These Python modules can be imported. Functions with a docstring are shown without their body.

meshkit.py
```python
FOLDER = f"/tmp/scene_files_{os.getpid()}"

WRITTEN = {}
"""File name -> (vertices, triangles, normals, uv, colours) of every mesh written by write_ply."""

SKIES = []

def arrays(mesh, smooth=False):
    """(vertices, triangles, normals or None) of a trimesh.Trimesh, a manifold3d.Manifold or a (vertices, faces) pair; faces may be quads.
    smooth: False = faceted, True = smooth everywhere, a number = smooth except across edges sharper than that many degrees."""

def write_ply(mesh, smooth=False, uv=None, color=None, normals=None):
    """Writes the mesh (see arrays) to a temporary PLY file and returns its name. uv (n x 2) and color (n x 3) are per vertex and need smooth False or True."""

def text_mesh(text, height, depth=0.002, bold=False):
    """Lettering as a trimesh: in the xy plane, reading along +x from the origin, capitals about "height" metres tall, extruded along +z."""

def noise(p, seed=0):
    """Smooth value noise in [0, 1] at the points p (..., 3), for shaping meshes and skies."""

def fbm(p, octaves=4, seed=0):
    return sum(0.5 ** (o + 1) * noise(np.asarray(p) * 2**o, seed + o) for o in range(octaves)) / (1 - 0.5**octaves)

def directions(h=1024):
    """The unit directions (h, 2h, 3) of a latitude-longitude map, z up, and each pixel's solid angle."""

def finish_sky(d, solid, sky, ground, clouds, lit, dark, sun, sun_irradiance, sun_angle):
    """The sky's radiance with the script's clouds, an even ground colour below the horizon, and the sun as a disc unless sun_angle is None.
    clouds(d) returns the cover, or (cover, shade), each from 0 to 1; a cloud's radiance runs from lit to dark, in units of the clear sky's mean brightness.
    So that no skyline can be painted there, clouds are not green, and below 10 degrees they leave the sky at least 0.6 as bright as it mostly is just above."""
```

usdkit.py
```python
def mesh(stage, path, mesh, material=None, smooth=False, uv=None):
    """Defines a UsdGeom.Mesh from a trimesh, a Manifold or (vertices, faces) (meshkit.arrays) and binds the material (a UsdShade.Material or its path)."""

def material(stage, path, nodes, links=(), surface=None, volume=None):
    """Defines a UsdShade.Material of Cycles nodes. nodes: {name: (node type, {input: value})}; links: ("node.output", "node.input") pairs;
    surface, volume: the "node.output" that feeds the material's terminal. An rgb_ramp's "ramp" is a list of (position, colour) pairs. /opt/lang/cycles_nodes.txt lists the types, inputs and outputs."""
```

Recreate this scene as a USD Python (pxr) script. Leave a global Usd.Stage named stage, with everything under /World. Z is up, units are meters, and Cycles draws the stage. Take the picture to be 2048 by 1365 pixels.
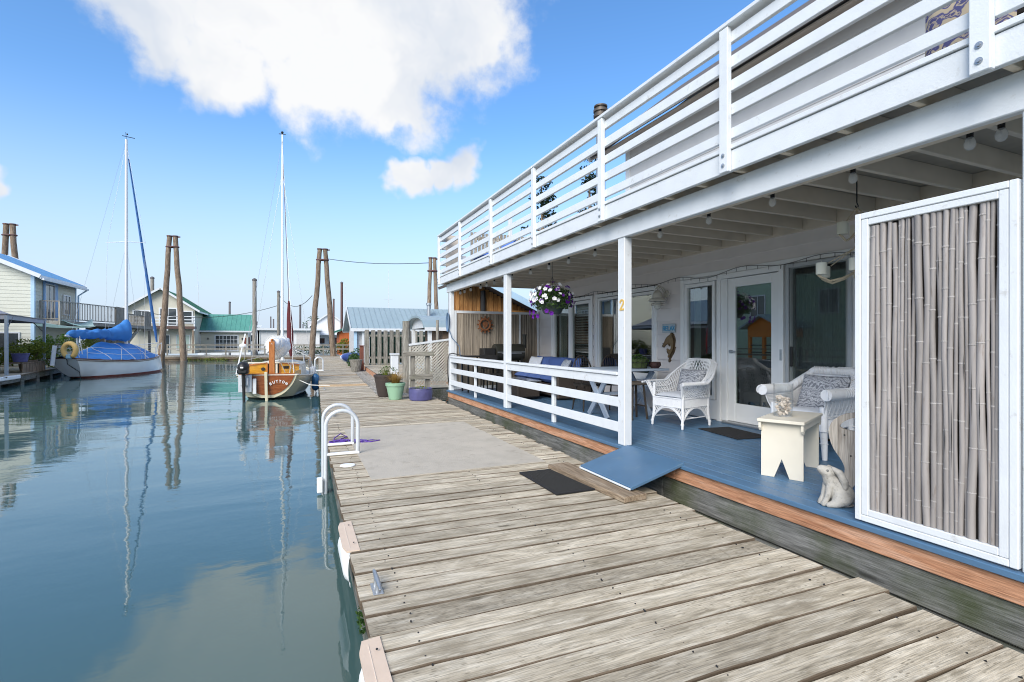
import math, numpy as np, usdkit, meshkit
from pxr import Usd, UsdGeom, UsdLux, UsdShade, Gf, Sdf, Vt
import manifold3d as m3
stage = Usd.Stage.CreateInMemory()
UsdGeom.Xform.Define(stage, '/World'); UsdGeom.Scope.Define(stage, '/World/Looks')
PI = math.pi
rng = np.random.default_rng(11)
# ---------------------------------------------------------------- camera
EZ = 1.87                      # eye above the water (z = 0)
TH = math.radians(23.25)       # heading, clockwise from +y
FX = 1010.0                    # focal length in pixels of a 2048 pixel wide picture
Fv = np.array([math.sin(TH), math.cos(TH), 0.]); Rv = np.array([math.cos(TH), -math.sin(TH), 0.])
cam = UsdGeom.Camera.Define(stage, '/World/camera')
cam.CreateHorizontalApertureAttr(36.0); cam.CreateVerticalApertureAttr(36.0*682/1024)
cam.CreateFocalLengthAttr(36.0*FX/2048); cam.CreateClippingRangeAttr((0.05, 2000))
cam.AddTransformOp().Set(Gf.Matrix4d(*Rv, 0, 0, 0, 1, 0, *(-Fv), 0, 0, 0, EZ, 1))
cam.CreateExposureAttr(2.12)
# ---------------------------------------------------------------- sun and sky
SUN = np.array([-0.80, -0.80, 0.80]); SUN /= np.linalg.norm(SUN)
sel, srot = math.asin(SUN[2]), math.atan2(SUN[0], SUN[1])
sun = UsdLux.DistantLight.Define(stage, '/World/sun')
sun.CreateNormalizeAttr(True); sun.CreateIntensityAttr(0.26); sun.CreateAngleAttr(38.0); sun.CreateColorAttr(Gf.Vec3f(1.0, .95, .87))
def look_matrix(back):
    b = np.array(back)/np.linalg.norm(back); r = np.cross([0, 0, 1.], b); r /= np.linalg.norm(r); u = np.cross(b, r)
    return Gf.Matrix4d(*r, 0, *u, 0, *b, 0, 0, 0, 0, 1)
sun.AddTransformOp().Set(look_matrix(SUN))
dome = UsdLux.DomeLight.Define(stage, '/World/sky')
def cloud_sky():
    n = {'tc': ('texture_coordinate', {}),
         'sky': ('sky_texture', {'sky_type': 'single_scattering', 'sun_disc': False, 'sun_elevation': sel, 'sun_rotation': srot, 'air_density': 1.0, 'aerosol_density': 0.6, 'ozone_density': 2.2}),
         'warp': ('noise_texture', {'scale': 6.5, 'detail': 4.0, 'roughness': .55}),
         'ws': ('vector_math', {'math_type': 'subtract', 'vector2': (.5, .5, .5)}),
         'wa': ('vector_math', {'math_type': 'scale', 'scale': 0.19}),
         'dir': ('vector_math', {'math_type': 'add'}),
         'det': ('noise_texture', {'scale': 11.0, 'detail': 10.0, 'roughness': .66}),
         'wide': ('noise_texture', {'scale': 1.9, 'detail': 6.0, 'roughness': .55}),
         'sep': ('separate_xyz', {}),
         }
    l = [('tc.generated', 'warp.vector'), ('warp.color', 'ws.vector1'), ('ws.vector', 'wa.vector1'), ('tc.generated', 'dir.vector1'), ('wa.vector', 'dir.vector2'),
         ('tc.generated', 'det.vector'), ('tc.generated', 'wide.vector'), ('tc.generated', 'sep.vector')]
    blobs = [((-.02, .86, .53), .15), ((.10, .855, .51), .175), ((.215, .82, .535), .135), ((.05, .90, .45), .115), ((.14, .88, .45), .115),
             ((.16, .905, .405), .05), ((.285, .81, .51), .048), ((-.18, .862, .47), .09), ((-.10, .90, .415), .075),
             ((.06, .75, .67), .29), ((.286, .902, .323), .048), ((.240, .920, .308), .040), ((.190, .938, .290), .042), ((-.40, .89, .228), .026)]
    prev = None
    for i, (c, r) in enumerate(blobs):
        c = np.array(c)/np.linalg.norm(c)
        n[f'd{i}'] = ('vector_math', {'math_type': 'distance', 'vector2': tuple(c)})
        n[f'm{i}'] = ('map_range', {'from_min': r*1.35, 'from_max': r*.35, 'to_min': 0., 'to_max': 1., 'clamp': True})
        l += [('dir.vector', f'd{i}.vector1'), (f'd{i}.value', f'm{i}.value')]
        if prev:
            n[f'x{i}'] = ('math', {'math_type': 'maximum'})
            l += [(prev, f'x{i}.value1'), (f'm{i}.result', f'x{i}.value2')]; prev = f'x{i}.value'
        else: prev = 'm0.result'
    # other clouds all round, thin near the picture's clear part
    n['wr'] = ('map_range', {'from_min': .46, 'from_max': .62, 'to_min': 0., 'to_max': .9, 'clamp': True})
    n['front'] = ('map_range', {'from_min': .15, 'from_max': .55, 'to_min': 1., 'to_max': 0., 'clamp': True})
    n['wf'] = ('math', {'math_type': 'multiply'})
    n['all'] = ('math', {'math_type': 'maximum'})
    n['dm'] = ('math', {'math_type': 'multiply_add', 'value2': 0.95, 'value3': -0.475})
    n['sum'] = ('math', {'math_type': 'add'})
    n['cov'] = ('map_range', {'range_type': 'smoothstep', 'from_min': .20, 'from_max': .70, 'to_min': 0., 'to_max': 1., 'clamp': True})
    n['sh'] = ('noise_texture', {'scale': 3.6, 'detail': 5., 'roughness': .5, 'distortion': .4})
    n['core'] = ('map_range', {'from_min': .36, 'from_max': .60, 'to_min': 0., 'to_max': 1., 'clamp': True})
    n['ccol'] = ('mix_color', {'a': (2.2, 2.42, 2.76), 'b': (3.1, 3.12, 3.15), 'use_clamp': False})
    n['sat'] = ('hsv', {'saturation': 1.22, 'value': .86, 'hue': .502})
    n['mix'] = ('mix_color', {'use_clamp': False})
    n['bg'] = ('background_shader', {'strength': 0.0715})
    # pale haze low on the horizon
    n['hz'] = ('map_range', {'range_type': 'smoothstep', 'from_min': .40, 'from_max': 0.0, 'to_min': 0., 'to_max': .97, 'clamp': True})
    n['haze'] = ('mix_color', {'b': (2.05, 2.45, 3.0), 'use_clamp': False})
    l += [('wide.fac', 'wr.value'), ('sep.y', 'front.value'), ('wr.result', 'wf.value1'), ('front.result', 'wf.value2'), (prev, 'all.value1'), ('wf.value', 'all.value2'),
          ('det.fac', 'dm.value1'), ('all.value', 'sum.value1'), ('dm.value', 'sum.value2'), ('sum.value', 'cov.value'), ('dir.vector', 'sh.vector'), ('sh.fac', 'core.value'), ('core.result', 'ccol.fac'),
          ('sky.color', 'sat.color'), ('sat.color', 'haze.a'), ('sep.z', 'hz.value'), ('hz.result', 'haze.fac'), ('haze.result', 'mix.a'), ('ccol.result', 'mix.b'), ('cov.result', 'mix.fac'), ('mix.result', 'bg.color')]
    return usdkit.material(stage, '/World/Looks/sky_look', n, l, surface='bg.background')
UsdShade.MaterialBindingAPI.Apply(dome.GetPrim()).Bind(cloud_sky())
# ---------------------------------------------------------------- mesh building
def _chamfer_topology():
    p = []
    for sx in (-1, 1):
        for sy in (-1, 1):
            for sz in (-1, 1):
                p += [(sx, sy*.8, sz*.8), (sx*.8, sy, sz*.8), (sx*.8, sy*.8, sz)]
    p = np.array(p, float); m = m3.Manifold.hull_points(p).to_mesh(); q = np.asarray(m.vert_properties)[:, :3]
    idx = [int(np.argmin(((p-x)**2).sum(1))) for x in q]
    return p, np.array(idx)[np.asarray(m.tri_verts)]
CP, CF = _chamfer_topology()
BOXV = np.array([(x, y, z) for x in (-1, 1) for y in (-1, 1) for z in (-1, 1)], float)
BOXF = np.array([(0,1,3),(0,3,2),(4,6,7),(4,7,5),(0,4,5),(0,5,1),(2,3,7),(2,7,6),(0,2,6),(0,6,4),(1,5,7),(1,7,3)])
class MB:
    def __init__(s): s.v = []; s.f = []; s.n = 0
    def add(s, v, f):
        v = np.asarray(v, float); f = np.asarray(f, int)
        if f.shape[1] == 4: f = np.vstack([f[:, [0, 1, 2]], f[:, [0, 2, 3]]])
        s.v.append(v); s.f.append(f+s.n); s.n += len(v); return s
    def _cb(s, half, b):
        half = np.asarray(half, float)
        if b <= 0: return BOXV*half, BOXF
        sg = np.sign(CP); t = np.abs(CP) < .9
        return sg*(half-np.where(t, min(b, half.min()*.9), 0)), CF
    def box(s, x0, x1, y0, y1, z0, z1, b=0.):
        v, f = s._cb(((x1-x0)/2, (y1-y0)/2, (z1-z0)/2), b)
        return s.add(v+np.array([(x0+x1)/2, (y0+y1)/2, (z0+z1)/2]), f)
    def bar(s, p, q, w, h, up=(0, 0, 1), b=0.):          # box from p to q, w across, h along up
        p, q = np.array(p, float), np.array(q, float); d = q-p; L = np.linalg.norm(d); d = d/L
        u = np.array(up, float); u = u-d*(u@d)
        if np.linalg.norm(u) < 1e-6: u = np.array([1., 0, 0])-d*d[0]
        u /= np.linalg.norm(u); r = np.cross(d, u)
        v, f = s._cb((L/2, w/2, h/2), b)
        return s.add((p+q)/2+v[:, :1]*d+v[:, 1:2]*(-r)+v[:, 2:]*u, f)
    def tube(s, pts, r, n=8, closed=False, cap=True):
        P = np.array(pts, float); k = len(P); rr = np.broadcast_to(np.asarray(r, float), (k,))
        T = np.roll(P, -1, 0)-np.roll(P, 1, 0) if closed else np.gradient(P, axis=0)
        T /= np.maximum(np.linalg.norm(T, axis=1, keepdims=True), 1e-9)
        u = np.cross(T[0], [0, 0, 1.]);
        if np.linalg.norm(u) < .1: u = np.cross(T[0], [1., 0, 0])
        u /= np.linalg.norm(u); V = []
        a = np.arange(n)/n*2*PI
        for i in range(k):
            u = u-T[i]*(u@T[i]); u /= max(np.linalg.norm(u), 1e-9); w = np.cross(T[i], u)
            V.append(P[i]+rr[i]*(np.cos(a)[:, None]*u+np.sin(a)[:, None]*w))
        V = np.vstack(V); Fq = []
        for i in range(k if closed else k-1):
            j = (i+1) % k
            for c in range(n): Fq.append((i*n+c, i*n+(c+1) % n, j*n+(c+1) % n, j*n+c))
        F3 = np.array(Fq); F3 = np.vstack([F3[:, [0, 1, 2]], F3[:, [0, 2, 3]]])
        if cap and not closed:
            V = np.vstack([V, P[:1], P[-1:]]); c0, c1 = len(V)-2, len(V)-1
            F3 = np.vstack([F3, [(c0, (c+1) % n, c) for c in range(n)], [(c1, (k-1)*n+c, (k-1)*n+(c+1) % n) for c in range(n)]])
        return s.add(V, F3)
    def cyl(s, p, q, r, n=12, r2=None): return s.tube([p, q], [r, r if r2 is None else r2], n)
    def lathe(s, prof, c=(0, 0, 0), n=24):               # prof: (radius, z) from bottom to top, outside
        a = np.arange(n)/n*2*PI; V = []
        for r, z in prof: V.append(np.stack([np.cos(a)*r, np.sin(a)*r, np.full(n, z)], 1))
        Fq = [(i*n+k, i*n+(k+1) % n, (i+1)*n+(k+1) % n, (i+1)*n+k) for i in range(len(prof)-1) for k in range(n)]
        return s.add(np.vstack(V)+np.array(c, float), Fq)
    def prism(s, pts, h, o=(0, 0, 0), u=(1, 0, 0), v=(0, 1, 0), hole=None):   # 2D outline, extruded h along u x v
        cs = m3.CrossSection([np.array(pts, float)]+([np.array(x, float)[::-1] for x in hole] if hole else []), m3.FillRule.EvenOdd)
        m = m3.Manifold.extrude(cs, h).to_mesh(); w = np.asarray(m.vert_properties)[:, :3]
        u, v = np.array(u, float), np.array(v, float)
        return s.add(np.array(o, float)+w[:, :1]*u+w[:, 1:2]*v+w[:, 2:]*np.cross(u, v), np.asarray(m.tri_verts))
    def ball(s, c, r, n=10, sc=(1, 1, 1)):
        prof = [(max(1e-4, math.sin(t))*1., -math.cos(t)) for t in np.linspace(0.02, PI-.02, max(4, n//2+1))]
        k = MB().lathe(prof, n=n); return s.add(k.v[0]*r*np.array(sc)+np.array(c, float), k.f[0])
    def man(s, m):
        m = m.to_mesh(); return s.add(np.asarray(m.vert_properties)[:, :3], np.asarray(m.tri_verts))
    def merge(s, o):
        v, f = o.get(); return s.add(v, f)
    def rot(s, deg, axis='z', c=(0, 0, 0)):
        a = math.radians(deg); C, S = math.cos(a), math.sin(a)
        M = {'z': [[C, -S, 0], [S, C, 0], [0, 0, 1]], 'x': [[1, 0, 0], [0, C, -S], [0, S, C]], 'y': [[C, 0, S], [0, 1, 0], [-S, 0, C]]}[axis]
        c = np.array(c, float); s.v = [(x-c) @ np.array(M).T+c for x in s.v]; return s
    def move(s, d): s.v = [x+np.array(d, float) for x in s.v]; return s
    def get(s): return np.vstack(s.v), np.vstack(s.f)
_names, _base = {}, {}
def numbered(parent, name):
    k = (parent, name); i = _names.get(k, 0); _names[k] = i+1
    return name if i == 0 else f'{name}_{i:03d}'
def tag(p, label=None, cat=None, group=None, kind=None):
    p = p.GetPrim() if hasattr(p, 'GetPrim') else p
    for k, v in (('label', label), ('category', cat), ('group', group), ('kind', kind)):
        if v: p.SetCustomDataByKey(k, v)
    return p
def path_of(p): return '/World' if p is None else str(p.GetPath())
def obj(name, mb, mat, parent=None, smooth=False, world=True):
    """One mesh. When the parent is a thing built in world coordinates, the points are made relative to its base."""
    pp = path_of(parent); path = pp+'/'+numbered(pp, name)
    v, f = mb.get() if isinstance(mb, MB) else mb
    b = _base.get(pp) if world else None
    if b is not None: v = v-b
    m = usdkit.mesh(stage, path, (v, f), mat, smooth=smooth)
    if b is not None: _base[path] = b
    return m.GetPrim()
def thing(name, label, cat, base=(0, 0, 0), group=None, kind=None):
    """A thing whose parts are given in world coordinates."""
    path = '/World/'+numbered('/World', name)
    x = UsdGeom.Xform.Define(stage, path); x.AddTranslateOp().Set(Gf.Vec3d(*map(float, base)))
    _base[path] = np.array(base, float)
    return tag(x, label, cat, group, kind)
def local(name, label, cat, loc=(0, 0, 0), rotz=0., group=None, scale=None):
    """A thing whose parts are given in its own coordinates."""
    path = '/World/'+numbered('/World', name)
    x = UsdGeom.Xform.Define(stage, path); x.AddTranslateOp().Set(Gf.Vec3d(*map(float, loc))); x.AddRotateZOp().Set(float(rotz))
    if scale: x.AddScaleOp().Set(Gf.Vec3f(*scale))
    return tag(x, label, cat, group)
def copy_of(src, name, label, cat, loc, rotz=0., group=None, scale=None):
    o = local(name, label, cat, loc, rotz, group, scale)
    o.GetReferences().AddInternalReference(src.GetPath()); o.SetInstanceable(True)
    return o
def at(u, v, d):                 # the point that lies d metres ahead, u, v in pixels of the photograph
    return np.array([0, 0, EZ])+d*(Fv+(u-1024)/FX*Rv-(v-682.5)/FX*np.array([0, 0, 1.]))
# ---------------------------------------------------------------- materials
def mat(name, nodes, links, surface='p.BSDF'):
    return usdkit.material(stage, '/World/Looks/'+name, nodes, links, surface=surface)
def scl(c, k): return tuple(min(1., x*k) for x in c)
def paint(name, col, rough=.55, var=.10, scale=5., bump=.15, dirt=None, dirt_at=.62, metal=0., spec=.4, stretch=(1, 1, 1), rnd=.06, coat=0.):
    n = {'tc': ('texture_coordinate', {}), 'oi': ('object_info', {}), 'sc': ('vector_math', {'math_type': 'scale', 'scale': 41.}), 'ad': ('vector_math', {'math_type': 'add'}),
         'cx': ('combine_xyz', {'y': 7.3, 'z': 2.1}),
         'mp': ('mapping', {'mapping_type': 'point', 'scale': stretch}), 'n': ('noise_texture', {'scale': scale, 'detail': 6., 'roughness': .6}),
         'r': ('rgb_ramp', {'ramp': [(.3, scl(col, 1-var)), (.5, col), (.72, scl(col, 1+var*.7))]}),
         'n2': ('noise_texture', {'scale': scale*14, 'detail': 3., 'roughness': .6}), 'b': ('bump', {'strength': bump, 'distance': .004}),
         'mv': ('map_range', {'to_min': 1-rnd, 'to_max': 1+rnd}), 'h': ('hsv', {}),
         'p': ('principled_bsdf', {'roughness': rough, 'metallic': metal, 'specular_ior_level': spec, 'coat_weight': coat})}
    l = [('oi.random', 'cx.x'), ('cx.vector', 'sc.vector1'), ('tc.object', 'ad.vector1'), ('sc.vector', 'ad.vector2'), ('ad.vector', 'mp.vector'), ('mp.vector', 'n.vector'), ('mp.vector', 'n2.vector'),
         ('n.fac', 'r.fac'), ('oi.random', 'mv.value'), ('mv.result', 'h.value'), ('n2.fac', 'b.height'), ('b.normal', 'p.normal'), ('h.color', 'p.base_color')]
    if dirt:
        n['nd'] = ('noise_texture', {'scale': scale*1.7, 'detail': 8., 'roughness': .7}); n['md'] = ('map_range', {'from_min': dirt_at, 'from_max': dirt_at+.14, 'to_min': 0., 'to_max': .75, 'clamp': True})
        n['x'] = ('mix_color', {'b': dirt})
        l += [('mp.vector', 'nd.vector'), ('nd.fac', 'md.value'), ('md.result', 'x.fac'), ('r.color', 'x.a'), ('x.result', 'h.color')]
    else: l.append(('r.color', 'h.color'))
    return mat(name, n, l)
def wood(name, dark, mid, light, axis='x', rough=.8, grain=1., rnd=.14, bump=.5, stain=None, stain_at=.6, incise=False, spec=.25, knots=True, worn=None, edge=None, ga=.9, gb=13.):
    ax = 'xyz'.index(axis)
    def st(a, b): s = [b, b, b]; s[ax] = a; return tuple(s)
    n = {'tc': ('texture_coordinate', {}), 'oi': ('object_info', {}), 'sc': ('vector_math', {'math_type': 'scale', 'scale': 37.}), 'cx': ('combine_xyz', {'y': 3.1, 'z': 5.7}), 'ad': ('vector_math', {'math_type': 'add'}),
         'm1': ('mapping', {'scale': st(ga*grain, gb*grain)}), 'n1': ('noise_texture', {'scale': 2.2, 'detail': 7., 'roughness': .62, 'distortion': .5}),
         'm2': ('mapping', {'scale': st(3.*grain, 95*grain)}), 'n2': ('noise_texture', {'scale': 2., 'detail': 3., 'roughness': .6}),
         'r': ('rgb_ramp', {'ramp': [(.28, dark), (.5, mid), (.68, light)]}), 'r2': ('map_range', {'from_min': .3, 'from_max': .62, 'to_min': .48, 'to_max': 1.08, 'clamp': True}),
         'mu': ('mix_color', {'blend_type': 'multiply', 'fac': 1., 'use_clamp': False}), 'cc': ('combine_xyz', {}),
         'mv': ('map_range', {'to_min': 1-rnd, 'to_max': 1+rnd}), 'h': ('hsv', {}), 'b': ('bump', {'strength': bump, 'distance': .006}),
         'p': ('principled_bsdf', {'roughness': rough, 'specular_ior_level': spec})}
    l = [('oi.random', 'cx.x'), ('cx.vector', 'sc.vector1'), ('tc.object', 'ad.vector1'), ('sc.vector', 'ad.vector2'), ('ad.vector', 'm1.vector'), ('ad.vector', 'm2.vector'), ('m1.vector', 'n1.vector'), ('m2.vector', 'n2.vector'),
         ('n1.fac', 'r.fac'), ('n2.fac', 'r2.value'), ('r2.result', 'cc.x'), ('r2.result', 'cc.y'), ('r2.result', 'cc.z'), ('r.color', 'mu.a'), ('cc.vector', 'mu.b'),
         ('oi.random', 'mv.value'), ('mv.result', 'h.value'), ('n2.fac', 'b.height'), ('b.normal', 'p.normal'), ('h.color', 'p.base_color')]
    last = 'mu.result'
    def darken(last, key, fac_from, col):
        n['x'+key] = ('mix_color', {'b': col}); l.extend([(last, f'x{key}.a'), (fac_from, f'x{key}.fac')]); return f'x{key}.result'
    if knots:
        n['mk'] = ('mapping', {'scale': st(1.1, 5.2)}); n['vk'] = ('voronoi_texture', {'scale': 1., 'randomness': 1.}); n['kf'] = ('map_range', {'from_min': .05, 'from_max': .13, 'to_min': .85, 'to_max': 0., 'clamp': True})
        n['nk'] = ('noise_texture', {'scale': 30., 'detail': 3.}); n['ka'] = ('math', {'math_type': 'multiply_add', 'value2': .09}); 
        l += [('ad.vector', 'mk.vector'), ('mk.vector', 'vk.vector'), ('ad.vector', 'nk.vector'), ('nk.fac', 'ka.value1'), ('vk.distance', 'ka.value3'), ('ka.value', 'kf.value')]
        n['kf'][1].update({'from_min': .09, 'from_max': .16})
        last = darken(last, 'k', 'kf.result', scl(dark, .45))
    if incise:
        n['mi'] = ('mapping', {'scale': st(15., 62.)}); n['vi'] = ('voronoi_texture', {'scale': 1., 'randomness': .55}); n['if'] = ('map_range', {'from_min': .14, 'from_max': .27, 'to_min': .75, 'to_max': 0., 'clamp': True})
        l += [('ad.vector', 'mi.vector'), ('mi.vector', 'vi.vector'), ('vi.distance', 'if.value')]
        last = darken(last, 'i', 'if.result', scl(dark, .6))
    if stain:
        n['ns'] = ('noise_texture', {'scale': 1.7, 'detail': 7., 'roughness': .65}); n['sf'] = ('map_range', {'from_min': stain_at-.08, 'from_max': stain_at+.12, 'to_min': 0., 'to_max': .7, 'clamp': True})
        l += [('ad.vector', 'ns.vector'), ('ns.fac', 'sf.value')]
        last = darken(last, 's', 'sf.result', stain)
    if worn:
        n['nw'] = ('noise_texture', {'scale': 2.6, 'detail': 8., 'roughness': .7}); n['wf'] = ('map_range', {'from_min': .55, 'from_max': .72, 'to_min': 0., 'to_max': .8, 'clamp': True})
        l += [('m1.vector', 'nw.vector'), ('nw.fac', 'wf.value')]
        last = darken(last, 'w', 'wf.result', worn)
    if edge:                                             # sawn sides, mixed darker and browner than the top
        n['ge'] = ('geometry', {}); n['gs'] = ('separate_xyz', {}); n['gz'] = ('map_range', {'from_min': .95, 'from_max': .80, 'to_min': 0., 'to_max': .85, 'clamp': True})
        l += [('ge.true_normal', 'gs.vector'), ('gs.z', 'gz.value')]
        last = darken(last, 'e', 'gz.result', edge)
    l.append((last, 'h.color'))
    return mat(name, n, l)
M = {}
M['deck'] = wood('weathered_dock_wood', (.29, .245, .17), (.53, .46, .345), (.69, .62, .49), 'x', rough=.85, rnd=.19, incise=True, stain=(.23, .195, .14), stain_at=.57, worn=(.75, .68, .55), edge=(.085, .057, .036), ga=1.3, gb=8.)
M['deck_far'] = wood('weathered_dock_wood_lengthwise', (.16, .14, .11), (.38, .345, .285), (.55, .51, .44), 'y', rough=.85, rnd=.16, stain=(.2, .185, .13))
M['deck_new'] = wood('new_dock_wood', (.40, .24, .11), (.58, .40, .22), (.68, .5, .3), 'x', rough=.8)
M['beam_wet'] = wood('wet_float_timber', (.075, .075, .068), (.175, .175, .16), (.27, .265, .245), 'y', rough=.8, stain=(.05, .065, .02), stain_at=.55)
M['rim'] = wood('rust_stained_rim_board', (.36, .16, .085), (.58, .30, .17), (.66, .40, .27), 'y', rough=.7, rnd=.05)
M['white'] = paint('white_painted_timber', (.64, .67, .69), .5, .05, 6., .35, dirt=(.40, .385, .35), dirt_at=.605, stretch=(1, 1, 1), rnd=.035)
M['white_trim'] = paint('white_vinyl_trim', (.80, .81, .80), .4, .03, 3., .05, rnd=.02)
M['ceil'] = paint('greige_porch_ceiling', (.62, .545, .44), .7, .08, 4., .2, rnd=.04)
M['ceil_dark'] = paint('shaded_greige_ceiling_boards', (.36, .32, .26), .75, .10, 4., .2, rnd=.05)  # darker copy of the ceiling paint; shade between joists put into the colour
M['siding'] = paint('grey_lap_siding', (.70, .66, .635), .65, .05, 4., .15, rnd=.03)
M['siding_up'] = paint('pale_grey_upper_siding', (.60, .60, .60), .65, .05, 4., .15, rnd=.03)
M['roof_dark'] = paint('dark_brown_shingle', (.12, .105, .10), .85, .25, 20., .6)
M['soffit'] = paint('tan_soffit', (.36, .32, .28), .8, .1, 4., .2)
M['blue'] = paint('blue_deck_paint', (.075, .158, .262), .42, .10, 3., .3, dirt=(.115, .19, .26), dirt_at=.55, spec=.5, rnd=.05)
M['black'] = paint('black_metal', (.018, .018, .018), .45, .2, 6., .2)
M['rubber'] = paint('black_rubber', (.02, .02, .021), .85, .3, 60., .6)
M['zinc'] = paint('galvanised_metal', (.42, .44, .46), .42, .15, 12., .2, metal=.8)
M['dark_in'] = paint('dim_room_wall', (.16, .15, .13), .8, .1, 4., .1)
def thin_glass(name, tint, f0, rough=.004, body=None):
    """Thin sheet: clear, with a mirror part that grows toward grazing from both sides alike."""
    n = {'t': ('transparent_bsdf', {'color': tint}), 'g': ('glossy_bsdf', {'color': (1, 1, 1), 'roughness': rough}), 'w': ('layer_weight', {'blend': .5}), 'pw': ('math', {'math_type': 'power', 'value2': 4.}), 'k': ('math', {'math_type': 'multiply_add', 'value2': .85-f0, 'value3': f0}), 'm': ('mix_closure', {})}
    l = [('w.facing', 'pw.value1'), ('pw.value', 'k.value1'), ('k.value', 'm.fac'), ('g.BSDF', 'm.closure2')]
    if body:
        n.update({'d': ('translucent_bsdf', {'color': (.85, .85, .83)}), 'a': ('diffuse_bsdf', {'color': (.75, .75, .73)}), 'x': ('mix_closure', {'fac': .5}), 'y': ('mix_closure', {'fac': body})})
        l += [('d.BSDF', 'x.closure1'), ('a.BSDF', 'x.closure2'), ('t.BSDF', 'y.closure1'), ('x.closure', 'y.closure2'), ('y.closure', 'm.closure1')]
    else: l.append(('t.BSDF', 'm.closure1'))
    return mat(name, n, l, surface='m.closure')
M['glass'] = thin_glass('window_glass', (.72, .77, .75), .16)
M['bulb'] = thin_glass('frosted_bulb_glass', (.95, .95, .94), .03, .02, .42)
# ---------------------------------------------------------------- water
def water():
    n = {'g': ('geometry', {}), 'm1': ('mapping', {'scale': (.55, 1.05, 1.), 'rotation': (0, 0, .35)}), 'n1': ('noise_texture', {'scale': 1.0, 'detail': 2., 'roughness': .45, 'distortion': .3}),
         'm2': ('mapping', {'scale': (3.0, 5.5, 1.), 'rotation': (0, 0, -.3)}), 'n2': ('noise_texture', {'scale': 1.6, 'detail': 3., 'roughness': .5}),
         'm3': ('mapping', {'scale': (.09, .13, 1.)}), 'n3': ('noise_texture', {'scale': 1., 'detail': 2.}), 'r3': ('map_range', {'from_min': .40, 'from_max': .62, 'to_min': .25, 'to_max': 1.3, 'clamp': True}),
         'k2': ('math', {'math_type': 'multiply', 'value2': .10}), 's': ('math', {'math_type': 'add'}), 'k': ('math', {'math_type': 'multiply'}),
         'b': ('bump', {'strength': 1., 'distance': .022}), 'p': ('principled_bsdf', {'base_color': (.055, .105, .100), 'roughness': .012, 'ior': 1.6, 'specular_ior_level': .5})}
    l = [('g.position', 'm1.vector'), ('m1.vector', 'n1.vector'), ('g.position', 'm2.vector'), ('m2.vector', 'n2.vector'), ('g.position', 'm3.vector'), ('m3.vector', 'n3.vector'), ('n3.fac', 'r3.value'),
         ('n2.fac', 'k2.value1'), ('n1.fac', 's.value1'), ('k2.value', 's.value2'), ('s.value', 'k.value1'), ('r3.result', 'k.value2'), ('k.value', 'b.height'), ('b.normal', 'p.normal')]
    return mat('harbour_water', n, l)
M['water'] = water()
tag(obj('water', MB().add([(-400, -120, 0), (400, -120, 0), (400, 700, 0), (-400, 700, 0)], [(0, 1, 2, 3)]), M['water']), 'calm green blue harbour water reflecting sky and boats', kind='structure')
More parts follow.
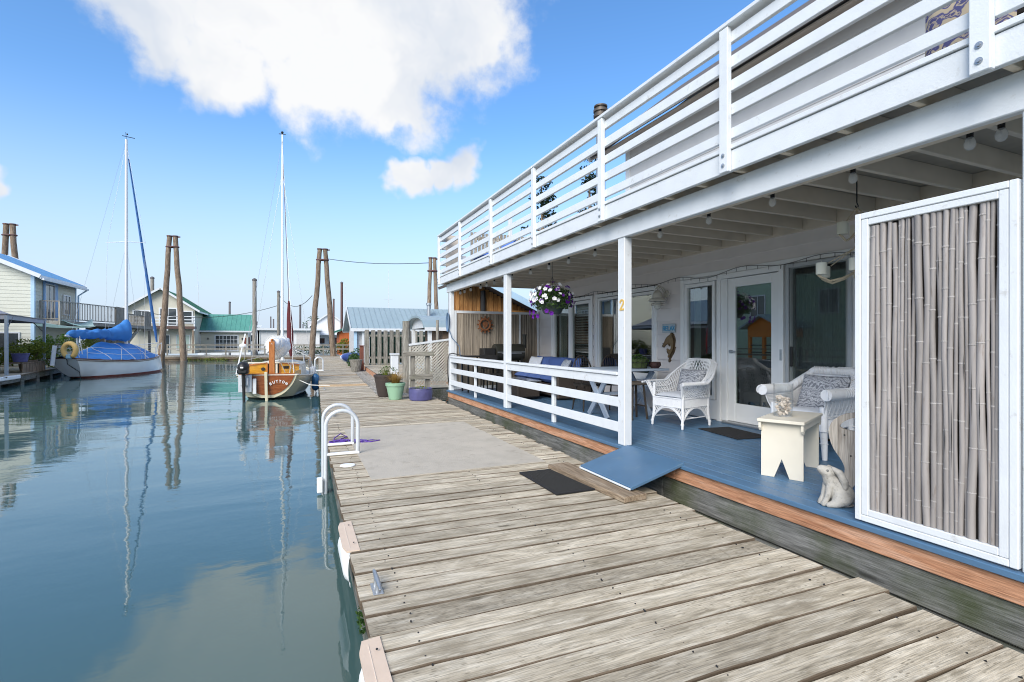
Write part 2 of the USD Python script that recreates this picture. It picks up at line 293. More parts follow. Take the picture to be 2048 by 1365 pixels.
# ---------------------------------------------------------------- the dock
DZ, BZ = .45, .69              # top of the dock, top of the porch floor
def XL(y): return float(np.interp(y, [-2, 2, 10, 13, 20, 52], [.27, .315, .465, .555, .80, 2.08]))
def XR(y): return float(np.interp(y, [-2, 3, 6, 12.6, 12.61, 28, 40, 52.5], [2.99, 3.06, 3.12, 3.24, 1.92, 2.70, 3.48, 4.3]))
dock = thing('wooden_dock', 'long weathered plank dock along the water', None, (1.7, 20, 0), kind='structure')
def plank(x0, x1, y0, y1, z1, th, m, parent=dock, name='plank', seg=9, tilt=0., along='x'):
    """A board with worn, wavering edges and a chamfered top."""
    n = seg+1; t = np.linspace(0, 1, n); V = []
    ph = rng.uniform(0, 9); amp = .0035
    def wav(k): return amp*(np.sin(t*11+ph+k)+.7*np.sin(t*29+ph*2+k*3))+rng.normal(0, amp*.35, n)
    if along == 'x':
        L = x0+(x1-x0)*t; a0, a1 = y0+wav(0)-tilt*(L-x0), y1+wav(2)-tilt*(L-x0)
    else:
        L = y0+(y1-y0)*t; a0, a1 = x0+wav(0)+tilt*(L-y0), x1+wav(2)+tilt*(L-y0)
    zz = z1+rng.normal(0, .0022)+.0016*np.sin(t*5+ph); c = .0042
    sec = [(a0, zz-th), (a0, zz-c), (a0+c, zz), (a0*.5+a1*.5, zz+rng.uniform(-.002, .0015)), (a1-c, zz), (a1, zz-c), (a1, zz-th)]
    for a, z in sec: V.append(np.stack([L, a, z+0*t] if along == 'x' else [a, L, z+0*t], 1))
    V = np.stack(V, 1).reshape(-1, 3); k = len(sec); Fq = []
    for i in range(n-1):
        for j in range(k-1): Fq.append((i*k+j, (i+1)*k+j, (i+1)*k+j+1, i*k+j+1))
        Fq.append((i*k+k-1, (i+1)*k+k-1, (i+1)*k, i*k))
    Fq = np.array(Fq); 
    if along == 'y': Fq = Fq[:, ::-1]
    F3 = np.vstack([Fq[:, [0, 1, 2]], Fq[:, [0, 2, 3]]])
    e0 = [(0, j+1, j+2) for j in range(k-2)]; b = (n-1)*k; e1 = [(b, b+j+2, b+j+1) for j in range(k-2)]
    E3 = np.array(e0+e1); E3 = E3 if along == 'x' else E3[:, ::-1]
    return obj(name, MB().add(V, np.vstack([F3, E3])), m, parent)
y = .30; i = 0
while y < 52.3:
    w = rng.choice([.15, .165, .18, .185, .19, .205], p=[.1, .2, .25, .25, .15, .05]); yc = y+w/2
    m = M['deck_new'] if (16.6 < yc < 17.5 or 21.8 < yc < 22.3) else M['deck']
    over = rng.normal(0, .018) if yc < 12.6 else rng.normal(0, .008)
    x1 = XR(yc)+over
    if yc < 1.35: x1 = 3.02+rng.normal(0, .02)
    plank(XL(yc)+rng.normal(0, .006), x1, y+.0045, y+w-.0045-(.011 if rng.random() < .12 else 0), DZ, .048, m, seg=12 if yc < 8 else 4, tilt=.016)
    y += w
# boards that run lengthwise on the house side of the far dock
for k in range(5):
    ya = 12.75
    while ya < 27:
        yb = min(ya+rng.uniform(3.4, 4.6), 27.5); xa = lambda q: XR(q)+.012+.165*k
        plank(xa(ya), xa(ya)+.157, ya+.004, yb-.004, DZ-.004, .045, M['deck_far'], name='lengthwise_plank', seg=6, tilt=(xa(yb)-xa(ya))/(yb-ya), along='y'); ya = yb
for ya, yb in [(-1.5, 6.2), (6.2, 12.6), (12.6, 30), (30, 52)]:
    b = MB(); b.bar((XL(ya)+.05, ya, DZ-.205), (XL(yb)+.05, yb, DZ-.205), .05, .30, b=.008); obj('edge_stringer', b, M['beam_wet'], dock)
    b = MB(); b.bar((XL(ya)+.22, ya, .10), (XL(yb)+.22, yb, .10), .26, .26, b=.03); obj('float_log', b, M['beam_wet'], dock)
for ya, yb in [(.3, 6.2), (6.2, 12.6)]:
    b = MB(); b.bar((XR(ya)-.08, ya, DZ-.18), (XR(yb)-.08, yb, DZ-.18), .06, .25, b=.008); obj('edge_stringer', b, M['beam_wet'], dock)
b = MB(); b.bar((2.5, 12.9, .18), (3.4, 27, .18), 1.9, .36); obj('float_body', b, M['beam_wet'], dock)
b = MB(); b.bar((1.9, 28.5, .2), (3.2, 52, .2), 1.2, .36); obj('float_body', b, M['beam_wet'], dock)
# ---------------------------------------------------------------- the floating house
H = thing('floating_house', 'white railed floating house with a blue porch floor and grey lap siding', 'house', (4.6, 5.5, 0))
WX = 5.79                      # front wall
YE = 11.80                     # far end of porch
Y0 = -3.2                      # the house goes on behind the viewer
TOPB = 3.04                    # underside of the porch beam
# float timbers and rim
for z0, z1, x in ((.285, .515, 3.425), (.02, .275, 3.405)):
    for ya, yb in ((Y0, 4.1), (4.103, YE+.1)):
        obj('float_timber', MB().box(x, x+.3, ya, yb, z0, z1, .012), M['beam_wet'], H)
for ya, yb in ((Y0, 3.9), (3.903, 8.6), (8.603, YE+.05)):
    obj('rim_board', MB().box(3.40, 3.445, ya, yb, .518, .648, .006), M['rim'], H)
obj('rim_board', MB().box(3.45, WX, YE, YE+.045, .518, .648, .006), M['rim'], H)
x = 3.365; k = 0
while x < WX-.02:
    w = min(.142, WX-x); cuts = [Y0, rng.uniform(2.5, 4.5), rng.uniform(7, 9), YE+.05]
    for ya, yb in zip(cuts, cuts[1:]):
        obj('floor_board', MB().box(x, x+w-.003, ya+.001, yb-.001, BZ-.038, BZ+rng.normal(0, .0006), .004), M['blue'], H)
    x += w
# posts, beam, joists, ceiling
PY = [1.27, 4.77, 8.22, 11.70]
for q in PY:
    p = obj('post', MB().box(3.395, 3.495, q-.065, q+.065, BZ+.002, TOPB-.002, .006), M['white'], H)
obj('post', MB().box(3.395, 3.495, -2.3, -2.17, BZ, TOPB-.002, .006), M['white'], H)
obj('beam', MB().box(3.385, 3.445, Y0, YE+.12, TOPB, TOPB+.205, .006), M['white'], H)
obj('beam', MB().box(3.452, 3.515, Y0, YE+.12, TOPB+.006, TOPB+.205, .006), M['ceil'], H)
JZ = TOPB+.208
q = -2.9
while q < YE+.2:
    obj('joist', MB().box(3.285, WX-.045, q-.02, q+.02, JZ, JZ+.165, .004), M['ceil'], H); q += .425
obj('ledger', MB().box(WX-.042, WX-.002, Y0, YE+.1, JZ-.02, JZ+.165, .004), M['ceil'], H)
obj('joist', MB().box(3.285, WX-.045, YE+.16, YE+.20, JZ, JZ+.165, .004), M['white'], H)
x = 3.285
while x < 9.2:
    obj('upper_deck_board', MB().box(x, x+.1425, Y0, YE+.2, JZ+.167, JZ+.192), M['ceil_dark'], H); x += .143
# upper railing
RZ = JZ
obj('rim_fascia', MB().box(3.24, 3.282, Y0, YE+.2, RZ, RZ+.165, .004), M['white'], H)
obj('rim_fascia', MB().box(3.284, 9.2, YE+.202, YE+.24, RZ, RZ+.165, .004), M['white'], H)
obj('bottom_rail', MB().box(3.225, 3.315, Y0, YE+.2, RZ+.170, RZ+.206, .004), M['white'], H)
for k in range(5):
    z0 = EZ+1.632+.195*k
    for ya, yb in ((Y0, 1.378), (1.38, 4.898), (4.90, 8.448), (8.45, YE+.2)):
        obj('rail_slat', MB().box(3.236+rng.normal(0, .001), 3.272, ya, yb, z0+rng.normal(0, .002), z0+.088, .003), M['white'], H)
    obj('rail_slat', MB().box(3.29, 3.9, YE+.16, YE+.18, z0, z0+.088, .003), M['white'], H)
for ya, yb in ((Y0, 2.2), (2.203, 6.68), (6.683, YE+.24)):
    obj('rail_cap', MB().box(3.185, 3.325, ya, yb, EZ+2.535, EZ+2.573, .006), M['white'], H)
for q in (-.35, 1.42, 3.09, 4.90, 6.68, 8.45, 10.30, 12.0):
    p = obj('rail_post', MB().box(3.192, 3.238 if q < 99 else 3.25, q-.045, q+.045, RZ-.012, EZ+2.533, .005), M['white'], H)
    for z in (RZ+.045, RZ+.125):
        b = MB().cyl((3.192, q, z), (3.186, q, z), .017, 14); b.cyl((3.187, q, z), (3.179, q, z), .009, 6)
        obj('bolt', b, M['zinc'], p)
# porch railing
for (ya, yb) in ((PY[1]+.066, PY[2]-.066), (PY[2]+.066, PY[3]-.066)):
    obj('porch_rail_cap', MB().box(3.38, 3.50, ya, yb, EZ-.392, EZ-.358, .005), M['white'], H)
    for z0, z1 in ((EZ-.505, EZ-.398), (EZ-.755, EZ-.645), (EZ-1.042, EZ-.928)):
        obj('porch_rail', MB().box(3.40, 3.425, ya, yb, z0, z1, .004), M['white'], H)
    ym = (ya+yb)/2
    obj('porch_baluster', MB().box(3.43, 3.475, ym-.035, ym+.035, BZ+.002, EZ-.396, .004), M['white'], H)
for z0, z1 in ((EZ-.505, EZ-.398), (EZ-.755, EZ-.645), (EZ-1.042, EZ-.928)):
    obj('porch_rail', MB().box(3.5, 5.6, YE-.03, YE-.008, z0, z1, .004), M['white'], H)
# siding with openings
OPEN_TOP = 2.80
GAPS = [(9.10, 10.98), (7.06, 8.99), (4.56, 6.47), (2.70, 4.555)]
def cut(a, b, gaps):
    out = [(a, b)]
    for g0, g1 in gaps:
        out = [s for (p, q) in out for s in ((p, min(q, g0)), (max(p, g1), q)) if s[1]-s[0] > .02]
    return out
k = 0; z = BZ+.004
while z < JZ-.03:
    z1 = min(z+.216, JZ-.022); segs = cut(Y0, YE-.12, GAPS) if z < OPEN_TOP-.03 else [(Y0, 2.9+k % 2), (2.902+k % 2, 8.3+k % 3*.6), (8.302+k % 3*.6, YE-.12)]
    for ya, yb in segs:
        b = MB(); b.add([(WX-.026, ya, z), (WX-.006, ya, z1+.004), (WX+.02, ya, z1+.004), (WX+.02, ya, z), (WX-.026, yb, z), (WX-.006, yb, z1+.004), (WX+.02, yb, z1+.004), (WX+.02, yb, z)],
                        [(0, 1, 2, 3), (4, 7, 6, 5), (0, 4, 5, 1), (1, 5, 6, 2), (0, 3, 7, 4), (3, 2, 6, 7)])
        obj('siding_board', b, M['siding'], H)
    z += .216; k += 1
obj('corner_trim', MB().box(WX-.03, WX+.06, YE-.118, YE-.02, BZ+.003, JZ-.03, .004), M['white_trim'], H)
def frame_yz(b, y0, y1, z0, z1, w, x0, x1, wb=None):
    wb = wb or w
    b.box(x0, x1, y0, y0+w, z0, z1, .004); b.box(x0, x1, y1-w, y1, z0, z1, .004)
    b.box(x0+.001, x1-.001, y0+w, y1-w, z1-w, z1, .004); b.box(x0+.001, x1-.001, y0+w, y1-w, z0, z0+wb, .004); return b
def window(name, y0, y1, z0, z1, w=.06, trim=.085, wb=None):
    b = frame_yz(MB(), y0, y1, z0, z1, w, WX-.03, WX+.05, wb)
    p = obj(name, b, M['white_trim'], H)
    obj('pane', MB().box(WX+.01, WX+.016, y0+w-.005, y1-w+.005, z0+(wb or w)-.005, z1-w+.005), M['glass'], p)
    return p
TZ = 2.75
def trimbox(y0, y1, z0, z1):
    obj('window_trim', frame_yz(MB(), y0-.075, y1+.075, z0-.07, z1+.085, .073, WX-.036, WX-.004), M['white_trim'], H)
window('sliding_door', 9.20, 10.06, BZ+.02, TZ, .07, wb=.10); window('sliding_door', 10.065, 10.90, BZ+.02, TZ, .07, wb=.10); trimbox(9.19, 10.91, BZ+.075, TZ)
window('picture_window', 7.14, 8.91, BZ+.55, TZ, .05); trimbox(7.13, 8.92, BZ+.55, TZ)
obj('panel_under_window', MB().box(WX-.004, WX+.03, 7.06, 8.99, BZ+.004, BZ+.49), M['siding'], H)
window('narrow_window', 5.74, 6.38, BZ+.30, TZ+.02, .055); 
obj('panel_under_window', MB().box(WX-.01, WX+.03, 5.70, 6.42, BZ+.004, BZ+.295, .003), M['white_trim'], H)
obj('door_surround', frame_yz(MB(), 4.575, 5.69, BZ-.01, TZ+.10, .07, WX-.045, WX+.05, .02), M['white_trim'], H)
obj('door_surround', MB().box(WX-.041, WX+.04, 6.385, 6.46, BZ+.003, TZ+.10, .004).box(WX-.039, WX+.02, 5.692, 6.384, TZ+.026, TZ+.098, .004), M['white_trim'], H)
d = obj('entry_door', frame_yz(MB(), 4.655, 5.50, BZ+.03, TZ+.02, .125, WX-.012, WX+.035, .26), M['white_trim'], H)
obj('door_jamb', MB().box(WX-.03, WX+.03, 5.505, 5.617, BZ+.02, TZ+.025, .004), M['white_trim'], H)
obj('pane', MB().box(WX+.008, WX+.014, 4.775, 5.38, BZ+.28, TZ-.10), M['glass'], d)
obj('door_handle', MB().cyl((WX-.05, 5.43, 1.72), (WX-.01, 5.43, 1.72), .022, 12).bar((WX-.05, 5.44, 1.72), (WX-.05, 5.33, 1.72), .012, .022, b=.004), M['zinc'], d)
obj('latch', MB().box(WX-.052, WX-.03, 4.585, 4.625, 1.62, 1.76, .004), M['zinc'], d)
obj('doorsill', MB().box(WX-.14, WX+.02, 4.66, 5.50, BZ+.002, BZ+.026, .004), M['zinc'], H)
s = window('sliding_door', 3.72, 4.545, BZ+.03, TZ+.10, .065, wb=.10)
s = window('sliding_door', 2.80, 3.715, BZ+.03, TZ+.10, .065, wb=.10)
M['mesh'] = mat('insect_screen_mesh', {'t': ('transparent_bsdf', {'color': (.90, .91, .90)}), 'd': ('diffuse_bsdf', {'color': (.07, .075, .075)}), 'm': ('mix_closure', {'fac': .16})}, [('t.BSDF', 'm.closure1'), ('d.BSDF', 'm.closure2')], surface='m.closure')
sc = obj('screen_door', frame_yz(MB(), 3.70, 4.53, BZ+.04, TZ+.09, .045, WX-.062, WX-.036, .09), paint('grey_aluminium_frame', (.40, .42, .43), .4, .05, 4.), H)
obj('screen_mesh', MB().box(WX-.050, WX-.048, 3.74, 4.49, BZ+.12, TZ+.05), M['mesh'], sc)
obj('pull_handle', MB().box(WX-.08, WX-.06, 4.42, 4.455, 1.55, 1.80, .006), M['black'], sc)
obj('wall_header', MB().box(WX-.034, WX-.006, 2.7, 6.47, TZ+.105, TZ+.165, .004), M['white_trim'], H)
# a dim room behind the glass
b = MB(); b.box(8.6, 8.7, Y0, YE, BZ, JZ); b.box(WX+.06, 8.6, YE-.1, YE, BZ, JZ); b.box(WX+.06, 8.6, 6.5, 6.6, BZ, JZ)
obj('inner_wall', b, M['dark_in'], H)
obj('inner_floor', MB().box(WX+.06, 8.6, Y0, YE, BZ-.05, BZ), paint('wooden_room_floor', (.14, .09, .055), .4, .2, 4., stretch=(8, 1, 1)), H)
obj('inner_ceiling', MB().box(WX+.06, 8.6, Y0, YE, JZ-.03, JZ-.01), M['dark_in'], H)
M['curtain'] = paint('sage_curtain', (.36, .40, .37), .9, .1, 6., .2)
def curtain(y0, y1, x=WX+.12):
    t = np.linspace(y0, y1, 40); P = [(x+.02*math.sin(a*55), a) for a in t]; V = [(p[0], p[1], z) for z in (BZ+.08, TZ-.02) for p in P]
    obj('curtain', MB().add(V, [(i, i+1, 41+i, 40+i) for i in range(39)]), M['curtain'], H, smooth=True)
nb = MB()
for py in np.arange(.6, 9., .19):
    for f in (.08, .5, .92):
        for q in (-.035, .035): cx_ = XL(py)+(XR(py)-XL(py))*f+rng.normal(0, .01); nb.cyl((cx_, py+q+.09+rng.normal(0, .006), DZ-.002), (cx_, py+q+.09, DZ+.0035), .0045, 6)
tag(obj('nail_heads', nb, M['black'], dock), kind='stuff')
for k in range(30): obj('woven_blind_reed', MB().box(WX+.10, WX+.106, 2.88+k*.055, 2.88+k*.055+.047+rng.normal(0, .003), BZ+.1, TZ+.03), paint('dark_woven_blind', (.30, .32, .27), .9, .35, 9., .4, stretch=(6, 6, .8), rnd=.35) if k == 0 else '/World/Looks/dark_woven_blind', H)
curtain(10.45, 10.85); curtain(4.12, 4.38); curtain(6.18, 6.33)
for k in range(26): obj('blind_slat', MB().bar((WX+.09, 9.28, 1.15+k*.058), (WX+.09, 9.98, 1.15+k*.058), .045, .003, up=(.5, 0, .86)), M['white_trim'], H)
# ---------------------------------------------------------------- upper storey
UX = 5.95; UZ0 = JZ+.19; UZ1 = 5.72; UY = 8.15
z = UZ0+.06; k = 0
while z < UZ1-.02:
    z1 = min(z+.19, UZ1)
    segs = cut(Y0, UY-.10, [])
    for ya, yb in segs:
        obj('upper_siding_board', MB().add([(UX-.018, ya, z), (UX-.006, ya, z1+.004), (UX+.03, ya, z1+.004), (UX+.03, ya, z), (UX-.018, yb, z), (UX-.006, yb, z1+.004), (UX+.03, yb, z1+.004), (UX+.03, yb, z)],
                        [(0, 1, 2, 3), (4, 7, 6, 5), (0, 4, 5, 1), (1, 5, 6, 2), (0, 3, 7, 4), (3, 2, 6, 7)]), M['siding_up'], H)
    z += .19
obj('upper_corner_trim', MB().box(UX-.03, UX+.10, UY-.098, UY+.03, UZ0, UZ1+.05, .004), M['white'], H)
obj('upper_end_wall', MB().box(UX+.101, 9.6, UY-.06, UY, UZ0, UZ1-.02), M['siding_up'], H)
obj('upper_gable', MB().prism([(UX, UZ1-.02), (9.6, UZ1-.02), (7.78, 7.15)], .06, (0, UY, 0), (1, 0, 0), (0, 0, 1)), M['siding_up'], H)
for sgn in (1,):
    e0, rd = np.array([5.42, UZ1-.14]), np.array([7.78, 7.42])
    b = MB().bar((e0[0], UY/2+Y0/2+.2, e0[1]), (rd[0], UY/2+Y0/2+.2, rd[1]), UY-Y0+.7, .10); obj('roof', b, M['roof_dark'], H)
    b = MB().bar((10.1, UY/2+Y0/2+.2, e0[1]), (rd[0], UY/2+Y0/2+.2, rd[1]), UY-Y0+.7, .10); obj('roof', b, M['roof_dark'], H)
    obj('roof_soffit', MB().bar((5.47, UY/2+Y0/2+.2, UZ1-.205), (UX+.3, UY/2+Y0/2+.2, UZ1+.13), UY-Y0+.64, .02), M['soffit'], H)
    obj('barge_board', MB().bar((5.40, UY+.57, UZ1-.19), (7.78, UY+.57, 7.37), .04, .17), M['white'], H)
    obj('gutter', MB().box(5.33, 5.40, Y0, UY+.52, UZ1-.20, UZ1-.10, .01), M['white'], H)
fl = thing('chimney_flue', 'grey metal chimney flue with a ringed cap above the upper deck railing', 'chimney', (6.35, 9.7, UZ0))
obj('pipe', MB().lathe([(.105, UZ0), (.105, 6.95)], (6.35, 9.7, 0), 20), M['zinc'], fl, smooth=True)
obj('cap', MB().lathe([(.10, 6.90), (.16, 6.92), (.165, 6.97), (.135, 6.98), (.135, 7.03), (.165, 7.04), (.165, 7.09), (.12, 7.10), (.12, 7.14), (.15, 7.15), (.15, 7.18), (.001, 7.20)], (6.35, 9.7, 0), 24), paint('weathered_brown_flue_cap', (.10, .085, .07), .5, .2, 9., metal=.4), fl, smooth=40)
# a low wing behind the flue
w = obj('rear_wing', MB().box(7.2, 9.4, UY+.05, 10.9, UZ0, 4.9), M['siding_up'], H)
obj('wing_roof', MB().bar((6.9, 9.6, 4.82), (9.6, 9.6, 6.0), 3.0, .08), M['roof_dark'], H)
# picket screen across the far end of the upper deck
x = 3.98
while x < 7.4:
    if not 4.98 < x < 5.1: obj('deck_end_picket', MB().box(x, x+.075, YE+.05, YE+.07, UZ0+.02, UZ0+1.12+rng.normal(0, .006), .003), M['deck_far'], H)
    x += .098
for z in (UZ0+.25, UZ0+.95): obj('deck_end_rail', MB().box(3.95, 7.4, YE+.072, YE+.11, z, z+.08, .003), M['deck_far'], H)
obj('deck_end_post', MB().box(5.0, 5.09, YE+.02, YE+.11, UZ0, UZ0+1.55, .004), M['white'], H)
obj('deck_end_panel', MB().box(3.36, 3.72, YE+.06, YE+.08, UZ0+.02, UZ0+1.0, .003), paint('beige_board', (.52, .46, .38), .7), H)
# ---------------------------------------------------------------- more materials
M['wicker'] = paint('white_painted_wicker', (.76, .77, .78), .55, .08, 9., .4, dirt=(.42, .41, .40), dirt_at=.60)
M['cushion'] = paint('pale_seat_cushion', (.60, .63, .67), .9, .06, 7., .3)
def paisley(name, a, b, sc):
    n = {'tc': ('texture_coordinate', {}), 'n': ('noise_texture', {'scale': sc*.35, 'detail': 2., 'distortion': 3.2}), 'w': ('wave_texture', {'wave_type': 'rings', 'scale': sc*.16, 'distortion': 14., 'detail': 3., 'detail_scale': 1.4}),
         'm': ('math', {'math_type': 'multiply'}), 'r': ('rgb_ramp', {'ramp': [(.14, b), (.24, a), (.40, a), (.46, b), (.56, scl(a, .85)), (.8, a)]}), 'p': ('principled_bsdf', {'roughness': .9, 'specular_ior_level': .15})}
    return mat(name, n, [('tc.object', 'n.vector'), ('tc.object', 'w.vector'), ('n.fac', 'm.value1'), ('w.fac', 'm.value2'), ('m.value', 'r.fac'), ('r.color', 'p.base_color')])
M['paisley'] = paisley('grey_paisley_fabric', (.50, .515, .54), (.19, .20, .225), 58.)
M['paisley2'] = paisley('violet_tan_print_fabric', (.10, .10, .22), (.50, .42, .30), 20.)
M['cream'] = paint('cream_painted_wood', (.66, .62, .52), .5, .05, 4., .2)
M['stone'] = paint('weathered_cast_stone', (.40, .385, .35), .85, .25, 14., .9, dirt=(.15, .145, .13), dirt_at=.54)
M['driftwood'] = wood('grey_knotty_board', (.30, .25, .20), (.50, .45, .385), (.62, .57, .49), 'z', rough=.75, bump=.3)
M['bamboo'] = paint('weathered_grey_bamboo', (.275, .255, .242), .5, .24, 3., .3, dirt=(.15, .105, .075), dirt_at=.585, stretch=(6, 6, .8), rnd=.16)
M['bamboo_node'] = paint('bamboo_joint', (.33, .31, .295), .6, .25, 9., .2)
M['bamboo_far'] = paint('brown_bamboo', (.30, .255, .20), .6, .25, 3., .2, dirt=(.10, .08, .055), dirt_at=.55, stretch=(6, 6, .6), rnd=.4)
M['petal_w'] = mat('white_petal', {'d': ('diffuse_bsdf', {'color': (.85, .85, .85)}), 't': ('translucent_bsdf', {'color': (.8, .8, .8)}), 'm': ('mix_closure', {'fac': .25})}, [('d.BSDF', 'm.closure1'), ('t.BSDF', 'm.closure2')], surface='m.closure')
M['petal_p'] = mat('violet_petal', {'d': ('diffuse_bsdf', {'color': (.13, .025, .27)}), 't': ('translucent_bsdf', {'color': (.18, .03, .35)}), 'm': ('mix_closure', {'fac': .25})}, [('d.BSDF', 'm.closure1'), ('t.BSDF', 'm.closure2')], surface='m.closure')
def leaf(name, a, b, sc=9.):
    n = {'tc': ('texture_coordinate', {}), 'g': ('geometry', {}), 'n': ('noise_texture', {'scale': sc, 'detail': 3.}), 'ad': ('math', {'math_type': 'multiply_add', 'value2': .5, 'value3': -.25}), 's': ('math', {'math_type': 'add'}),
         'r': ('rgb_ramp', {'ramp': [(.25, a), (.75, b)]}), 'd': ('principled_bsdf', {'roughness': .55, 'specular_ior_level': .3}), 't': ('translucent_bsdf', {}), 'm': ('mix_closure', {'fac': .3})}
    return mat(name, n, [('tc.object', 'n.vector'), ('g.random_per_island', 'ad.value1'), ('n.fac', 's.value1'), ('ad.value', 's.value2'), ('s.value', 'r.fac'), ('r.color', 'd.base_color'), ('r.color', 't.color'), ('d.BSDF', 'm.closure1'), ('t.BSDF', 'm.closure2')], surface='m.closure')
M['leaf'] = leaf('fresh_leaves', (.04, .09, .02), (.18, .28, .06))
M['leaf_dark'] = leaf('dark_conifer_leaves', (.012, .028, .012), (.05, .075, .03), 2.)
M['leaf_yellow'] = leaf('yellow_green_leaves', (.17, .21, .03), (.42, .43, .07), 4.)
M['grass_gold'] = leaf('golden_grass_blades', (.33, .20, .05), (.68, .46, .13), 6.)
def leaves(mb, centres, size, r=rng, up=.3):
    """Small folded leaf blades at the given points."""
    C = np.asarray(centres, float); n = len(C); d = r.normal(0, 1, (n, 3)); d[:, 2] = d[:, 2]*.6+up; d /= np.linalg.norm(d, axis=1, keepdims=True)
    u = np.cross(d, r.normal(0, 1, (n, 3))); u /= np.linalg.norm(u, axis=1, keepdims=True); L = size*r.uniform(.6, 1.3, (n, 1))
    V = np.stack([C-d*L*.5, C+u*L*.24, C+d*L*.5, C-u*L*.24], 1).reshape(-1, 3); k = np.arange(n)[:, None]*4
    return mb.add(V, np.vstack([k+np.array([[0, 1, 2]]), k+np.array([[0, 2, 3]])]))
def blob_points(n, c, rad, r=rng, shell=.5):
    d = r.normal(0, 1, (n, 3)); d /= np.linalg.norm(d, axis=1, keepdims=True)
    return np.asarray(c)+d*np.asarray(rad)*(shell+(1-shell)*r.random((n, 1))**.5)
# ---------------------------------------------------------------- bamboo screens
S = thing('bamboo_screen', 'tall white framed bamboo screen at the near end of the porch', 'privacy screen', (3.4, 1.77, BZ))
for y0, y1, z0, z1, w, x0, x1 in ((1.345, 2.165, BZ+.012, EZ+.83, .038, 3.385, 3.43), (1.385, 2.125, BZ+.052, EZ+.79, .042, 3.39, 3.44)):
    obj('frame', frame_yz(MB(), y0, y1, z0, z1, w, x0, x1), M['white'], S)
def cane(parent, x, y, z0, z1, r, m, nodes=True, segs=6, along='y', name='cane'):
    t = np.linspace(0, 1, segs); ph = rng.uniform(0, 6); zz = z0+(z1-z0)*t
    P = np.stack([x+.003*np.sin(t*4+ph*2), y+(.0045*np.sin(t*7+ph)+.002*np.sin(t*17+ph*3))*(r/.014)+(.5-t)*rng.normal(0, .003), zz], 1)
    p = obj(name, MB().tube(P, np.full(segs, r)*np.linspace(1.04, .93, segs), 10 if nodes else 6), m, parent, smooth=50 if nodes else False)
    if nodes:
        z = z0+rng.uniform(.05, .3)
        while z < z1-.03:
            k = (z-z0)/(z1-z0); c = (np.interp(k, t, P[:, 0]), np.interp(k, t, P[:, 1]), z); obj('joint', MB().lathe([(r*.9, -.007), (r*1.09, -.002), (r*1.09, .002), (r*.9, .007)], c, 10), M['bamboo_node'], p); z += rng.uniform(.22, .36)
    return p
y = 1.437
while y < 2.083:
    r = rng.choice([.009, .011, .0135, .0155, .0175, .0195]); r = min(r, (2.095-y)/2)
    cn = cane(S, 3.415+rng.normal(0, .003), y+r-.01, BZ+.095, EZ+.752+rng.normal(0, .01), r, M['bamboo'], segs=12); y += 2*r+rng.choice([-.0012, -.0004, .0008])
    if rng.random() < .35:
        zc_ = rng.uniform(1.1, 2.3); L_ = rng.uniform(.15, .4); yy_ = y-r-.012+rng.normal(0, .003); obj('crack', MB().add([(3.415-r-.004, yy_, zc_), (3.415-r-.0045, yy_-.0022, zc_+L_*.5), (3.415-r-.004, yy_, zc_+L_), (3.415-r-.0045, yy_+.0022, zc_+L_*.5)], [(0, 1, 2, 3)]), M['black'], cn)
obj('backing_cloth', MB().box(3.444, 3.447, 1.42, 2.09, BZ+.09, EZ+.755), paint('gap_shade_dark', (.045, .04, .035), .9), S)  # added dark sheet, stands in for the shade in the gaps between canes
S2 = thing('bamboo_screen', 'wide brown bamboo screen in a white frame at the far end of the porch', 'privacy screen', (4.6, YE-.1, BZ))
FY = 11.66
for x0, x1, z0, z1 in ((3.50, 3.56, BZ+.02, 2.60), (5.70, 5.76, BZ+.02, 2.60), (5.20, 5.245, BZ+.02, 2.54)):
    obj('stile', MB().box(x0, x1, FY-.02, FY+.03, z0, z1, .004), M['white'], S2)
for z0, z1 in ((2.54, 2.60), (BZ+.02, BZ+.08)): obj('rail', MB().box(3.565, 5.695, FY-.015, FY+.025, z0, z1, .004), M['white'], S2)
x = 3.575
while x < 5.69:
    r = rng.choice([.0075, .009, .0105, .012]); cane(S2, x+r, FY+.005, BZ+.085, 2.535, r, M['bamboo_far'], nodes=False, segs=3); x += 2*r+.002
obj('backing_cloth', MB().box(3.57, 5.69, FY+.032, FY+.036, BZ+.09, 2.535), paint('gap_shade_brown', (.05, .038, .026), .9), S2)  # added brown sheet, gives the far canes their shaded gaps
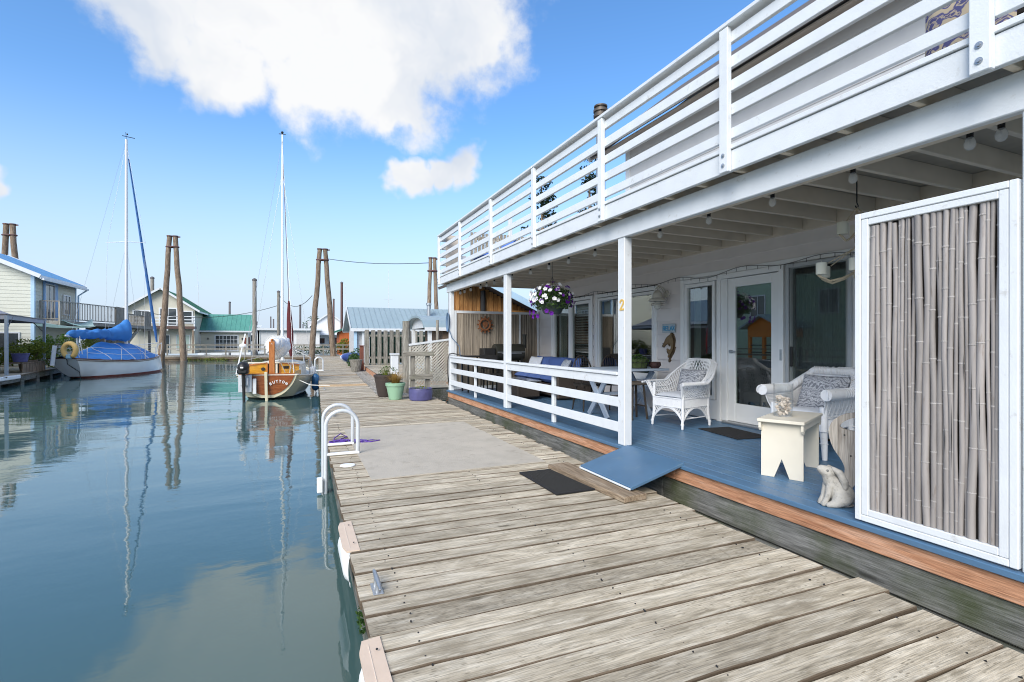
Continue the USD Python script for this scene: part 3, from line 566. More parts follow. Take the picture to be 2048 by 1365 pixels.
# ---------------------------------------------------------------- wicker chairs
def wicker_chair(name, label, loc, rotz, kind):
    """Faces local -x, width along y."""
    o = local(name, label, 'armchair', loc, rotz)
    W_ = M['wicker']; hw = .29 if kind == 1 else .30; sd = .30
    st = [(-.28, -hw+.04), (-.28, hw-.04), (.28, -hw+.08), (.28, hw-.08)]
    for k, (x, y) in enumerate(st):
        b = MB()
        if kind == 1:
            b.tube([(x*1.08, y*1.05, 0.05), (x, y, .2), (x, y, .40), (x, y, .60 if k < 2 else .44)], [.018, .022, .022, .02], 9)
            b.lathe([(.008, 0), (.017, .008), (.019, .05), (.023, .055), (.023, .075), (.017, .08)], (x*1.08, y*1.05, 0), 12)
        else:
            b.tube([(x*1.08, y*1.1, 0.0), (x*1.04, y*1.05, .16), (x, y, .30), (x, y, .52 if k < 2 else .44)], [.024, .032, .036, .036], 10)
            for z in (.16, .28): b.lathe([(.03, -.006), (.041, 0), (.03, .006)], (x*1.03, y*1.04, z), 10)
        obj('leg', b, W_, o, smooth=40, world=False)
    b = MB(); z0, z1 = .285, .40                       # woven skirt with its ribs
    ring = [(-.29, -hw+.03), (-.29, hw-.03), (.27, hw-.08), (.27, -hw+.08)]
    for (xa, ya), (xb, yb) in zip(ring, ring[1:]+ring[:1]):
        b.bar((xa, ya, (z0+z1)/2), (xb, yb, (z0+z1)/2), .008, z1-z0); L = math.hypot(xb-xa, yb-ya); k = int(L/.022)
        for q in range(k+1): t = q/k; b.tube([(xa+(xb-xa)*t, ya+(yb-ya)*t, z0), (xa+(xb-xa)*t, ya+(yb-ya)*t, z1)], .0085, 5, cap=False)
        b.tube([(xa, ya, z1), (xb, yb, z1)], .012, 6); b.tube([(xa, ya, z0), (xb, yb, z0)], .010, 6)
    obj('woven_skirt', b, W_, o, world=False)
    # the horseshoe of back and arms
    def rail(t):                                        # t from 0 (front of left arm) to 1
        a = (t-.5)*2; s = abs(a); y = hw*1.08*math.copysign(1, a)*min(1, (s*1.9)**.62) if s > 0 else 0
        x = .36-.72*max(0, (s-.30)/.70)**1.05
        z = .92-.30*max(0, min(1, (s-.20)/.42))**1.25 if kind == 1 else .84-.19*max(0, min(1, (s-.24)/.30))**1.1
        return np.array([x, y, z])
    T = np.linspace(0, 1, 61); Rr = np.array([rail(t) for t in T]); b = MB()
    wd = .085 if kind == 1 else .13
    out = Rr.copy(); out[:, 2] = 0; cen = np.array([-.05, 0, 0]); dn = out-cen; dn /= np.linalg.norm(dn, axis=1, keepdims=True)
    inn = Rr-dn*.015; outp = Rr+dn*wd*.75+np.array([0, 0, -.018])
    if kind == 1:
        for i in range(60):                             # flat woven band of short strands
            for f in (.0, .5): b.tube([inn[i]*(1-f)+inn[i+1]*f, (outp[i]+inn[i])/2*(1-f)+(outp[i+1]+inn[i+1])/2*f+np.array([0, 0, .012]), outp[i]*(1-f)+outp[i+1]*f], .0065, 5, cap=False)
        b.tube(inn, .012, 7); b.tube(outp, .015, 7)
    else:
        b.tube(Rr+dn*.02, .052*np.interp(T, [0, .06, .3, .7, .94, 1], [1.1, 1.15, .9, .9, 1.15, 1.1]), 12)
        for i in range(0, 61): b.tube([Rr[i]+dn[i]*.02+.054*(dn[i]*math.cos(q)+np.array([0, 0, math.sin(q)])) for q in np.linspace(-.6, 3.6, 9)], .0055, 4, cap=False)
    obj('arm_and_back_roll', b, W_, o, smooth=40 if kind == 2 else False, world=False)
    b = MB(); base = np.array([[.27 if abs(r_[1]) < hw*.9 and r_[0] > .2 else np.clip(r_[0], -.28, .27), np.clip(r_[1], -hw+.04, hw-.04), .40] for r_ in Rr])
    if kind == 1:                                       # open diamond lattice between skirt and roll
        for sgn in (-1, 1):
            for i in range(0, 61, 1):
                j = int(np.clip(i+sgn*5, 0, 60)); b.tube([base[i], base[i]*.5+inn[j]*.5+dn[i]*.012, inn[j]], .0045, 4, cap=False)
        for f in (.33, .62): b.tube(base*(1-f)+inn*f, .006, 5)
        for i in (0, 60):
            for q in (-.03, .0, .03): b.tube([base[i]+[q*.6, 0, 0], inn[i]+[q, 0, -.01]], .009, 5)
    else:                                               # close weave
        V = np.vstack([base, base*.5+Rr*.5+dn*.01, Rr]); n_ = 61
        b.add(V, [(r*n_+i, r*n_+i+1, (r+1)*n_+i+1, (r+1)*n_+i) for r in range(2) for i in range(60)])
        for f in np.linspace(.05, .95, 16): b.tube(base*(1-f)+Rr*f+dn*.004*math.sin(f*40), .006, 4, cap=False)
        for i in range(0, 61, 2): b.tube([base[i], base[i]*.5+Rr[i]*.5+dn[i]*.012, Rr[i]], .005, 4, cap=False)
    obj('lattice' if kind == 1 else 'woven_side', b, W_, o, world=False)
    if kind == 1:                                       # arched aprons under the skirt
        b = MB()
        for (xa, ya), (xb, yb) in zip(ring, ring[1:]+ring[:1]):
            arc = [np.array([xa+(xb-xa)*t, ya+(yb-ya)*t, .285-.175*abs(2*t-1)**2.2]) for t in np.linspace(0, 1, 17)]; b.tube(arc, .009, 6); b.tube([p-[0, 0, .018] for p in arc], .009, 6)
            for q in range(17):
                for sg in (-2, 2):
                    t = np.clip((q+sg)/16, 0, 1); b.tube([arc[q], (xa+(xb-xa)*t, ya+(yb-ya)*t, .285)], .004, 4, cap=False)
        b.tube([(-.26, -hw+.06, .13), (.26, -hw+.1, .13)], .008, 6); b.tube([(-.26, hw-.06, .13), (.26, hw-.1, .13)], .008, 6); b.tube([(0, -hw+.08, .13), (0, hw-.08, .13)], .008, 6)
        obj('apron', b, W_, o, world=False)
    def pad(cx, cy, cz, sx, sy, sz, tilt=0., yaw=0., n=14, pinch=.75):
        u = np.linspace(-1, 1, n); X, Y = np.meshgrid(u, u, indexing='ij'); d = (1-np.abs(X)**pinch*0-np.maximum(np.abs(X), np.abs(Y))**5)
        edge = np.sqrt(np.clip((1-X**4)*(1-Y**4), 0, 1))
        top = np.stack([X*sx*(1-.06*(1-np.abs(Y))), Y*sy*(1-.06*(1-np.abs(X))), edge*sz], -1); bot = top*[1, 1, -1]
        V = np.vstack([top.reshape(-1, 3), bot.reshape(-1, 3)]); Fq = []
        for i in range(n-1):
            for j in range(n-1): a = i*n+j; Fq += [(a, a+n, a+n+1, a+1), (n*n+a, n*n+a+1, n*n+a+n+1, n*n+a+n)]
        b = MB().add(V, Fq); b.rot(tilt, 'y').rot(yaw, 'z').move((cx, cy, cz)); return b
    obj('seat_cushion', pad(-.03, 0, .425, .27, hw-.05, .045), M['cushion'], o, smooth=True, world=False)
    return o, pad
c1, pad = wicker_chair('wicker_armchair', 'white lattice wicker armchair on thin legs by the narrow window', (4.98, 5.56, BZ), 8, 1)
p = local('throw_pillow', 'small grey paisley pillow leaning in the lattice wicker armchair', 'pillow', (4.98, 5.56, BZ), 8)
obj('cover', pad(.16, -.02, .60, .19, .21, .075, tilt=-72), M['paisley'], p, smooth=True, world=False)
c2, pad = wicker_chair('wicker_armchair', 'white rolled arm wicker armchair behind the cream bench', (5.08, 3.68, BZ), 6, 2)
p = local('throw_pillow', 'large grey paisley pillow leaning in the rolled arm wicker armchair', 'pillow', (5.08, 3.68, BZ), 6)
obj('cover', pad(.11, -.03, .62, .21, .245, .085, tilt=-64), M['paisley'], p, smooth=True, world=False)
# ---------------------------------------------------------------- bench, jar, rabbit, board, mats
BR = math.degrees(math.atan2(.423, .906)); bc = (4.125, 3.205, BZ)
o = local('cream_bench', 'small cream wooden bench with notched end boards', 'bench', bc, BR)
obj('top', MB().box(-.37, .37, -.185, .185, .478, .505, .004), M['cream'], o, world=False)
for x in (-.31, .29):
    b = MB().prism([(-.165, .001), (-.06, .001), (0, .165), (.06, .001), (.165, .001), (.165, .477), (-.165, .477)], .022, (x, 0, 0), (0, 1, 0), (0, 0, 1)); obj('end_board', b, M['cream'], o, world=False)
for y in (-.175, .155):
    b = MB().prism([(-.355, .477), (-.355, .425), (-.335, .40), (-.30, .40), (-.285, .43), (.285, .43), (.30, .40), (.335, .40), (.355, .425), (.355, .477)], .019, (0, y+.019, 0), (1, 0, 0), (0, 0, 1)); obj('side_rail', b, M['cream'], o, world=False)
jx, jy, jz = 4.02, 3.20, BZ+.507
o = thing('shell_jar', 'clear glass jar half full of pale seashells on the cream bench', 'jar', (jx, jy, jz))
M['jar'] = thin_glass('clear_jar_glass', (.97, .975, .975), .03, .02)
obj('glass', MB().lathe([(.001, .001), (.070, .001), (.078, .012), (.080, .10), (.078, .27), (.082, .292), (.078, .292), (.074, .27), (.075, .10), (.07, .016), (.001, .013)], (jx, jy, jz), 32), M['jar'], o, smooth=40)
M['shell'] = paint('pale_seashell', (.66, .58, .50), .5, .3, 30., .4, rnd=.25)
for k in range(70):
    a, r = rng.uniform(0, 6.3), .056*math.sqrt(rng.random()); z = .022+.15*rng.random(); s = rng.uniform(.012, .022)
    b = MB().lathe([(.05, -.1), (.75, -.12), (1., .05), (.9, .3), (.5, .55), (.05, .68)], n=9)
    b.v[0] = b.v[0]*s; b.v[0][:, :2] *= 1+.12*np.cos(np.arctan2(b.v[0][:, 1], b.v[0][:, 0])*5)[:, None]; b.rot(rng.uniform(0, 360), 'x').rot(rng.uniform(0, 360)); b.move((jx+r*math.cos(a), jy+r*math.sin(a), jz+z)); obj('seashell', b, M['shell'], o, smooth=50)
def blend(parts, edge=.012, it=14):
    """Hulls of sphere pairs, joined and smoothed into one skin. parts: lists of (point, radius)."""
    import trimesh
    ms = []
    for chain in parts:
        for (p, r), (q, s) in zip(chain, chain[1:]):
            a = m3.Manifold.sphere(1, 20); ms.append(m3.Manifold.batch_hull([a.scale((r,)*3 if np.ndim(r) == 0 else tuple(r)).translate(tuple(p)), a.scale((s,)*3 if np.ndim(s) == 0 else tuple(s)).translate(tuple(q))]))
    m = m3.Manifold.batch_boolean(ms, m3.OpType.Add).refine_to_length(edge).to_mesh()
    t = trimesh.Trimesh(np.asarray(m.vert_properties)[:, :3], np.asarray(m.tri_verts)); trimesh.smoothing.filter_taubin(t, iterations=it); return np.array(t.vertices), np.array(t.faces)
# rabbit: faces local -x
o = local('rabbit_statue', 'grey stone rabbit statue sitting with its nose raised', 'statue', (3.56, 2.42, BZ), -28)
body = [[((.045, 0, .085), .085), ((.02, 0, .13), .070), ((-.03, 0, .18), .045), ((-.045, 0, .222), .040)],
        [((-.045, 0, .236), .047), ((-.085, 0, .258), .031), ((-.098, 0, .264), .022)],
        [((.03, .05, .07), .062), ((-.02, .06, .03), .03), ((-.065, .05, .016), .017)], [((.03, -.05, .07), .062), ((-.02, -.06, .03), .03), ((-.065, -.05, .016), .017)],
        [((-.04, .025, .15), .026), ((-.062, .025, .06), .018), ((-.085, .025, .016), .017)], [((-.04, -.025, .15), .026), ((-.062, -.025, .06), .018), ((-.085, -.025, .016), .017)],
        [((.12, 0, .045), .028), ((.13, 0, .05), .026)], [((.0, 0, .012), (.10, .075, .012)), ((.03, 0, .012), (.10, .075, .012))]]
bd = obj('body', blend(body, .010, 10), M['stone'], o, smooth=True, world=False)
for s in (-1, 1): obj('ear', blend([[((-.022, s*.030, .268), .015), ((.012, s*.050, .242), .024), ((.034, s*.066, .185), .026), ((.036, s*.070, .145), .016)]], .007, 8), M['stone'], o, smooth=True, world=False)
for s in (-1, 1): obj('eye', MB().ball((-.066, s*.041, .258), .0085, 8), paint('worn_stone_eye', (.16, .16, .155), .8) if s < 0 else '/World/Looks/worn_stone_eye', o, world=False)
# curvy board with a hand hole
o = local('wooden_board', 'curvy weathered wooden board with a hand hole behind the rabbit statue', 'board', (3.83, 2.40, BZ), -66)
pts = [(-.10, .0), (-.155, .03), (-.16, .09), (-.125, .15), (-.10, .20), (-.115, .28), (-.165, .36), (-.195, .44), (-.20, .52), (-.165, .59), (-.10, .635), (-.02, .655), (.06, .645), (.13, .60), (.17, .52), (.165, .43), (.13, .35), (.095, .27), (.09, .2), (.115, .13), (.13, .06), (.115, .0), (.06, .0), (.045, .10), (-.01, .13), (-.05, .10), (-.055, .0)]
from scipy.interpolate import splprep, splev
def spline(pts, n=90, s=0.0):
    P = np.array(pts+pts[:1], float); tck, _ = splprep(P.T, s=s, per=True); return np.stack(splev(np.linspace(0, 1, n, endpoint=False), tck), 1)
hole = spline([(-.13, .545), (-.02, .515), (.09, .55), (.04, .605), (-.08, .595)], 24)
obj('plank', MB().prism(spline(pts)[::-1], .032, (0, 0, 0), (1, 0, 0), (0, 0, 1), hole=[hole]), M['driftwood'], o, world=False)
for q, zz in ((-.06, .33), (.02, .30), (.05, .26), (-.10, .48)): obj('nail_head', MB().cyl((q, .0005, zz), (q, -.036, zz), .006, 8), M['black'], o, world=False)
o = thing('door_mat', 'thin black door mat on the blue porch floor before the glass door', 'doormat', (5.1, 4.82, BZ))
b = MB().box(4.90, 5.38, 4.44, 5.20, BZ+.003, BZ+.013, .003); obj('mat', b.rot(-8, c=(5.1, 4.82, 0)), M['rubber'], o)
# ---------------------------------------------------------------- ramp and dock things
o = thing('ramp', 'square blue painted ramp from the porch down to the dock', 'ramp', (3.07, 4.2, DZ))
P0, P1 = np.array([3.40, BZ+.012]), np.array([2.79, DZ+.085])
for k in range(1):
    b = MB().bar((P1[0], 4.205, P1[1]), (P0[0], 4.205, P0[1]), .89, .03, b=.004); obj('panel', b, M['blue'], o)
obj('edge_strip', MB().box(2.774, 2.786, 3.765, 4.645, DZ+.070, DZ+.088, .003), M['white'], o)
o = thing('loose_plank', 'brown plank lying under the low edge of the blue ramp', 'plank', (2.75, 4.2, DZ))
b = MB().box(2.61, 2.86, 3.66, 4.98, DZ+.004, DZ+.058, .006); obj('board', b.rot(3, c=(2.72, 4.2, 0)), wood('brown_worn_board', (.15, .105, .07), (.30, .225, .15), (.42, .34, .25), 'y'), o)
o = thing('dock_mat', 'ribbed black rubber mat lying on the dock beside the ramp', 'doormat', (2.43, 4.5, DZ))
b = MB().box(2.20, 2.655, 4.09, 4.93, DZ+.004, DZ+.012, .003); obj('base', b, M['rubber'], o)
b = frame_yz(MB(), 4.09, 4.93, -2.655, -2.20, .03, DZ+.0125, DZ+.019); b.v = [np.stack([-v[:, 2], v[:, 1], v[:, 0]], 1) for v in b.v]; b.f = [f[:, ::-1] for f in b.f]; obj('border', b, M['rubber'], o)
b = MB()
for k in range(52): b.box(2.232, 2.622, 4.125+k*.0150, 4.131+k*.0150, DZ+.0125, DZ+.0165)
obj('ribs', b, paint('dark_grey_fibre', (.035, .035, .034), .95, .3, 80., .6), o)
M['carpet'] = paint('beige_outdoor_carpet', (.43, .39, .325), .95, .10, 4., .9, dirt=(.32, .29, .24), dirt_at=.55)
o = thing('outdoor_rug', 'flat beige rug lying across the dock', 'rug', (1.7, 6.9, DZ))
n = 26; X, Y = np.meshgrid(np.linspace(.715, 2.70, n), np.linspace(5.28, 8.45, n), indexing='ij'); Z = DZ+.0105+.004*meshkit.noise(np.stack([X*3, Y*3, X*0], -1), 3)
V = np.vstack([np.stack([X, Y, Z], -1).reshape(-1, 3), np.stack([X, Y, 0*Z+DZ+.003], -1).reshape(-1, 3)]); Fq = [(i*n+j, (i+1)*n+j, (i+1)*n+j+1, i*n+j+1) for i in range(n-1) for j in range(n-1)]
e = [i*n for i in range(n)]+[(n-1)*n+j for j in range(1, n)]+[i*n+n-1 for i in range(n-2, -1, -1)]+[j for j in range(n-2, 0, -1)]
Fq += [(e[k], n*n+e[k], n*n+e[(k+1) % len(e)], e[(k+1) % len(e)]) for k in range(len(e))]
obj('carpet', MB().add(V, Fq), M['carpet'], o)
# ladders with two hoops
M['ladder'] = paint('grey_white_aluminium_tube', (.62, .65, .67), .35, .05, 8., .05, metal=.25)
def ladder(name, label, x0, x1, ys, top, step=True):
    o = thing(name, label, 'ladder', ((x0+x1)/2, sum(ys)/2, DZ))
    for y in ys:
        r = (x1-x0)/2; zc = top-r; a = np.linspace(PI, 0, 17)
        P = [(x0, y, -.8), (x0, y, 0.2)]+[((x0+x1)/2+r*math.cos(q), y, zc+r*math.sin(q)) for q in a]+[(x1, y, DZ+.028)]
        h = obj('hoop', MB().tube(P, .024, 12), M['ladder'], o, smooth=True)
        obj('foot_rail', MB().bar((x0+.02, y, DZ+.024), (x1+.02, y, DZ+.024), .05, .03, b=.006), M['white_trim'], o)
    for z in (-.08, -.36, -.62): obj('rung', MB().bar((x0-.01, ys[0], z), (x0-.01, ys[1], z), .07, .035, b=.008), M['ladder'], o)
    if step: obj('float_block', MB().box(x0-.10, x0-.03, ys[0]-.06, ys[0]+.04, .02, .20, .012), M['white_trim'], o)
    return o
ladder('dock_ladder', 'white metal swim ladder with two tall hoops beside the beige rug', .345, .725, (6.60, 7.22), 1.005)
ladder('dock_ladder', 'small white hooped swim ladder on the dock beyond the varnished sailboat', .86, 1.22, (25.3, 25.9), 1.10, False)
M['rope_p'] = paint('violet_rope', (.13, .06, .36), .8, .5, 60., .6)
o = thing('mooring_rope', 'violet rope lying in a loose zigzag by the ladder', 'rope', (.6, 7.4, DZ))
t = np.linspace(0, 1, 150); P = np.stack([.50+.36*t+.11*np.sin(t*40)*(1-t*.3), 7.42+.09*np.cos(t*40)-.1*t+.03*np.sin(t*9), DZ+.014+.012*np.abs(np.sin(t*23))], 1)
b = MB().tube(P, .009, 6); P2 = [(.86, 7.32, DZ+.013), (1.0, 7.36, DZ+.022), (1.10, 7.29, DZ+.022), (.98, 7.23, DZ+.022), (.84, 7.26, DZ+.013)]; b.tube(P2, .008, 6); b.tube([(.50, 7.5, DZ+.013), (.52, 7.7, DZ+.02), (.62, 7.86, DZ+.05), (.70, 7.78, DZ+.013), (.6, 7.6, DZ+.02)], .008, 6)
obj('line', b, M['rope_p'], o, smooth=True)
def cleat(label, x, y, group=None, s=1.):
    o = local('dock_cleat', label, 'cleat', (x, y, DZ), 0, group); s *= .82
    b = MB(); b.tube([(0, -.16*s, .068*s), (0, -.11*s, .074*s), (0, 0, .072*s), (0, .11*s, .074*s), (0, .16*s, .068*s)], [.007*s, .014*s, .018*s, .014*s, .007*s], 12); obj('horn', b, M['zinc'], o, smooth=True, world=False)
    for q in (-.045, .045): obj('stem', MB().lathe([(.022*s, .006*s), (.016*s, .03*s), (.015*s, .065*s)], (0, q*s, 0), 12), M['zinc'], o, smooth=True, world=False)
    obj('base', MB().box(-.035*s, .035*s, -.09*s, .09*s, .001, .008*s, .002), M['zinc'], o, world=False)
cleat('grey metal cleat on the near dock edge between the two corner bumpers', .43, 2.96)
cleat('dark metal cleat at the dock edge behind the ladder', .66, 10.1)
cleat('dark metal cleat at the dock edge beside the varnished sailboat', .78, 15.6)
M['bumper'] = paint('cream_vinyl_bumper', (.62, .485, .37), .5, .05, 6., .1)
def bumper(label, y0, y1):
    o = thing('dock_bumper', label, 'bumper', (XL(y0), (y0+y1)/2, DZ)); x = XL((y0+y1)/2); c = .07
    b = MB().prism([(y0, 0), (y1, 0), (y1-.01, -.085), (y1-c-.03, -.105), (y0+c+.03, -.105), (y0+.01, -.085)][::-1], .012, (x+.055, 0, DZ+.009), (0, 1, 0), (1, 0, 0)); b.f = [f[:, ::-1] for f in b.f] if False else b.f
    obj('top_flap', b, M['bumper'], o)
    b = MB(); a = np.linspace(0, PI, 9); prof = [(x-.005, DZ+.012)]+[(x-.006-.045*math.sin(q), DZ-.05-.11*(1-math.cos(q))/2*1.6) for q in a]+[(x-.005, DZ-.26)]
    k = len(prof); V = [(p[0], y, p[1]) for y in (y0+.05, y0+.08, y1-.08, y1-.05) for p in prof]
    V = np.array(V); V[:k, 0] = V[:k, 0]*.3+(x-.004)*.7; V[3*k:, 0] = V[3*k:, 0]*.3+(x-.004)*.7
    b.add(V, [(r*k+i, r*k+i+1, (r+1)*k+i+1, (r+1)*k+i) for r in range(3) for i in range(k-1)]); obj('fender_roll', b, M['white_trim'], o, smooth=50)
    for q in (y0+.12, y1-.12): obj('screw', MB().cyl((x+.025, q, DZ+.019), (x+.025, q, DZ+.023), .0055, 8), M['black'], o)
bumper('cream vinyl dock bumper nearest the viewer at the picture bottom', 1.72, 2.47)
bumper('cream vinyl dock bumper between the cleat and the ladder', 3.54, 4.14)
tag(obj('deck_plate', MB().lathe([(.001, DZ+.004), (.085, DZ+.004), (.08, DZ+.012), (.05, DZ+.016), (.001, DZ+.017)], (.55, 6.02, 0), 22), M['white_trim'], smooth=40), 'round white plastic plate on the planks beside the ladder foot', 'deck plate')
tag(obj('dock_weed', leaves(MB(), blob_points(90, (.345, 2.95, .30), (.025, .08, .08), shell=.2), .032), M['leaf']), 'small green weed growing out of the dock side by the near cleat', 'weed')
# ---------------------------------------------------------------- porch furniture
M['wick_dark'] = paint('dark_brown_wicker', (.055, .042, .034), .6, .25, 40., .8)
M['navy'] = paint('blue_outdoor_cushion', (.075, .13, .33), .9, .08, 6., .3)
M['pale_print'] = paisley('pale_print_pillow', (.55, .58, .62), (.34, .38, .44), 26.)
o = thing('outdoor_sofa', 'dark wicker sofa with blue cushions against the far porch wall', 'sofa', (5.15, 9.9, BZ))
b = MB().box(4.78, 5.50, 8.95, 11.0, BZ+.06, BZ+.30, .02); b.box(5.40, 5.56, 8.95, 11.0, BZ+.30, BZ+.62, .02)
obj('base', b, M['wick_dark'], o)
for ya, yb in ((8.80, 8.945), (11.005, 11.15)): obj('arm', MB().box(4.76, 5.56, ya, yb, BZ+.02, BZ+.58, .03), M['wick_dark'], o)
def cush(parent, name, c, s, m, tilt=0, yaw=0):
    b = pad(0, 0, 0, *s, tilt=tilt, yaw=yaw); b.move(c); return obj(name, b, m, parent, smooth=True)
for k in range(3):
    y = 9.29+k*.68; cush(o, 'seat_cushion', (5.08, y, BZ+.39), (.33, .335, .085), M['navy']); cush(o, 'back_cushion', (5.36, y, BZ+.63), (.20, .335, .09), M['navy'], tilt=-78)
p = thing('throw_pillow', 'pale patterned pillow at the near end of the blue sofa', 'pillow', (5.2, 9.35, BZ+.5)); cush(p, 'cover', (5.20, 9.30, BZ+.62), (.19, .21, .07), M['pale_print'], tilt=-62, yaw=-14)
p = thing('throw_pillow', 'pale grey pillow at the far end of the blue sofa', 'pillow', (5.2, 10.75, BZ+.5)); cush(p, 'cover', (5.18, 10.72, BZ+.63), (.20, .24, .07), M['cushion'], tilt=-66, yaw=8)
o = thing('coffee_table', 'low dark wicker coffee table with a grey top before the blue sofa', 'coffee table', (4.35, 9.7, BZ))
b = MB().box(4.05, 4.55, 9.15, 10.25, BZ+.05, BZ+.36, .02); obj('base', b, M['wick_dark'], o); obj('top', MB().box(4.03, 4.57, 9.13, 10.27, BZ+.363, BZ+.385, .004), paint('grey_glass_table_top', (.20, .22, .24), .15, .05, 3.), o)
# barrel smoker along the far screen
o = thing('smoker_grill', 'black barrel smoker grill with a short chimney before the far bamboo screen', 'grill', (4.9, 11.2, BZ)); gz = 1.60; gy = 11.26
pr = [(.001, 4.36), (.18, 4.365), (.20, 4.38), (.20, 5.10), (.18, 5.115), (.001, 5.12)]
b = MB().lathe(pr, n=26); b.v[0] = np.stack([b.v[0][:, 2], b.v[0][:, 0]+gy, b.v[0][:, 1]+gz], 1); M['grill'] = paint('black_olive_grill_paint', (.030, .030, .024), .38, .15, 6.)
obj('barrel', b, M['grill'], o, smooth=40)
obj('lid_seam', MB().box(4.385, 5.095, gy-.205, gy-.195, gz+.0, gz+.014), M['zinc'], o)
b = MB().tube([(4.50, gy-.2, gz-.02), (4.50, gy-.25, gz-.02), (4.98, gy-.25, gz-.02), (4.98, gy-.2, gz-.02)], .011, 8); obj('handle', b, M['zinc'], o)
obj('chimney', MB().lathe([(.045, gz+.10), (.045, gz+.40), (.06, gz+.405), (.06, gz+.43), (.001, gz+.44)], (5.17, gy, 0), 14), M['grill'], o, smooth=40)
obj('hopper', MB().box(4.05, 4.345, gy-.18, gy+.16, gz-.22, gz+.10, .012), M['black'], o)
for x in (4.40, 5.05):
    for y in (gy-.18, gy+.18): obj('leg', MB().bar((x, y, BZ), (x, y*.6+gy*.4, gz-.14), .035, .035), M['black'], o)
obj('shelf', MB().box(4.38, 5.08, gy-.2, gy+.2, BZ+.22, BZ+.24), M['black'], o)
o = thing('side_table', 'black metal side table in the far corner of the porch', 'table', (3.82, 11.2, BZ))
obj('top', MB().box(3.60, 4.03, 10.95, 11.45, 1.50, 1.53, .005), M['black'], o)
for x in (3.63, 4.0):
    for y in (10.98, 11.42): obj('leg', MB().bar((x, y, BZ), (x, y, 1.498), .03, .03), M['black'], o)
o = thing('folding_chair', 'dark metal porch chair beside the black side table', 'chair', (4.05, 10.55, BZ))
obj('seat', MB().box(3.85, 4.27, 10.35, 10.75, BZ+.42, BZ+.445, .01), M['black'], o)
obj('back', MB().box(3.86, 4.26, 10.76, 10.785, BZ+.55, BZ+.86, .008), M['black'], o)
for x in (3.87, 4.25):
    obj('leg', MB().bar((x, 10.38, BZ), (x, 10.37, BZ+.42), .022, .022), M['black'], o); obj('leg', MB().bar((x, 10.80, BZ), (x, 10.77, BZ+.86), .022, .022), M['black'], o)
# blue grey table on crossed legs
M['table'] = paint('blue_grey_table_paint', (.33, .40, .49), .4, .07, 4., .1)
o = thing('porch_table', 'blue grey table on crossed legs behind the porch railing', 'table', (4.8, 6.75, BZ))
for k in range(5): obj('top_board', MB().box(4.12, 5.42, 6.33+k*.176, 6.33+k*.176+.173, 1.405, 1.437, .004), M['table'], o)
for x in (4.37, 5.18):
    b = MB().bar((x-.018, 6.46, BZ), (x-.018, 7.04, 1.40), .03, .085); obj('crossed_leg', b, M['table'], o)
    b = MB().bar((x+.018, 7.04, BZ), (x+.018, 6.46, 1.40), .03, .085); obj('crossed_leg', b, M['table'], o)
obj('stretcher', MB().bar((4.30, 6.75, 1.04), (5.25, 6.75, 1.04), .06, .04), M['table'], o)
M['dkwood'] = wood('black_brown_chair_wood', (.018, .014, .011), (.04, .032, .026), (.06, .05, .04), 'z', rough=.45, knots=False)
def windsor(label, loc, rotz):
    o = local('windsor_chair', label, 'chair', loc, rotz); m = M['dkwood']     # sits facing local -y
    pr = spline([(-.21, -.19), (0, -.21), (.21, -.19), (.19, .15), (0, .2), (-.19, .15)], 32); obj('seat', MB().prism(pr, .035, (0, 0, .42)), m, o, world=False)
    for x in (-1, 1):
        for y in (-1, 1): obj('leg', MB().tube([(x*.20, y*.18, 0), (x*.175, y*.155, .22), (x*.14, y*.12, .42)], [.011, .018, .013], 8), m, o, smooth=True, world=False)
    for x in (-1, 1): obj('stretcher', MB().tube([(x*.175, -.155, .22), (x*.175, .155, .22)], .010, 6), m, o, world=False)
    obj('stretcher', MB().tube([(-.175, 0, .22), (.175, 0, .22)], .010, 6), m, o, world=False)
    a = np.linspace(PI, 0, 21); bow = [(.19*math.cos(q)*(1.05 if 0 < i < 20 else 1), .155+.07*math.sin(q), .455+.47*math.sin(q)**.75 if 0 < i < 20 else .455) for i, q in enumerate(a)]
    obj('bow', MB().tube(bow, .013, 8), m, o, smooth=True, world=False)
    for k in range(7):
        x = -.135+k*.045; top = .455+.47*math.sqrt(max(0, 1-(x/.2)**2))**.75; obj('spindle', MB().tube([(x*.8, .15, .455), (x, .155+.07*math.sqrt(1-(x/.2)**2), top)], .006, 6), m, o, world=False)
    return o
windsor('black bow backed chair at the far left side of the blue grey table', (4.62, 7.45, BZ), 0)
windsor('black bow backed chair at the far right side of the blue grey table', (5.16, 7.42, BZ), -8)
o = thing('wooden_stool', 'dark wooden stool under the blue grey table by the lattice armchair', 'stool', (4.74, 6.32, BZ))
obj('seat', MB().box(4.58, 4.90, 6.17, 6.47, BZ+.52, BZ+.56, .012), wood('worn_brown_seat', (.06, .05, .04), (.14, .12, .10), (.2, .17, .14), 'x'), o)
for x in (4.60, 4.88):
    for y in (6.19, 6.45): obj('leg', MB().bar((x, y, BZ), (x*.7+4.74*.3, y*.7+6.32*.3, BZ+.52), .03, .03), M['dkwood'], o)
for x in (4.63, 4.85): obj('stretcher', MB().bar((x, 6.2, BZ+.2), (x, 6.44, BZ+.2), .02, .02), M['dkwood'], o)
o = thing('wire_plant_basket', 'green leafy plant in a wire basket on the blue grey table', 'plant basket', (5.02, 6.62, 1.437)); c = (5.02, 6.62)
b = MB()
for z, r in ((1.445, .15), (1.53, .17), (1.62, .19)): b.tube([(c[0]+r*math.cos(a), c[1]+r*math.sin(a), z) for a in np.linspace(0, 2*PI, 20, endpoint=False)], .004, 5, closed=True)
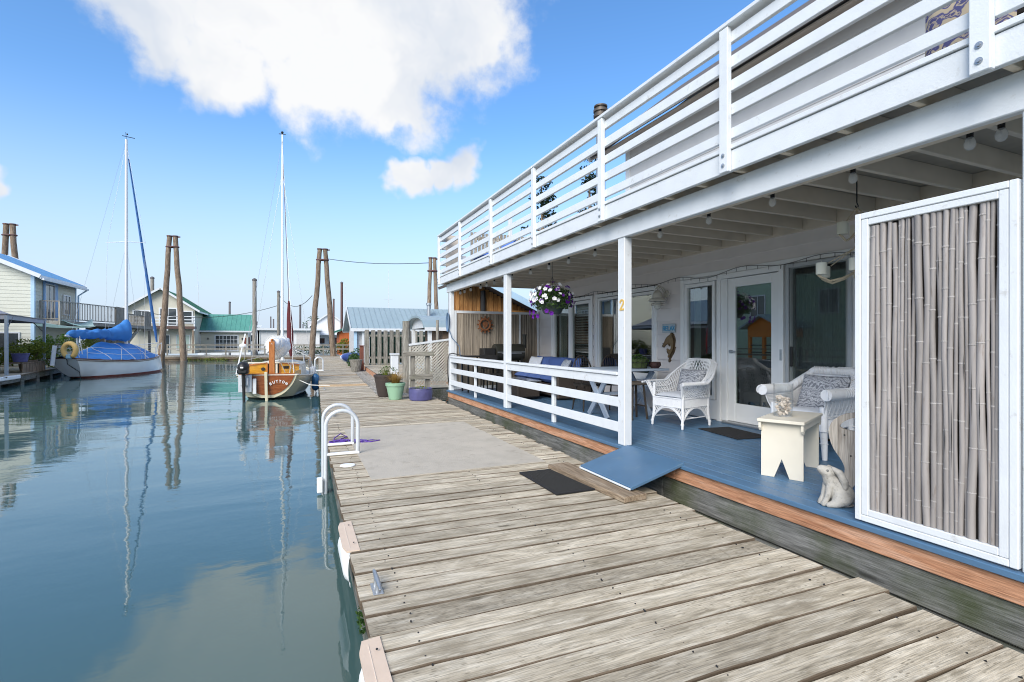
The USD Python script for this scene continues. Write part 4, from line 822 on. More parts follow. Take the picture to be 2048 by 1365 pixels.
for a in np.linspace(0, 2*PI, 14, endpoint=False): b.tube([(c[0]+.15*math.cos(a), c[1]+.15*math.sin(a), 1.445), (c[0]+.19*math.cos(a), c[1]+.19*math.sin(a), 1.62)], .003, 4)
b.tube([(c[0]-.19, c[1], 1.62), (c[0]-.12, c[1], 1.74), (c[0], c[1], 1.80), (c[0]+.12, c[1], 1.74), (c[0]+.19, c[1], 1.62)], .004, 5); obj('wire_frame', b, M['black'], o)
obj('leaves', leaves(MB(), blob_points(520, (c[0], c[1], 1.55), (.18, .18, .11), shell=.3), .055), M['leaf'], o)
obj('moss_liner', MB().lathe([(.001, 1.447), (.145, 1.447), (.165, 1.53), (.178, 1.58), (.001, 1.585)], (c[0], c[1], 0), 18), paint('moss', (.06, .085, .03), .95, .3, 30.), o)
o = thing('woven_bowl', 'small dark woven bowl beside the wire plant basket', 'bowl', (5.29, 6.52, 1.437))
obj('bowl', MB().lathe([(.001, 1.439), (.06, 1.44), (.095, 1.48), (.09, 1.53), (.075, 1.535), (.075, 1.48), (.001, 1.46)], (5.29, 6.52, 0), 20), paint('dark_red_weave', (.05, .025, .025), .7, .6, 40., .8), o)
# ---------------------------------------------------------------- hanging flower basket
hx, hy, hz = 3.83, 7.26, 2.53
o = thing('hanging_flower_basket', 'hanging basket of white and violet petunias under the porch beam', 'flower basket', (hx, hy, hz))
obj('pot', MB().lathe([(.001, hz-.22), (.13, hz-.22), (.15, hz-.20), (.20, hz-.07), (.21, hz-.065), (.21, hz-.045), (.001, hz-.05)], (hx, hy, 0), 24), paint('dark_green_plastic_pot', (.035, .05, .045), .5, .1), o, smooth=40)
obj('hanger', MB().tube([(hx, hy, hz+.2), (hx, hy, JZ-.0)], .003, 5), M['black'], o)
for a in (0, 2.1, 4.2): obj('hanger', MB().tube([(hx, hy, hz+.38), (hx+.2*math.cos(a), hy+.2*math.sin(a), hz-.05)], .003, 4), M['black'], o)
pts = blob_points(2600, (hx, hy, hz+.0), (.34, .34, .24), shell=.35); pts = pts[(pts[:, 2] > hz-.14)]
obj('foliage', leaves(MB(), pts, .045), M['leaf'], o)
def flower(mb, c, d, r):
    d = np.array(d)/np.linalg.norm(d); u = np.cross(d, [.3, .2, .9]); u /= np.linalg.norm(u); w = np.cross(d, u); n = 15
    ring = [c+d*(.3*r)+r*(1+.16*math.cos(5*a))*(u*math.cos(a)+w*math.sin(a))+d*.1*r*math.sin(5*a) for a in np.linspace(0, 2*PI, n, endpoint=False)]
    mid = [c+d*.12*r+.5*r*(u*math.cos(a)+w*math.sin(a)) for a in np.linspace(0, 2*PI, n, endpoint=False)]
    V = ring+mid+[c-d*.25*r]; F = [(i, (i+1) % n, n+(i+1) % n) for i in range(n)]+[(i, n+(i+1) % n, n+i) for i in range(n)]+[(n+i, n+(i+1) % n, 2*n) for i in range(n)]
    mb.add(V, F)
for k in range(120):
    d = rng.normal(0, 1, 3); d[2] = abs(d[2])*.9-.25; d /= np.linalg.norm(d); c = np.array([hx, hy, hz])+d*np.array([.37, .37, .27])*rng.uniform(.93, 1.06)
    if c[2] < hz-.16: continue
    b = MB(); flower(b, c, d+rng.normal(0, .25, 3), rng.uniform(.024, .036)); w = math.sin(d[0]*5+k)+rng.normal(0, .5) < .25
    obj('white_bloom' if w else 'violet_bloom', b, M['petal_w'] if w else M['petal_p'], o)
for k in range(7):
    a = 3.3+rng.uniform(-.7, .9); b = MB(); c = np.array([hx+.36*math.cos(a), hy+.36*math.sin(a), hz-.17-rng.uniform(0, .12)]); flower(b, c, (math.cos(a), math.sin(a), -.1), .034); obj('violet_bloom', b, M['petal_p'], o)
# ---------------------------------------------------------------- string lights
o = thing('string_lights', 'string of clear round bulbs in black sockets along the porch beam', 'string lights', (3.6, 6, TOPB+.1))
ys = [1.50, 1.64, 2.31, 2.97, 3.66, 4.35, 5.02, 5.64, 6.33, 6.96, 7.60, 8.36, 8.8, 9.25, 9.68, 10.1, 10.7, 11.15, 11.5]
P = []
for k, y in enumerate(ys):
    P.append((3.60, y, TOPB+.085)); 
    if k+1 < len(ys): P.append((3.60, (y+ys[k+1])/2, TOPB+.055))
obj('cord', MB().tube(P, .004, 5), M['black'], o)
for y in ys:
    x, z = 3.60+rng.normal(0, .008), TOPB+.08
    bb = obj('bulb', MB().lathe([(.012, z-.070), (.021, z-.080), (.0285, z-.105), (.026, z-.128), (.015, z-.142), (.001, z-.146)][::-1], (x, y, 0), 18), M['bulb'], o, smooth=True)
    obj('socket', MB().lathe([(.011, z-.078), (.0165, z-.07), (.0165, z-.035), (.0125, z-.02), (.011, z+.004), (.001, z+.006)], (x, y, 0), 14), M['rubber'], bb, smooth=50)
    obj('filament', MB().tube([(x-.006, y, z-.085), (x-.004, y, z-.11), (x+.004, y, z-.11), (x+.006, y, z-.085)], .0012, 4), M['zinc'], bb)
# ---------------------------------------------------------------- chandelier of rope and candle cups
cx, cy = 4.66, 2.96
o = thing('rope_chandelier', 'cream two tier chandelier with candle cups hanging behind the near bamboo screen', 'chandelier', (cx, cy, 2.5))
M['candle'] = paint('cream_wax_cup', (.66, .66, .56), .6, .05, 5., .1); M['rope'] = paint('pale_sisal_rope', (.52, .44, .31), .9, .25, 60., .8)
obj('hook', MB().tube([(cx, cy, JZ+.1), (cx, cy, 3.12), (cx+.02, cy, 3.09), (cx, cy, 3.06), (cx-.02, cy, 3.09)], .006, 6), M['black'], o)
obj('stem', MB().tube([(cx, cy, 3.07), (cx+.006, cy, 2.95), (cx-.004, cy, 2.7), (cx, cy, 2.45)], .009, 7), M['rope'], o)
for rad, z, na, off in ((.13, 2.83, 3, 2.75), (.30, 2.47, 6, 2.62)):
    for k in range(na):
        a = off+k*2*PI/na; d = np.array([math.cos(a), math.sin(a), 0]); c = np.array([cx, cy, 0])+d*rad
        arm = [np.array([cx, cy, z+.03]), np.array([cx, cy, z-.03])+d*rad*.4, np.array([cx, cy, z-.055])+d*rad*.75, c+[0, 0, z-.02], c+d*.03+[0, 0, z+.0]]
        aa = obj('arm', MB().tube(arm, .010, 7), M['rope'], o, smooth=True)
        obj('candle_cup', MB().lathe([(.001, z+.006), (.042, z+.005), (.045, z+.012), (.045, z+.105), (.041, z+.112), (.001, z+.108)], (c[0], c[1], 0), 18), M['candle'], o, smooth=40)
        obj('wick', MB().cyl((c[0], c[1], z+.108), (c[0], c[1], z+.13), .003, 5), M['candle'], aa)
    for k in range(na): a = off+k*2*PI/na; obj('rope_tie', MB().tube([(cx, cy, z+.25), (cx+.8*rad*math.cos(a), cy+.8*rad*math.sin(a), z+.11)], .005, 5), M['rope'], o)
# ---------------------------------------------------------------- things on the wall
lx, ly, lz = WX-.02, 6.80, 2.64
o = thing('wall_lantern', 'cream ship lantern on the grey wall above the small RELAX sign', 'lantern', (lx, ly, lz)); M['lamp'] = paint('cream_lamp_metal', (.55, .52, .45), .45, .08, 8., .2)
obj('back_plate', MB().cyl((lx+.0, ly, lz+.02), (lx-.03, ly, lz+.02), .06, 18), M['lamp'], o)
obj('arm', MB().tube([(lx-.03, ly, lz+.03), (lx-.1, ly, lz+.12), (lx-.17, ly, lz+.15), (lx-.21, ly, lz+.10)], .016, 8), M['lamp'], o, smooth=True)
obj('shade', MB().lathe([(.035, lz-.11), (.14, lz-.11), (.15, lz-.10), (.135, lz-.07), (.085, lz-.05), (.08, lz+.02), (.05, lz+.06), (.02, lz+.08), (.001, lz+.085)], (lx-.20, ly, 0), 24), M['lamp'], o, smooth=40)
for z in (lz-.135, lz-.165): obj('guard_ring', MB().tube([(lx-.20+.105*math.cos(a), ly+.105*math.sin(a), z) for a in np.linspace(0, 2*PI, 20, endpoint=False)], .008, 6, closed=True), M['lamp'], o)
obj('guard_ring', MB().tube([(lx-.2, ly-.065*math.cos(a), lz+.07+.06*math.sin(a)) for a in np.linspace(0, PI, 11)], .009, 6), M['lamp'], o)
obj('globe', MB().lathe([(.05, lz-.11), (.062, lz-.16), (.055, lz-.21), (.03, lz-.235), (.001, lz-.24)][::-1], (lx-.20, ly, 0), 18), paint('frosted_lamp_glass', (.62, .62, .56), .25, .03), o, smooth=True)
o = thing('relax_sign', 'small grey board lettered RELAX in blue on the grey wall', 'sign', (WX-.03, 6.72, 2.08))
obj('board', MB().box(WX-.052, WX-.030, 6.575, 6.885, 2.01, 2.155, .003), paint('sign_board', (.40, .47, .50), .7, .15, 12.), o)
def letters(text, h, origin, u, v, depth=.004, bold=True):
    t = meshkit.text_mesh(text, h, depth, bold); V, F = np.array(t.vertices), np.array(t.faces); u, v = np.array(u, float), np.array(v, float); w = np.cross(u, v)
    return np.array(origin)+V[:, :1]*u+V[:, 1:2]*v+V[:, 2:]*w, F, V[:, 0].max()
for i, ch in enumerate('RELAX'):
    V, F, wd = letters(ch, .074, (WX-.0525, 6.872-i*.0585, 2.045), (0, -1, 0), (0, 0, 1)); obj('letter', MB().add(V, F), paint('sign_blue', (.06, .30, .50), .6) if i == 0 else '/World/Looks/sign_blue', o)
o = thing('fish_plaque', 'bronze leaping fish plaque on the grey wall under the RELAX sign', 'wall plaque', (WX-.03, 6.73, 1.75))
fish = 1.15*spline([(.155, -.02), (.125, .03), (.09, .085), (.03, .135), (-.03, .175), (-.06, .215), (-.085, .205), (-.085, .165), (-.115, .11), (-.125, .03), (-.115, -.06), (-.085, -.13), (-.045, -.185), (-.015, -.235), (.01, -.25), (.02, -.215), (-.005, -.17), (.055, -.085), (.045, -.075), (-.01, -.095), (-.04, -.09), (-.06, -.06), (-.045, -.015), (-.03, .012), (.0, -.02), (.012, -.012), (.03, .015), (.07, .0), (.10, -.02), (.13, -.035)], 110)
fb = obj('body', MB().prism(fish, .024, (WX-.028, 6.735, 1.80), (0, 1, 0), (0, 0, 1)).rot(0), paint('bronze_fish', (.13, .085, .045), .5, .35, 12., .4, metal=.3), o)
V = MB().prism(fish*np.array([.78, .78])+[-.008, .012], .012, (WX-.052, 6.735, 1.80), (0, 1, 0), (0, 0, 1)); obj('belly', V, paint('bronze_fish_belly', (.22, .145, .07), .45, .3, 16., .3, metal=.3), fb)
obj('eye', MB().ball((WX-.066, 6.735+.115, 1.80+.028), .008, 8), M['black'], fb)
M['gold'] = paint('yellow_gold_number', (.62, .40, .10), .4, .1, 9.)
V, F, wd = letters('2', .118, (3.3945, 4.77+.038, 2.22), (0, -1, 0), (0, 0, 1), .006)
tag(obj('house_number', MB().add(V, F), M['gold']), 'yellow house number 2 on the white porch post', 'house number')
o = thing('sun_plaque', 'round rusty sun plaque hung on the far bamboo screen', 'wall plaque', (4.27, FY-.06, 2.27)); c = np.array([4.27, FY-.05, 2.27]); M['rust'] = paint('rusty_metal', (.20, .075, .03), .75, .35, 14., .5)
obj('ring', MB().tube([c+[.135*math.cos(a), 0, .135*math.sin(a)] for a in np.linspace(0, 2*PI, 28, endpoint=False)], .028, 8, closed=True), M['rust'], o, smooth=True)
for k in range(12):
    a = k*PI/6; obj('ray', MB().bar(c+[.15*math.cos(a), 0, .15*math.sin(a)], c+[.21*math.cos(a), -.01, .21*math.sin(a)], .035, .012, up=(0, 1, 0)), M['rust'], o)
obj('face', MB().prism(spline([(-.06, .05), (0, .075), (.06, .05), (.05, -.03), (0, -.085), (-.05, -.03)], 26), .02, c+[0, -.01, 0], (1, 0, 0), (0, 0, 1)), M['rust'], o)
M['hose'] = paint('blue_grey_hose', (.10, .17, .27), .5, .1)
o = thing('coiled_hose', 'blue grey hose coiled on the far white porch post', 'hose', (3.37, 11.70, 2.2))
b = MB()
for k in range(4): b.tube([(3.375-.008*k, 11.70+(.09+.01*k)*math.cos(a), 2.32+(.19+.012*k)*math.sin(a)) for a in np.linspace(0, 2*PI, 24, endpoint=False)], .010, 6, closed=True)
obj('coil', b, M['hose'], o, smooth=True); obj('tail', MB().tube([(3.36, 11.63, 2.17), (3.42, 11.58, 1.95), (3.60, 11.58, 1.75), (3.66, 11.57, 1.3), (3.66, 11.56, BZ+.02)], .010, 6), M['hose'], o, smooth=True)
o = thing('black_cable', 'thin black cable looped over the far end of the porch railing', 'cable', (3.38, 11.4, 1.5))
obj('line', MB().tube([(3.40, 11.75, .80), (3.36, 11.72, 1.1), (3.36, 11.70, 1.42), (3.37, 11.62, 1.56), (3.42, 11.50, 1.58), (3.5, 11.1, 1.54), (3.62, 10.9, 1.52)], .012, 6), M['rubber'], o, smooth=True)
# icicle cord along the window heads
o = thing('fairy_light_cord', 'thin dark fairy light cord sagging along the tops of the porch windows', 'light cord', (WX-.06, 7, 2.8))
P = []
for y in np.linspace(3.0, 10.9, 90): P.append((WX-.06, y, TZ+.14+.035*math.sin(y*5.1)-.03*abs(math.sin(y*1.3))))
obj('cord', MB().tube(P, .0035, 4), M['rubber'], o)
b = MB()
for k in range(0, 90, 2): b.tube([P[k], (P[k][0], P[k][1], P[k][2]-.05)], .004, 4)
obj('drops', b, M['rubber'], o)
# ---------------------------------------------------------------- on the upper deck
o = thing('deck_armchair', 'high backed deck chair with violet and tan print cushions on the upper deck', 'chair', (4.15, 1.75, UZ0))
for x in (3.95, 4.45):
    for y in (1.50, 2.02): obj('leg', MB().bar((x, y, UZ0), (x, y, UZ0+.40), .035, .035), M['dkwood'], o)
obj('seat_frame', MB().box(3.93, 4.47, 1.48, 2.04, UZ0+.36, UZ0+.41, .008), M['dkwood'], o)
cush(o, 'seat_cushion', (4.2, 1.76, UZ0+.47), (.26, .26, .07), M['paisley2']); cush(o, 'back_cushion', (4.43, 1.76, UZ0+.80), (.36, .27, .08), M['paisley2'], tilt=-80); cush(o, 'draped_cushion', (3.92, 1.80, UZ0+.42), (.36, .25, .05), M['paisley2'], tilt=-86)
o = thing('deck_lounger', 'blue cushioned lounge chair at the far end of the upper deck', 'lounge chair', (4.2, 11.0, UZ0))
obj('frame', MB().box(3.75, 4.75, 10.6, 11.2, UZ0+.22, UZ0+.28, .01), M['wick_dark'], o)
for x in (3.8, 4.7):
    for y in (10.65, 11.15): obj('leg', MB().bar((x, y, UZ0), (x, y, UZ0+.22), .05, .05), M['wick_dark'], o)
cush(o, 'seat_cushion', (4.2, 10.9, UZ0+.36), (.48, .29, .08), paint('bright_blue_cushion', (.07, .16, .50), .9)); cush(o, 'back_cushion', (4.55, 10.9, UZ0+.62), (.33, .29, .08), '/World/Looks/bright_blue_cushion', tilt=-60)
# ---------------------------------------------------------------- pots and timber beside the far dock
def pot(name, label, c, prof, m, cat='flower pot'):
    o = thing(name, label, cat, c); z = c[2]
    obj('pot', MB().lathe([(r, z+h) for r, h in prof], (c[0], c[1], 0), 30), m, o, smooth=40); return o
def blades(n, c, h, spread, m, o, w=.008, name='blades', lean=.9):
    b = MB(); V = []; F = []
    for k in range(n):
        a = rng.uniform(0, 2*PI); d = np.array([math.cos(a), math.sin(a), 0]); L = h*rng.uniform(.6, 1.15); s = spread*rng.uniform(.25, 1.1)*lean; sd = np.array([-d[1], d[0], 0])*w
        base = np.array(c)+d*rng.uniform(0, .07); i = len(V)
        for t in (0, .35, .7, 1.): p = base+d*s*t**1.6+np.array([0, 0, L*(t-.45*t*t*s/max(.1, L))]); V += [p-sd*(1-t*.92), p+sd*(1-t*.92)]
        F += [(i+2*q, i+2*q+1, i+2*q+3, i+2*q+2) for q in range(3)]
    return obj(name, b.add(V, F), m, o)
o = pot('plant_pot', 'green plastic pot of golden ornamental grass on the dock', (2.24, 12.38, DZ), [(.001, .004), (.145, .004), (.155, .02), (.21, .30), (.215, .33), (.235, .335), (.24, .40), (.225, .41), (.21, .40), (.20, .36), (.001, .35)], paint('mint_green_plastic', (.24, .40, .27), .45, .06, 3.))
blades(420, (2.24, 12.38, DZ+.35), .36, .36, M['grass_gold'], o, .006)
o = pot('plant_pot', 'tall dark brown pot behind the green pot of golden grass', (2.12, 13.15, DZ), [(.001, .004), (.17, .004), (.19, .03), (.255, .40), (.275, .50), (.29, .505), (.295, .56), (.27, .565), (.25, .54), (.24, .50), (.001, .49)], paint('dark_brown_plastic', (.050, .038, .034), .5, .15, 4.))
blades(60, (2.12, 13.15, DZ+.5), .40, .26, M['leaf_yellow'], o, .005, 'sprigs'); obj('small_leaves', leaves(MB(), blob_points(160, (2.2, 13.1, DZ+.62), (.26, .24, .16)), .05), M['leaf'], o)
o = pot('plant_pot', 'round violet blue glazed planter below the weathered timber frame', (2.78, 12.05, DZ), [(.001, .004), (.25, .004), (.272, .03), (.285, .20), (.275, .26), (.285, .275), (.28, .29), (.255, .285), (.25, .25), (.001, .24)], paint('violet_blue_glaze', (.085, .085, .21), .4, .22, 9.))
obj('soil', MB().lathe([(.001, DZ+.255), (.25, DZ+.25)], (2.78, 12.05, 0), 20), paint('dark_soil', (.03, .025, .02), .95, .4, 30.), o); obj('small_leaves', leaves(MB(), blob_points(120, (2.78, 12.05, DZ+.29), (.2, .2, .05)), .04), M['leaf_yellow'], o)
M['grey_wood'] = wood('grey_weathered_timber', (.13, .12, .10), (.27, .255, .22), (.40, .38, .33), 'z', rough=.85, stain=(.12, .13, .08), stain_at=.6)
M['grey_wood_x'] = wood('grey_weathered_rail', (.13, .12, .10), (.27, .255, .22), (.40, .38, .33), 'x', rough=.85, stain=(.12, .13, .08), stain_at=.6)
o = thing('dock_end_barrier', 'weathered grey timber barrier with two rails at the dock edge', 'barrier', (2.85, 12.35, DZ))
for x in (2.66, 3.03): obj('post', MB().box(x-.05, x+.05, 12.33, 12.43, DZ+.002, 1.60, .006), M['grey_wood'], o)
obj('rail', MB().box(2.40, 3.17, 12.27, 12.325, 1.50, 1.61, .006), M['grey_wood_x'], o); obj('rail', MB().box(2.56, 3.14, 12.27, 12.325, .93, 1.05, .006), M['grey_wood_x'], o)
o = thing('timber_post', 'tall weathered round post between the dock fence and the lattice panel', 'post', (2.84, 14.0, DZ))
obj('post', MB().tube([(2.84, 14.0, .1), (2.85, 14.0, 1.3), (2.83, 14.0, 2.42)], [.125, .115, .105], 14), M['grey_wood'], o, smooth=60); obj('brace', MB().bar((3.02, 13.9, .3), (2.98, 13.95, 1.75), .13, .10), wood('brown_timber', (.10, .06, .04), (.2, .13, .09), (.28, .2, .14), 'z'), o)
o = thing('power_pedestal', 'white box shaped power pedestal on the raised deck', 'power pedestal', (2.92, 16.3, .62))
obj('box', MB().box(2.81, 3.03, 16.2, 16.42, .63, 1.42, .012), M['white'], o); obj('cap', MB().box(2.78, 3.06, 16.17, 16.45, 1.423, 1.47, .012), M['white'], o)
obj('pipe', MB().cyl((3.0, 14.6, .3), (3.0, 14.6, 1.15), .06, 12), M['white_trim'], o)
o = thing('lattice_panel', 'pale lattice panel with a white top rail beside the timber frame', 'lattice panel', (3.1, 13.0, .6))
M['lattice'] = paint('pale_weathered_lattice', (.50, .48, .42), .8, .15, 5., .3, dirt=(.24, .23, .10), dirt_at=.58)
LX0, LX1, LY = 2.72, 3.74, 13.02; ztop = lambda x: 1.76+(x-LX0)*.14
def strip(p, q, y, m):                                   # clipped slat of the lattice
    (xa, za), (xb, zb) = p, q; ts = np.linspace(0, 1, 60); ok = [t for t in ts if LX0 <= xa+(xb-xa)*t <= LX1 and .72 <= za+(zb-za)*t <= ztop(xa+(xb-xa)*t)]
    if len(ok) > 2: obj('slat', MB().bar((xa+(xb-xa)*ok[0], y, za+(zb-za)*ok[0]), (xa+(xb-xa)*ok[-1], y, za+(zb-za)*ok[-1]), .006, .034, up=(-(zb-za), 0, xb-xa)), m, o)
for k in range(-14, 16):
    x = LX0+k*.082; strip((x, .72), (x+1.25, 1.97), LY, M['lattice']); strip((x, .72), (x-1.25+0, 1.97), LY+.008, M['lattice'])
obj('rail', MB().bar((LX0-.02, LY, ztop(LX0)+.01), (LX1+.04, LY, ztop(LX1)+.01), .05, .05), M['white'], o); obj('rail', MB().box(LX0-.02, LX1+.04, LY-.03, LY+.04, .64, .715, .004), M['lattice'], o)
for x in (LX0-.02, LX1): obj('stile', MB().box(x, x+.05, LY-.028, LY+.036, .72, 1.72, .004), M['lattice'], o)
obj('skirt_timber', MB().box(LX0, LX1+.3, LY-.02, LY+.1, .30, .60, .01), M['beam_wet'], o)
o = thing('mooring_chain', 'rusty looped chain hanging between the dock and the porch corner', 'chain', (3.3, 12.3, .4))
for (P0_, P1_) in (((3.05, 12.2, .55), (3.44, 11.86, .5)), ((3.1, 12.3, .62), (3.30, 12.05, .30))):
    for k in range(14):
        t = (k+.5)/14; c = np.array(P0_)*(1-t)+np.array(P1_)*t-[0, 0, .22*4*t*(1-t)]; a = np.linspace(0, 2*PI, 10, endpoint=False); vert = k % 2
        obj('link', MB().tube([c+[.022*math.cos(q), .022*math.cos(q)*-.8, .013*math.sin(q)] if vert else c+[.022*math.cos(q)-.008*math.sin(q), -.018*math.cos(q)-.01*math.sin(q), 0] for q in a], .0045, 5, closed=True), M['rust'], o)
# ---------------------------------------------------------------- boats (local: y forward, x to starboard, z up from the water)
def hull(o, L, B, fb, mats, n=26, transom=.72, rake=.25, depth=.45, full=.42):
    """fb = (stern, middle, bow) freeboard. Returns half beam and sheer functions."""
    mats = dict(mats); t = np.linspace(0, 1, n)
    sheer = np.interp(t, [0, .45, 1], fb); sheer = fb[1]+(np.where(t < .45, fb[0]-fb[1], fb[2]-fb[1]))*(np.abs(t-.45)/np.where(t < .45, .45, .55))**1.7
    hb = B/2*np.where(t < .4, transom+(1-transom)*np.sin(t/.4*PI/2), np.clip(1-((t-.4)/.6)**2.3, 0, 1)); hb[-1] = .012
    keel = -depth*np.clip(1-((t-.45)/.55)**4, 0, 1)+.02*0; keel = np.where(t > .8, -depth+(depth+fb[2]*.15)*((t-.8)/.2)**2, keel); keel[0] = .06; keel[1] = -.03
    def ring(i, zs):
        k, s = keel[i], sheer[i]; f = np.clip((zs-k)/(s-k), 0, 1)**full; return hb[i]*f*(1+.05*np.sin(np.clip((zs-k)/(s-k), 0, 1)*PI))
    yy = L*t
    def band(z0f, z1f, m, name, k=7):
        V = []; 
        for i in range(n):
            zs = np.linspace(z0f(i), z1f(i), k); zs = np.maximum(zs, keel[i]); h = ring(i, zs); rk = yy[i]+rake*(zs-fb[0])*(1-t[i])**3*1.0+.35*rake*(zs-fb[2])*t[i]**6
            for sg in (-1, 1): V.append(np.stack([sg*h, rk, zs], 1))
        V = np.array(V).reshape(n, 2, k, 3); F = []; idx = np.arange(n*2*k).reshape(n, 2, k)
        for i in range(n-1):
            for j in range(k-1):
                a = idx[i, 1, j], idx[i+1, 1, j], idx[i+1, 1, j+1], idx[i, 1, j+1]; b = idx[i, 0, j], idx[i, 0, j+1], idx[i+1, 0, j+1], idx[i+1, 0, j]; F += [a, b]
        return obj(name, MB().add(V.reshape(-1, 3), F), m, o, smooth=60, world=False), V
    band(lambda i: keel[i], lambda i: max(keel[i], .0), mats['bottom'], 'bottom')
    band(lambda i: .0, lambda i: max(keel[i], mats['boot_h']), mats['boot'], 'boot_stripe', 3)
    _, V = band(lambda i: max(keel[i], mats['boot_h']), lambda i: sheer[i], mats['top'], 'topside', 9)
    T = V[0]; poly = np.vstack([T[0][::-1], T[1]])        # transom outline
    c = poly.mean(0); m = MB().add(np.vstack([poly, c]), [(i+1, i, len(poly)) for i in range(len(poly)-1)]+[(0, len(poly)-1, len(poly))]); tr = obj('transom', m, mats.get('transom', mats['top']), o, world=False)
    D = np.array([[(-hb[i]*.97, V[i, 0, -1, 1], sheer[i]-.03), (0, V[i, 0, -1, 1], sheer[i]-.03+.05*hb[i]), (hb[i]*.97, V[i, 0, -1, 1], sheer[i]-.03)] for i in range(n)])
    obj('deck', MB().add(D.reshape(-1, 3), [(i*3+j, i*3+j+1, i*3+j+4, i*3+j+3) for i in range(n-1) for j in range(2)]), mats['deck'], o, smooth=True, world=False)
    rub = [V[i, 0, -1]+[-.01, 0, 0] for i in range(n)]+[V[i, 1, -1]+[.01, 0, 0] for i in range(n-1, -1, -1)]
    obj('rub_rail', MB().tube(rub, .028, 6, closed=True), mats['rail'], o, smooth=True, world=False)
    if 'stripe' in mats:
        st = [V[i, 0, -1]+[-.004, 0, -.075] for i in range(n)]+[V[i, 1, -1]+[.004, 0, -.075] for i in range(n-1, -1, -1)]; obj('sheer_stripe', MB().tube(st, .016, 5), mats['stripe'], o, world=False)
    return (lambda q: float(np.interp(q, yy, hb))), (lambda q: float(np.interp(q, yy, sheer))), poly, tr
def wire(o, pts, r=.007, m=None, name='stay'): return obj(name, MB().tube(pts, r, 5), m or M['zinc'], o, world=False)
M['hull_cream'] = paint('cream_boat_paint', (.62, .57, .40), .25, .04, 2., .03, coat=.4); M['hull_white'] = paint('white_boat_paint', (.80, .82, .82), .25, .04, 2., .03, coat=.4, dirt=(.55, .56, .52), dirt_at=.68)
M['antifoul'] = paint('dark_antifouling', (.015, .022, .02), .6); M['boot_red'] = paint('faded_red_boot', (.20, .06, .045), .6, .2); M['mahog'] = wood('varnished_mahogany', (.22, .055, .014), (.37, .11, .028), (.46, .16, .05), 'x', rough=.14, knots=False, bump=.05, spec=.6)
M['varnish_y'] = wood('varnished_yellow_panel', (.42, .19, .02), (.60, .29, .03), (.68, .36, .05), 'x', rough=.18, knots=False, bump=.05, spec=.6); M['varnish_o'] = wood('varnished_orange_post', (.34, .10, .02), (.48, .165, .04), (.55, .22, .06), 'z', rough=.2, knots=False, bump=.05, spec=.6)
M['spar'] = paint('white_mast_paint', (.78, .80, .80), .3, .03, 3., .02); M['alu'] = paint('anodised_spar', (.62, .64, .66), .35, .04, 3., .02, metal=.3); M['sail'] = paint('white_sailcloth', (.76, .77, .77), .85, .07, 6., .6); M['tarp'] = paint('bright_blue_tarp', (.045, .20, .52), .6, .14, 3., .9)
M['maroon'] = paint('maroon_sailcloth', (.13, .03, .035), .85, .25, 6., .5); M['dark'] = paint('dark_cabin_inside', (.02, .017, .014), .8); M['white_rope'] = paint('white_rope', (.66, .65, .60), .85, .1, 60., .5)
# --- the varnished gaff boat
o = local('varnished_sailboat', 'small cream sailboat with a varnished transom lettered BUTTON moored at the dock', 'sailboat', (-.80, 17.6, 0), -6.5)
hb, sh, poly, tr = hull(o, 5.9, 2.25, (.80, .66, .95), dict(bottom=M['antifoul'], boot=M['antifoul'], boot_h=.075, top=M['hull_cream'], transom=M['hull_cream'], deck=M['cream'], rail=M['cream']), transom=.76, rake=-.12, full=.40)
pc = np.array([0, poly[:, 1].mean(), .50]); inner = pc+(poly-pc)*[.92, 1, .84]+[0, -.028, .03]; inner2 = inner+[0, .02, 0]; n_ = len(inner)
p = obj('transom_panel', MB().add(np.vstack([inner, inner2, inner.mean(0)[None]]), [(i, i+1, 2*n_) for i in range(n_-1)]+[(n_-1, 0, 2*n_)]+[(i, n_+i, n_+(i+1) % n_) for i in range(n_)]+[(i, n_+(i+1) % n_, (i+1) % n_) for i in range(n_)]), M['mahog'], o, world=False)
yT = inner[:, 1].min()
for i, ch in enumerate('BUTTON'):
    a = (i-2.5)/5; V, F, wd = letters(ch, .078, (0, 0, 0), (1, 0, 0), (0, 0, 1), .006); V[:, 0] -= wd/2; th = -a*.85; C, S_ = math.cos(th), math.sin(th)
    V = np.stack([V[:, 0]*C-V[:, 2]*S_, V[:, 1], V[:, 0]*S_+V[:, 2]*C], 1); b = MB().add(V, F).move((.325+a*.43, yT-.006, .565-.30*a*a)); obj('letter', b, '/World/Looks/white_vinyl_trim', tr, world=False)
obj('rudder_head', MB().bar((.0, yT-.035, -.35), (-.03, yT-.04, .90), .085, .06, up=(0, 1, 0), b=.01), M['hull_cream'], o, world=False)
obj('rail_cap', MB().bar((-.80, .04, sh(0)+.03), (.80, .04, sh(0)+.03), .09, .035, b=.008), M['mahog'], o, world=False)
b = MB().bar((.08, .35, .70), (.08, .35, 1.86), .17, .07, up=(0, 1, 0), b=.012); obj('boom_crutch', b, M['varnish_o'], o, world=False)
cz = 1.17; y0, y1 = 1.25, 3.7                           # cabin trunk
Vc = []
for yq in np.linspace(y0, y1, 8):
    w = hb(yq)*.74; zb = sh(yq)-.04; Vc += [(-w-.05, yq, zb), (-w, yq, cz-.10), (-w*.5, yq, cz-.02), (0, yq, cz), (w*.5, yq, cz-.02), (w, yq, cz-.10), (w+.05, yq, zb)]
obj('cabin_trunk', MB().add(Vc, [(i*7+j, i*7+j+1, i*7+j+8, i*7+j+7) for i in range(7) for j in range(6)]+[(49, 50, 51, 52), (52, 53, 54, 55)]), M['cream'], o, smooth=30, world=False)
w = hb(y0)*.74
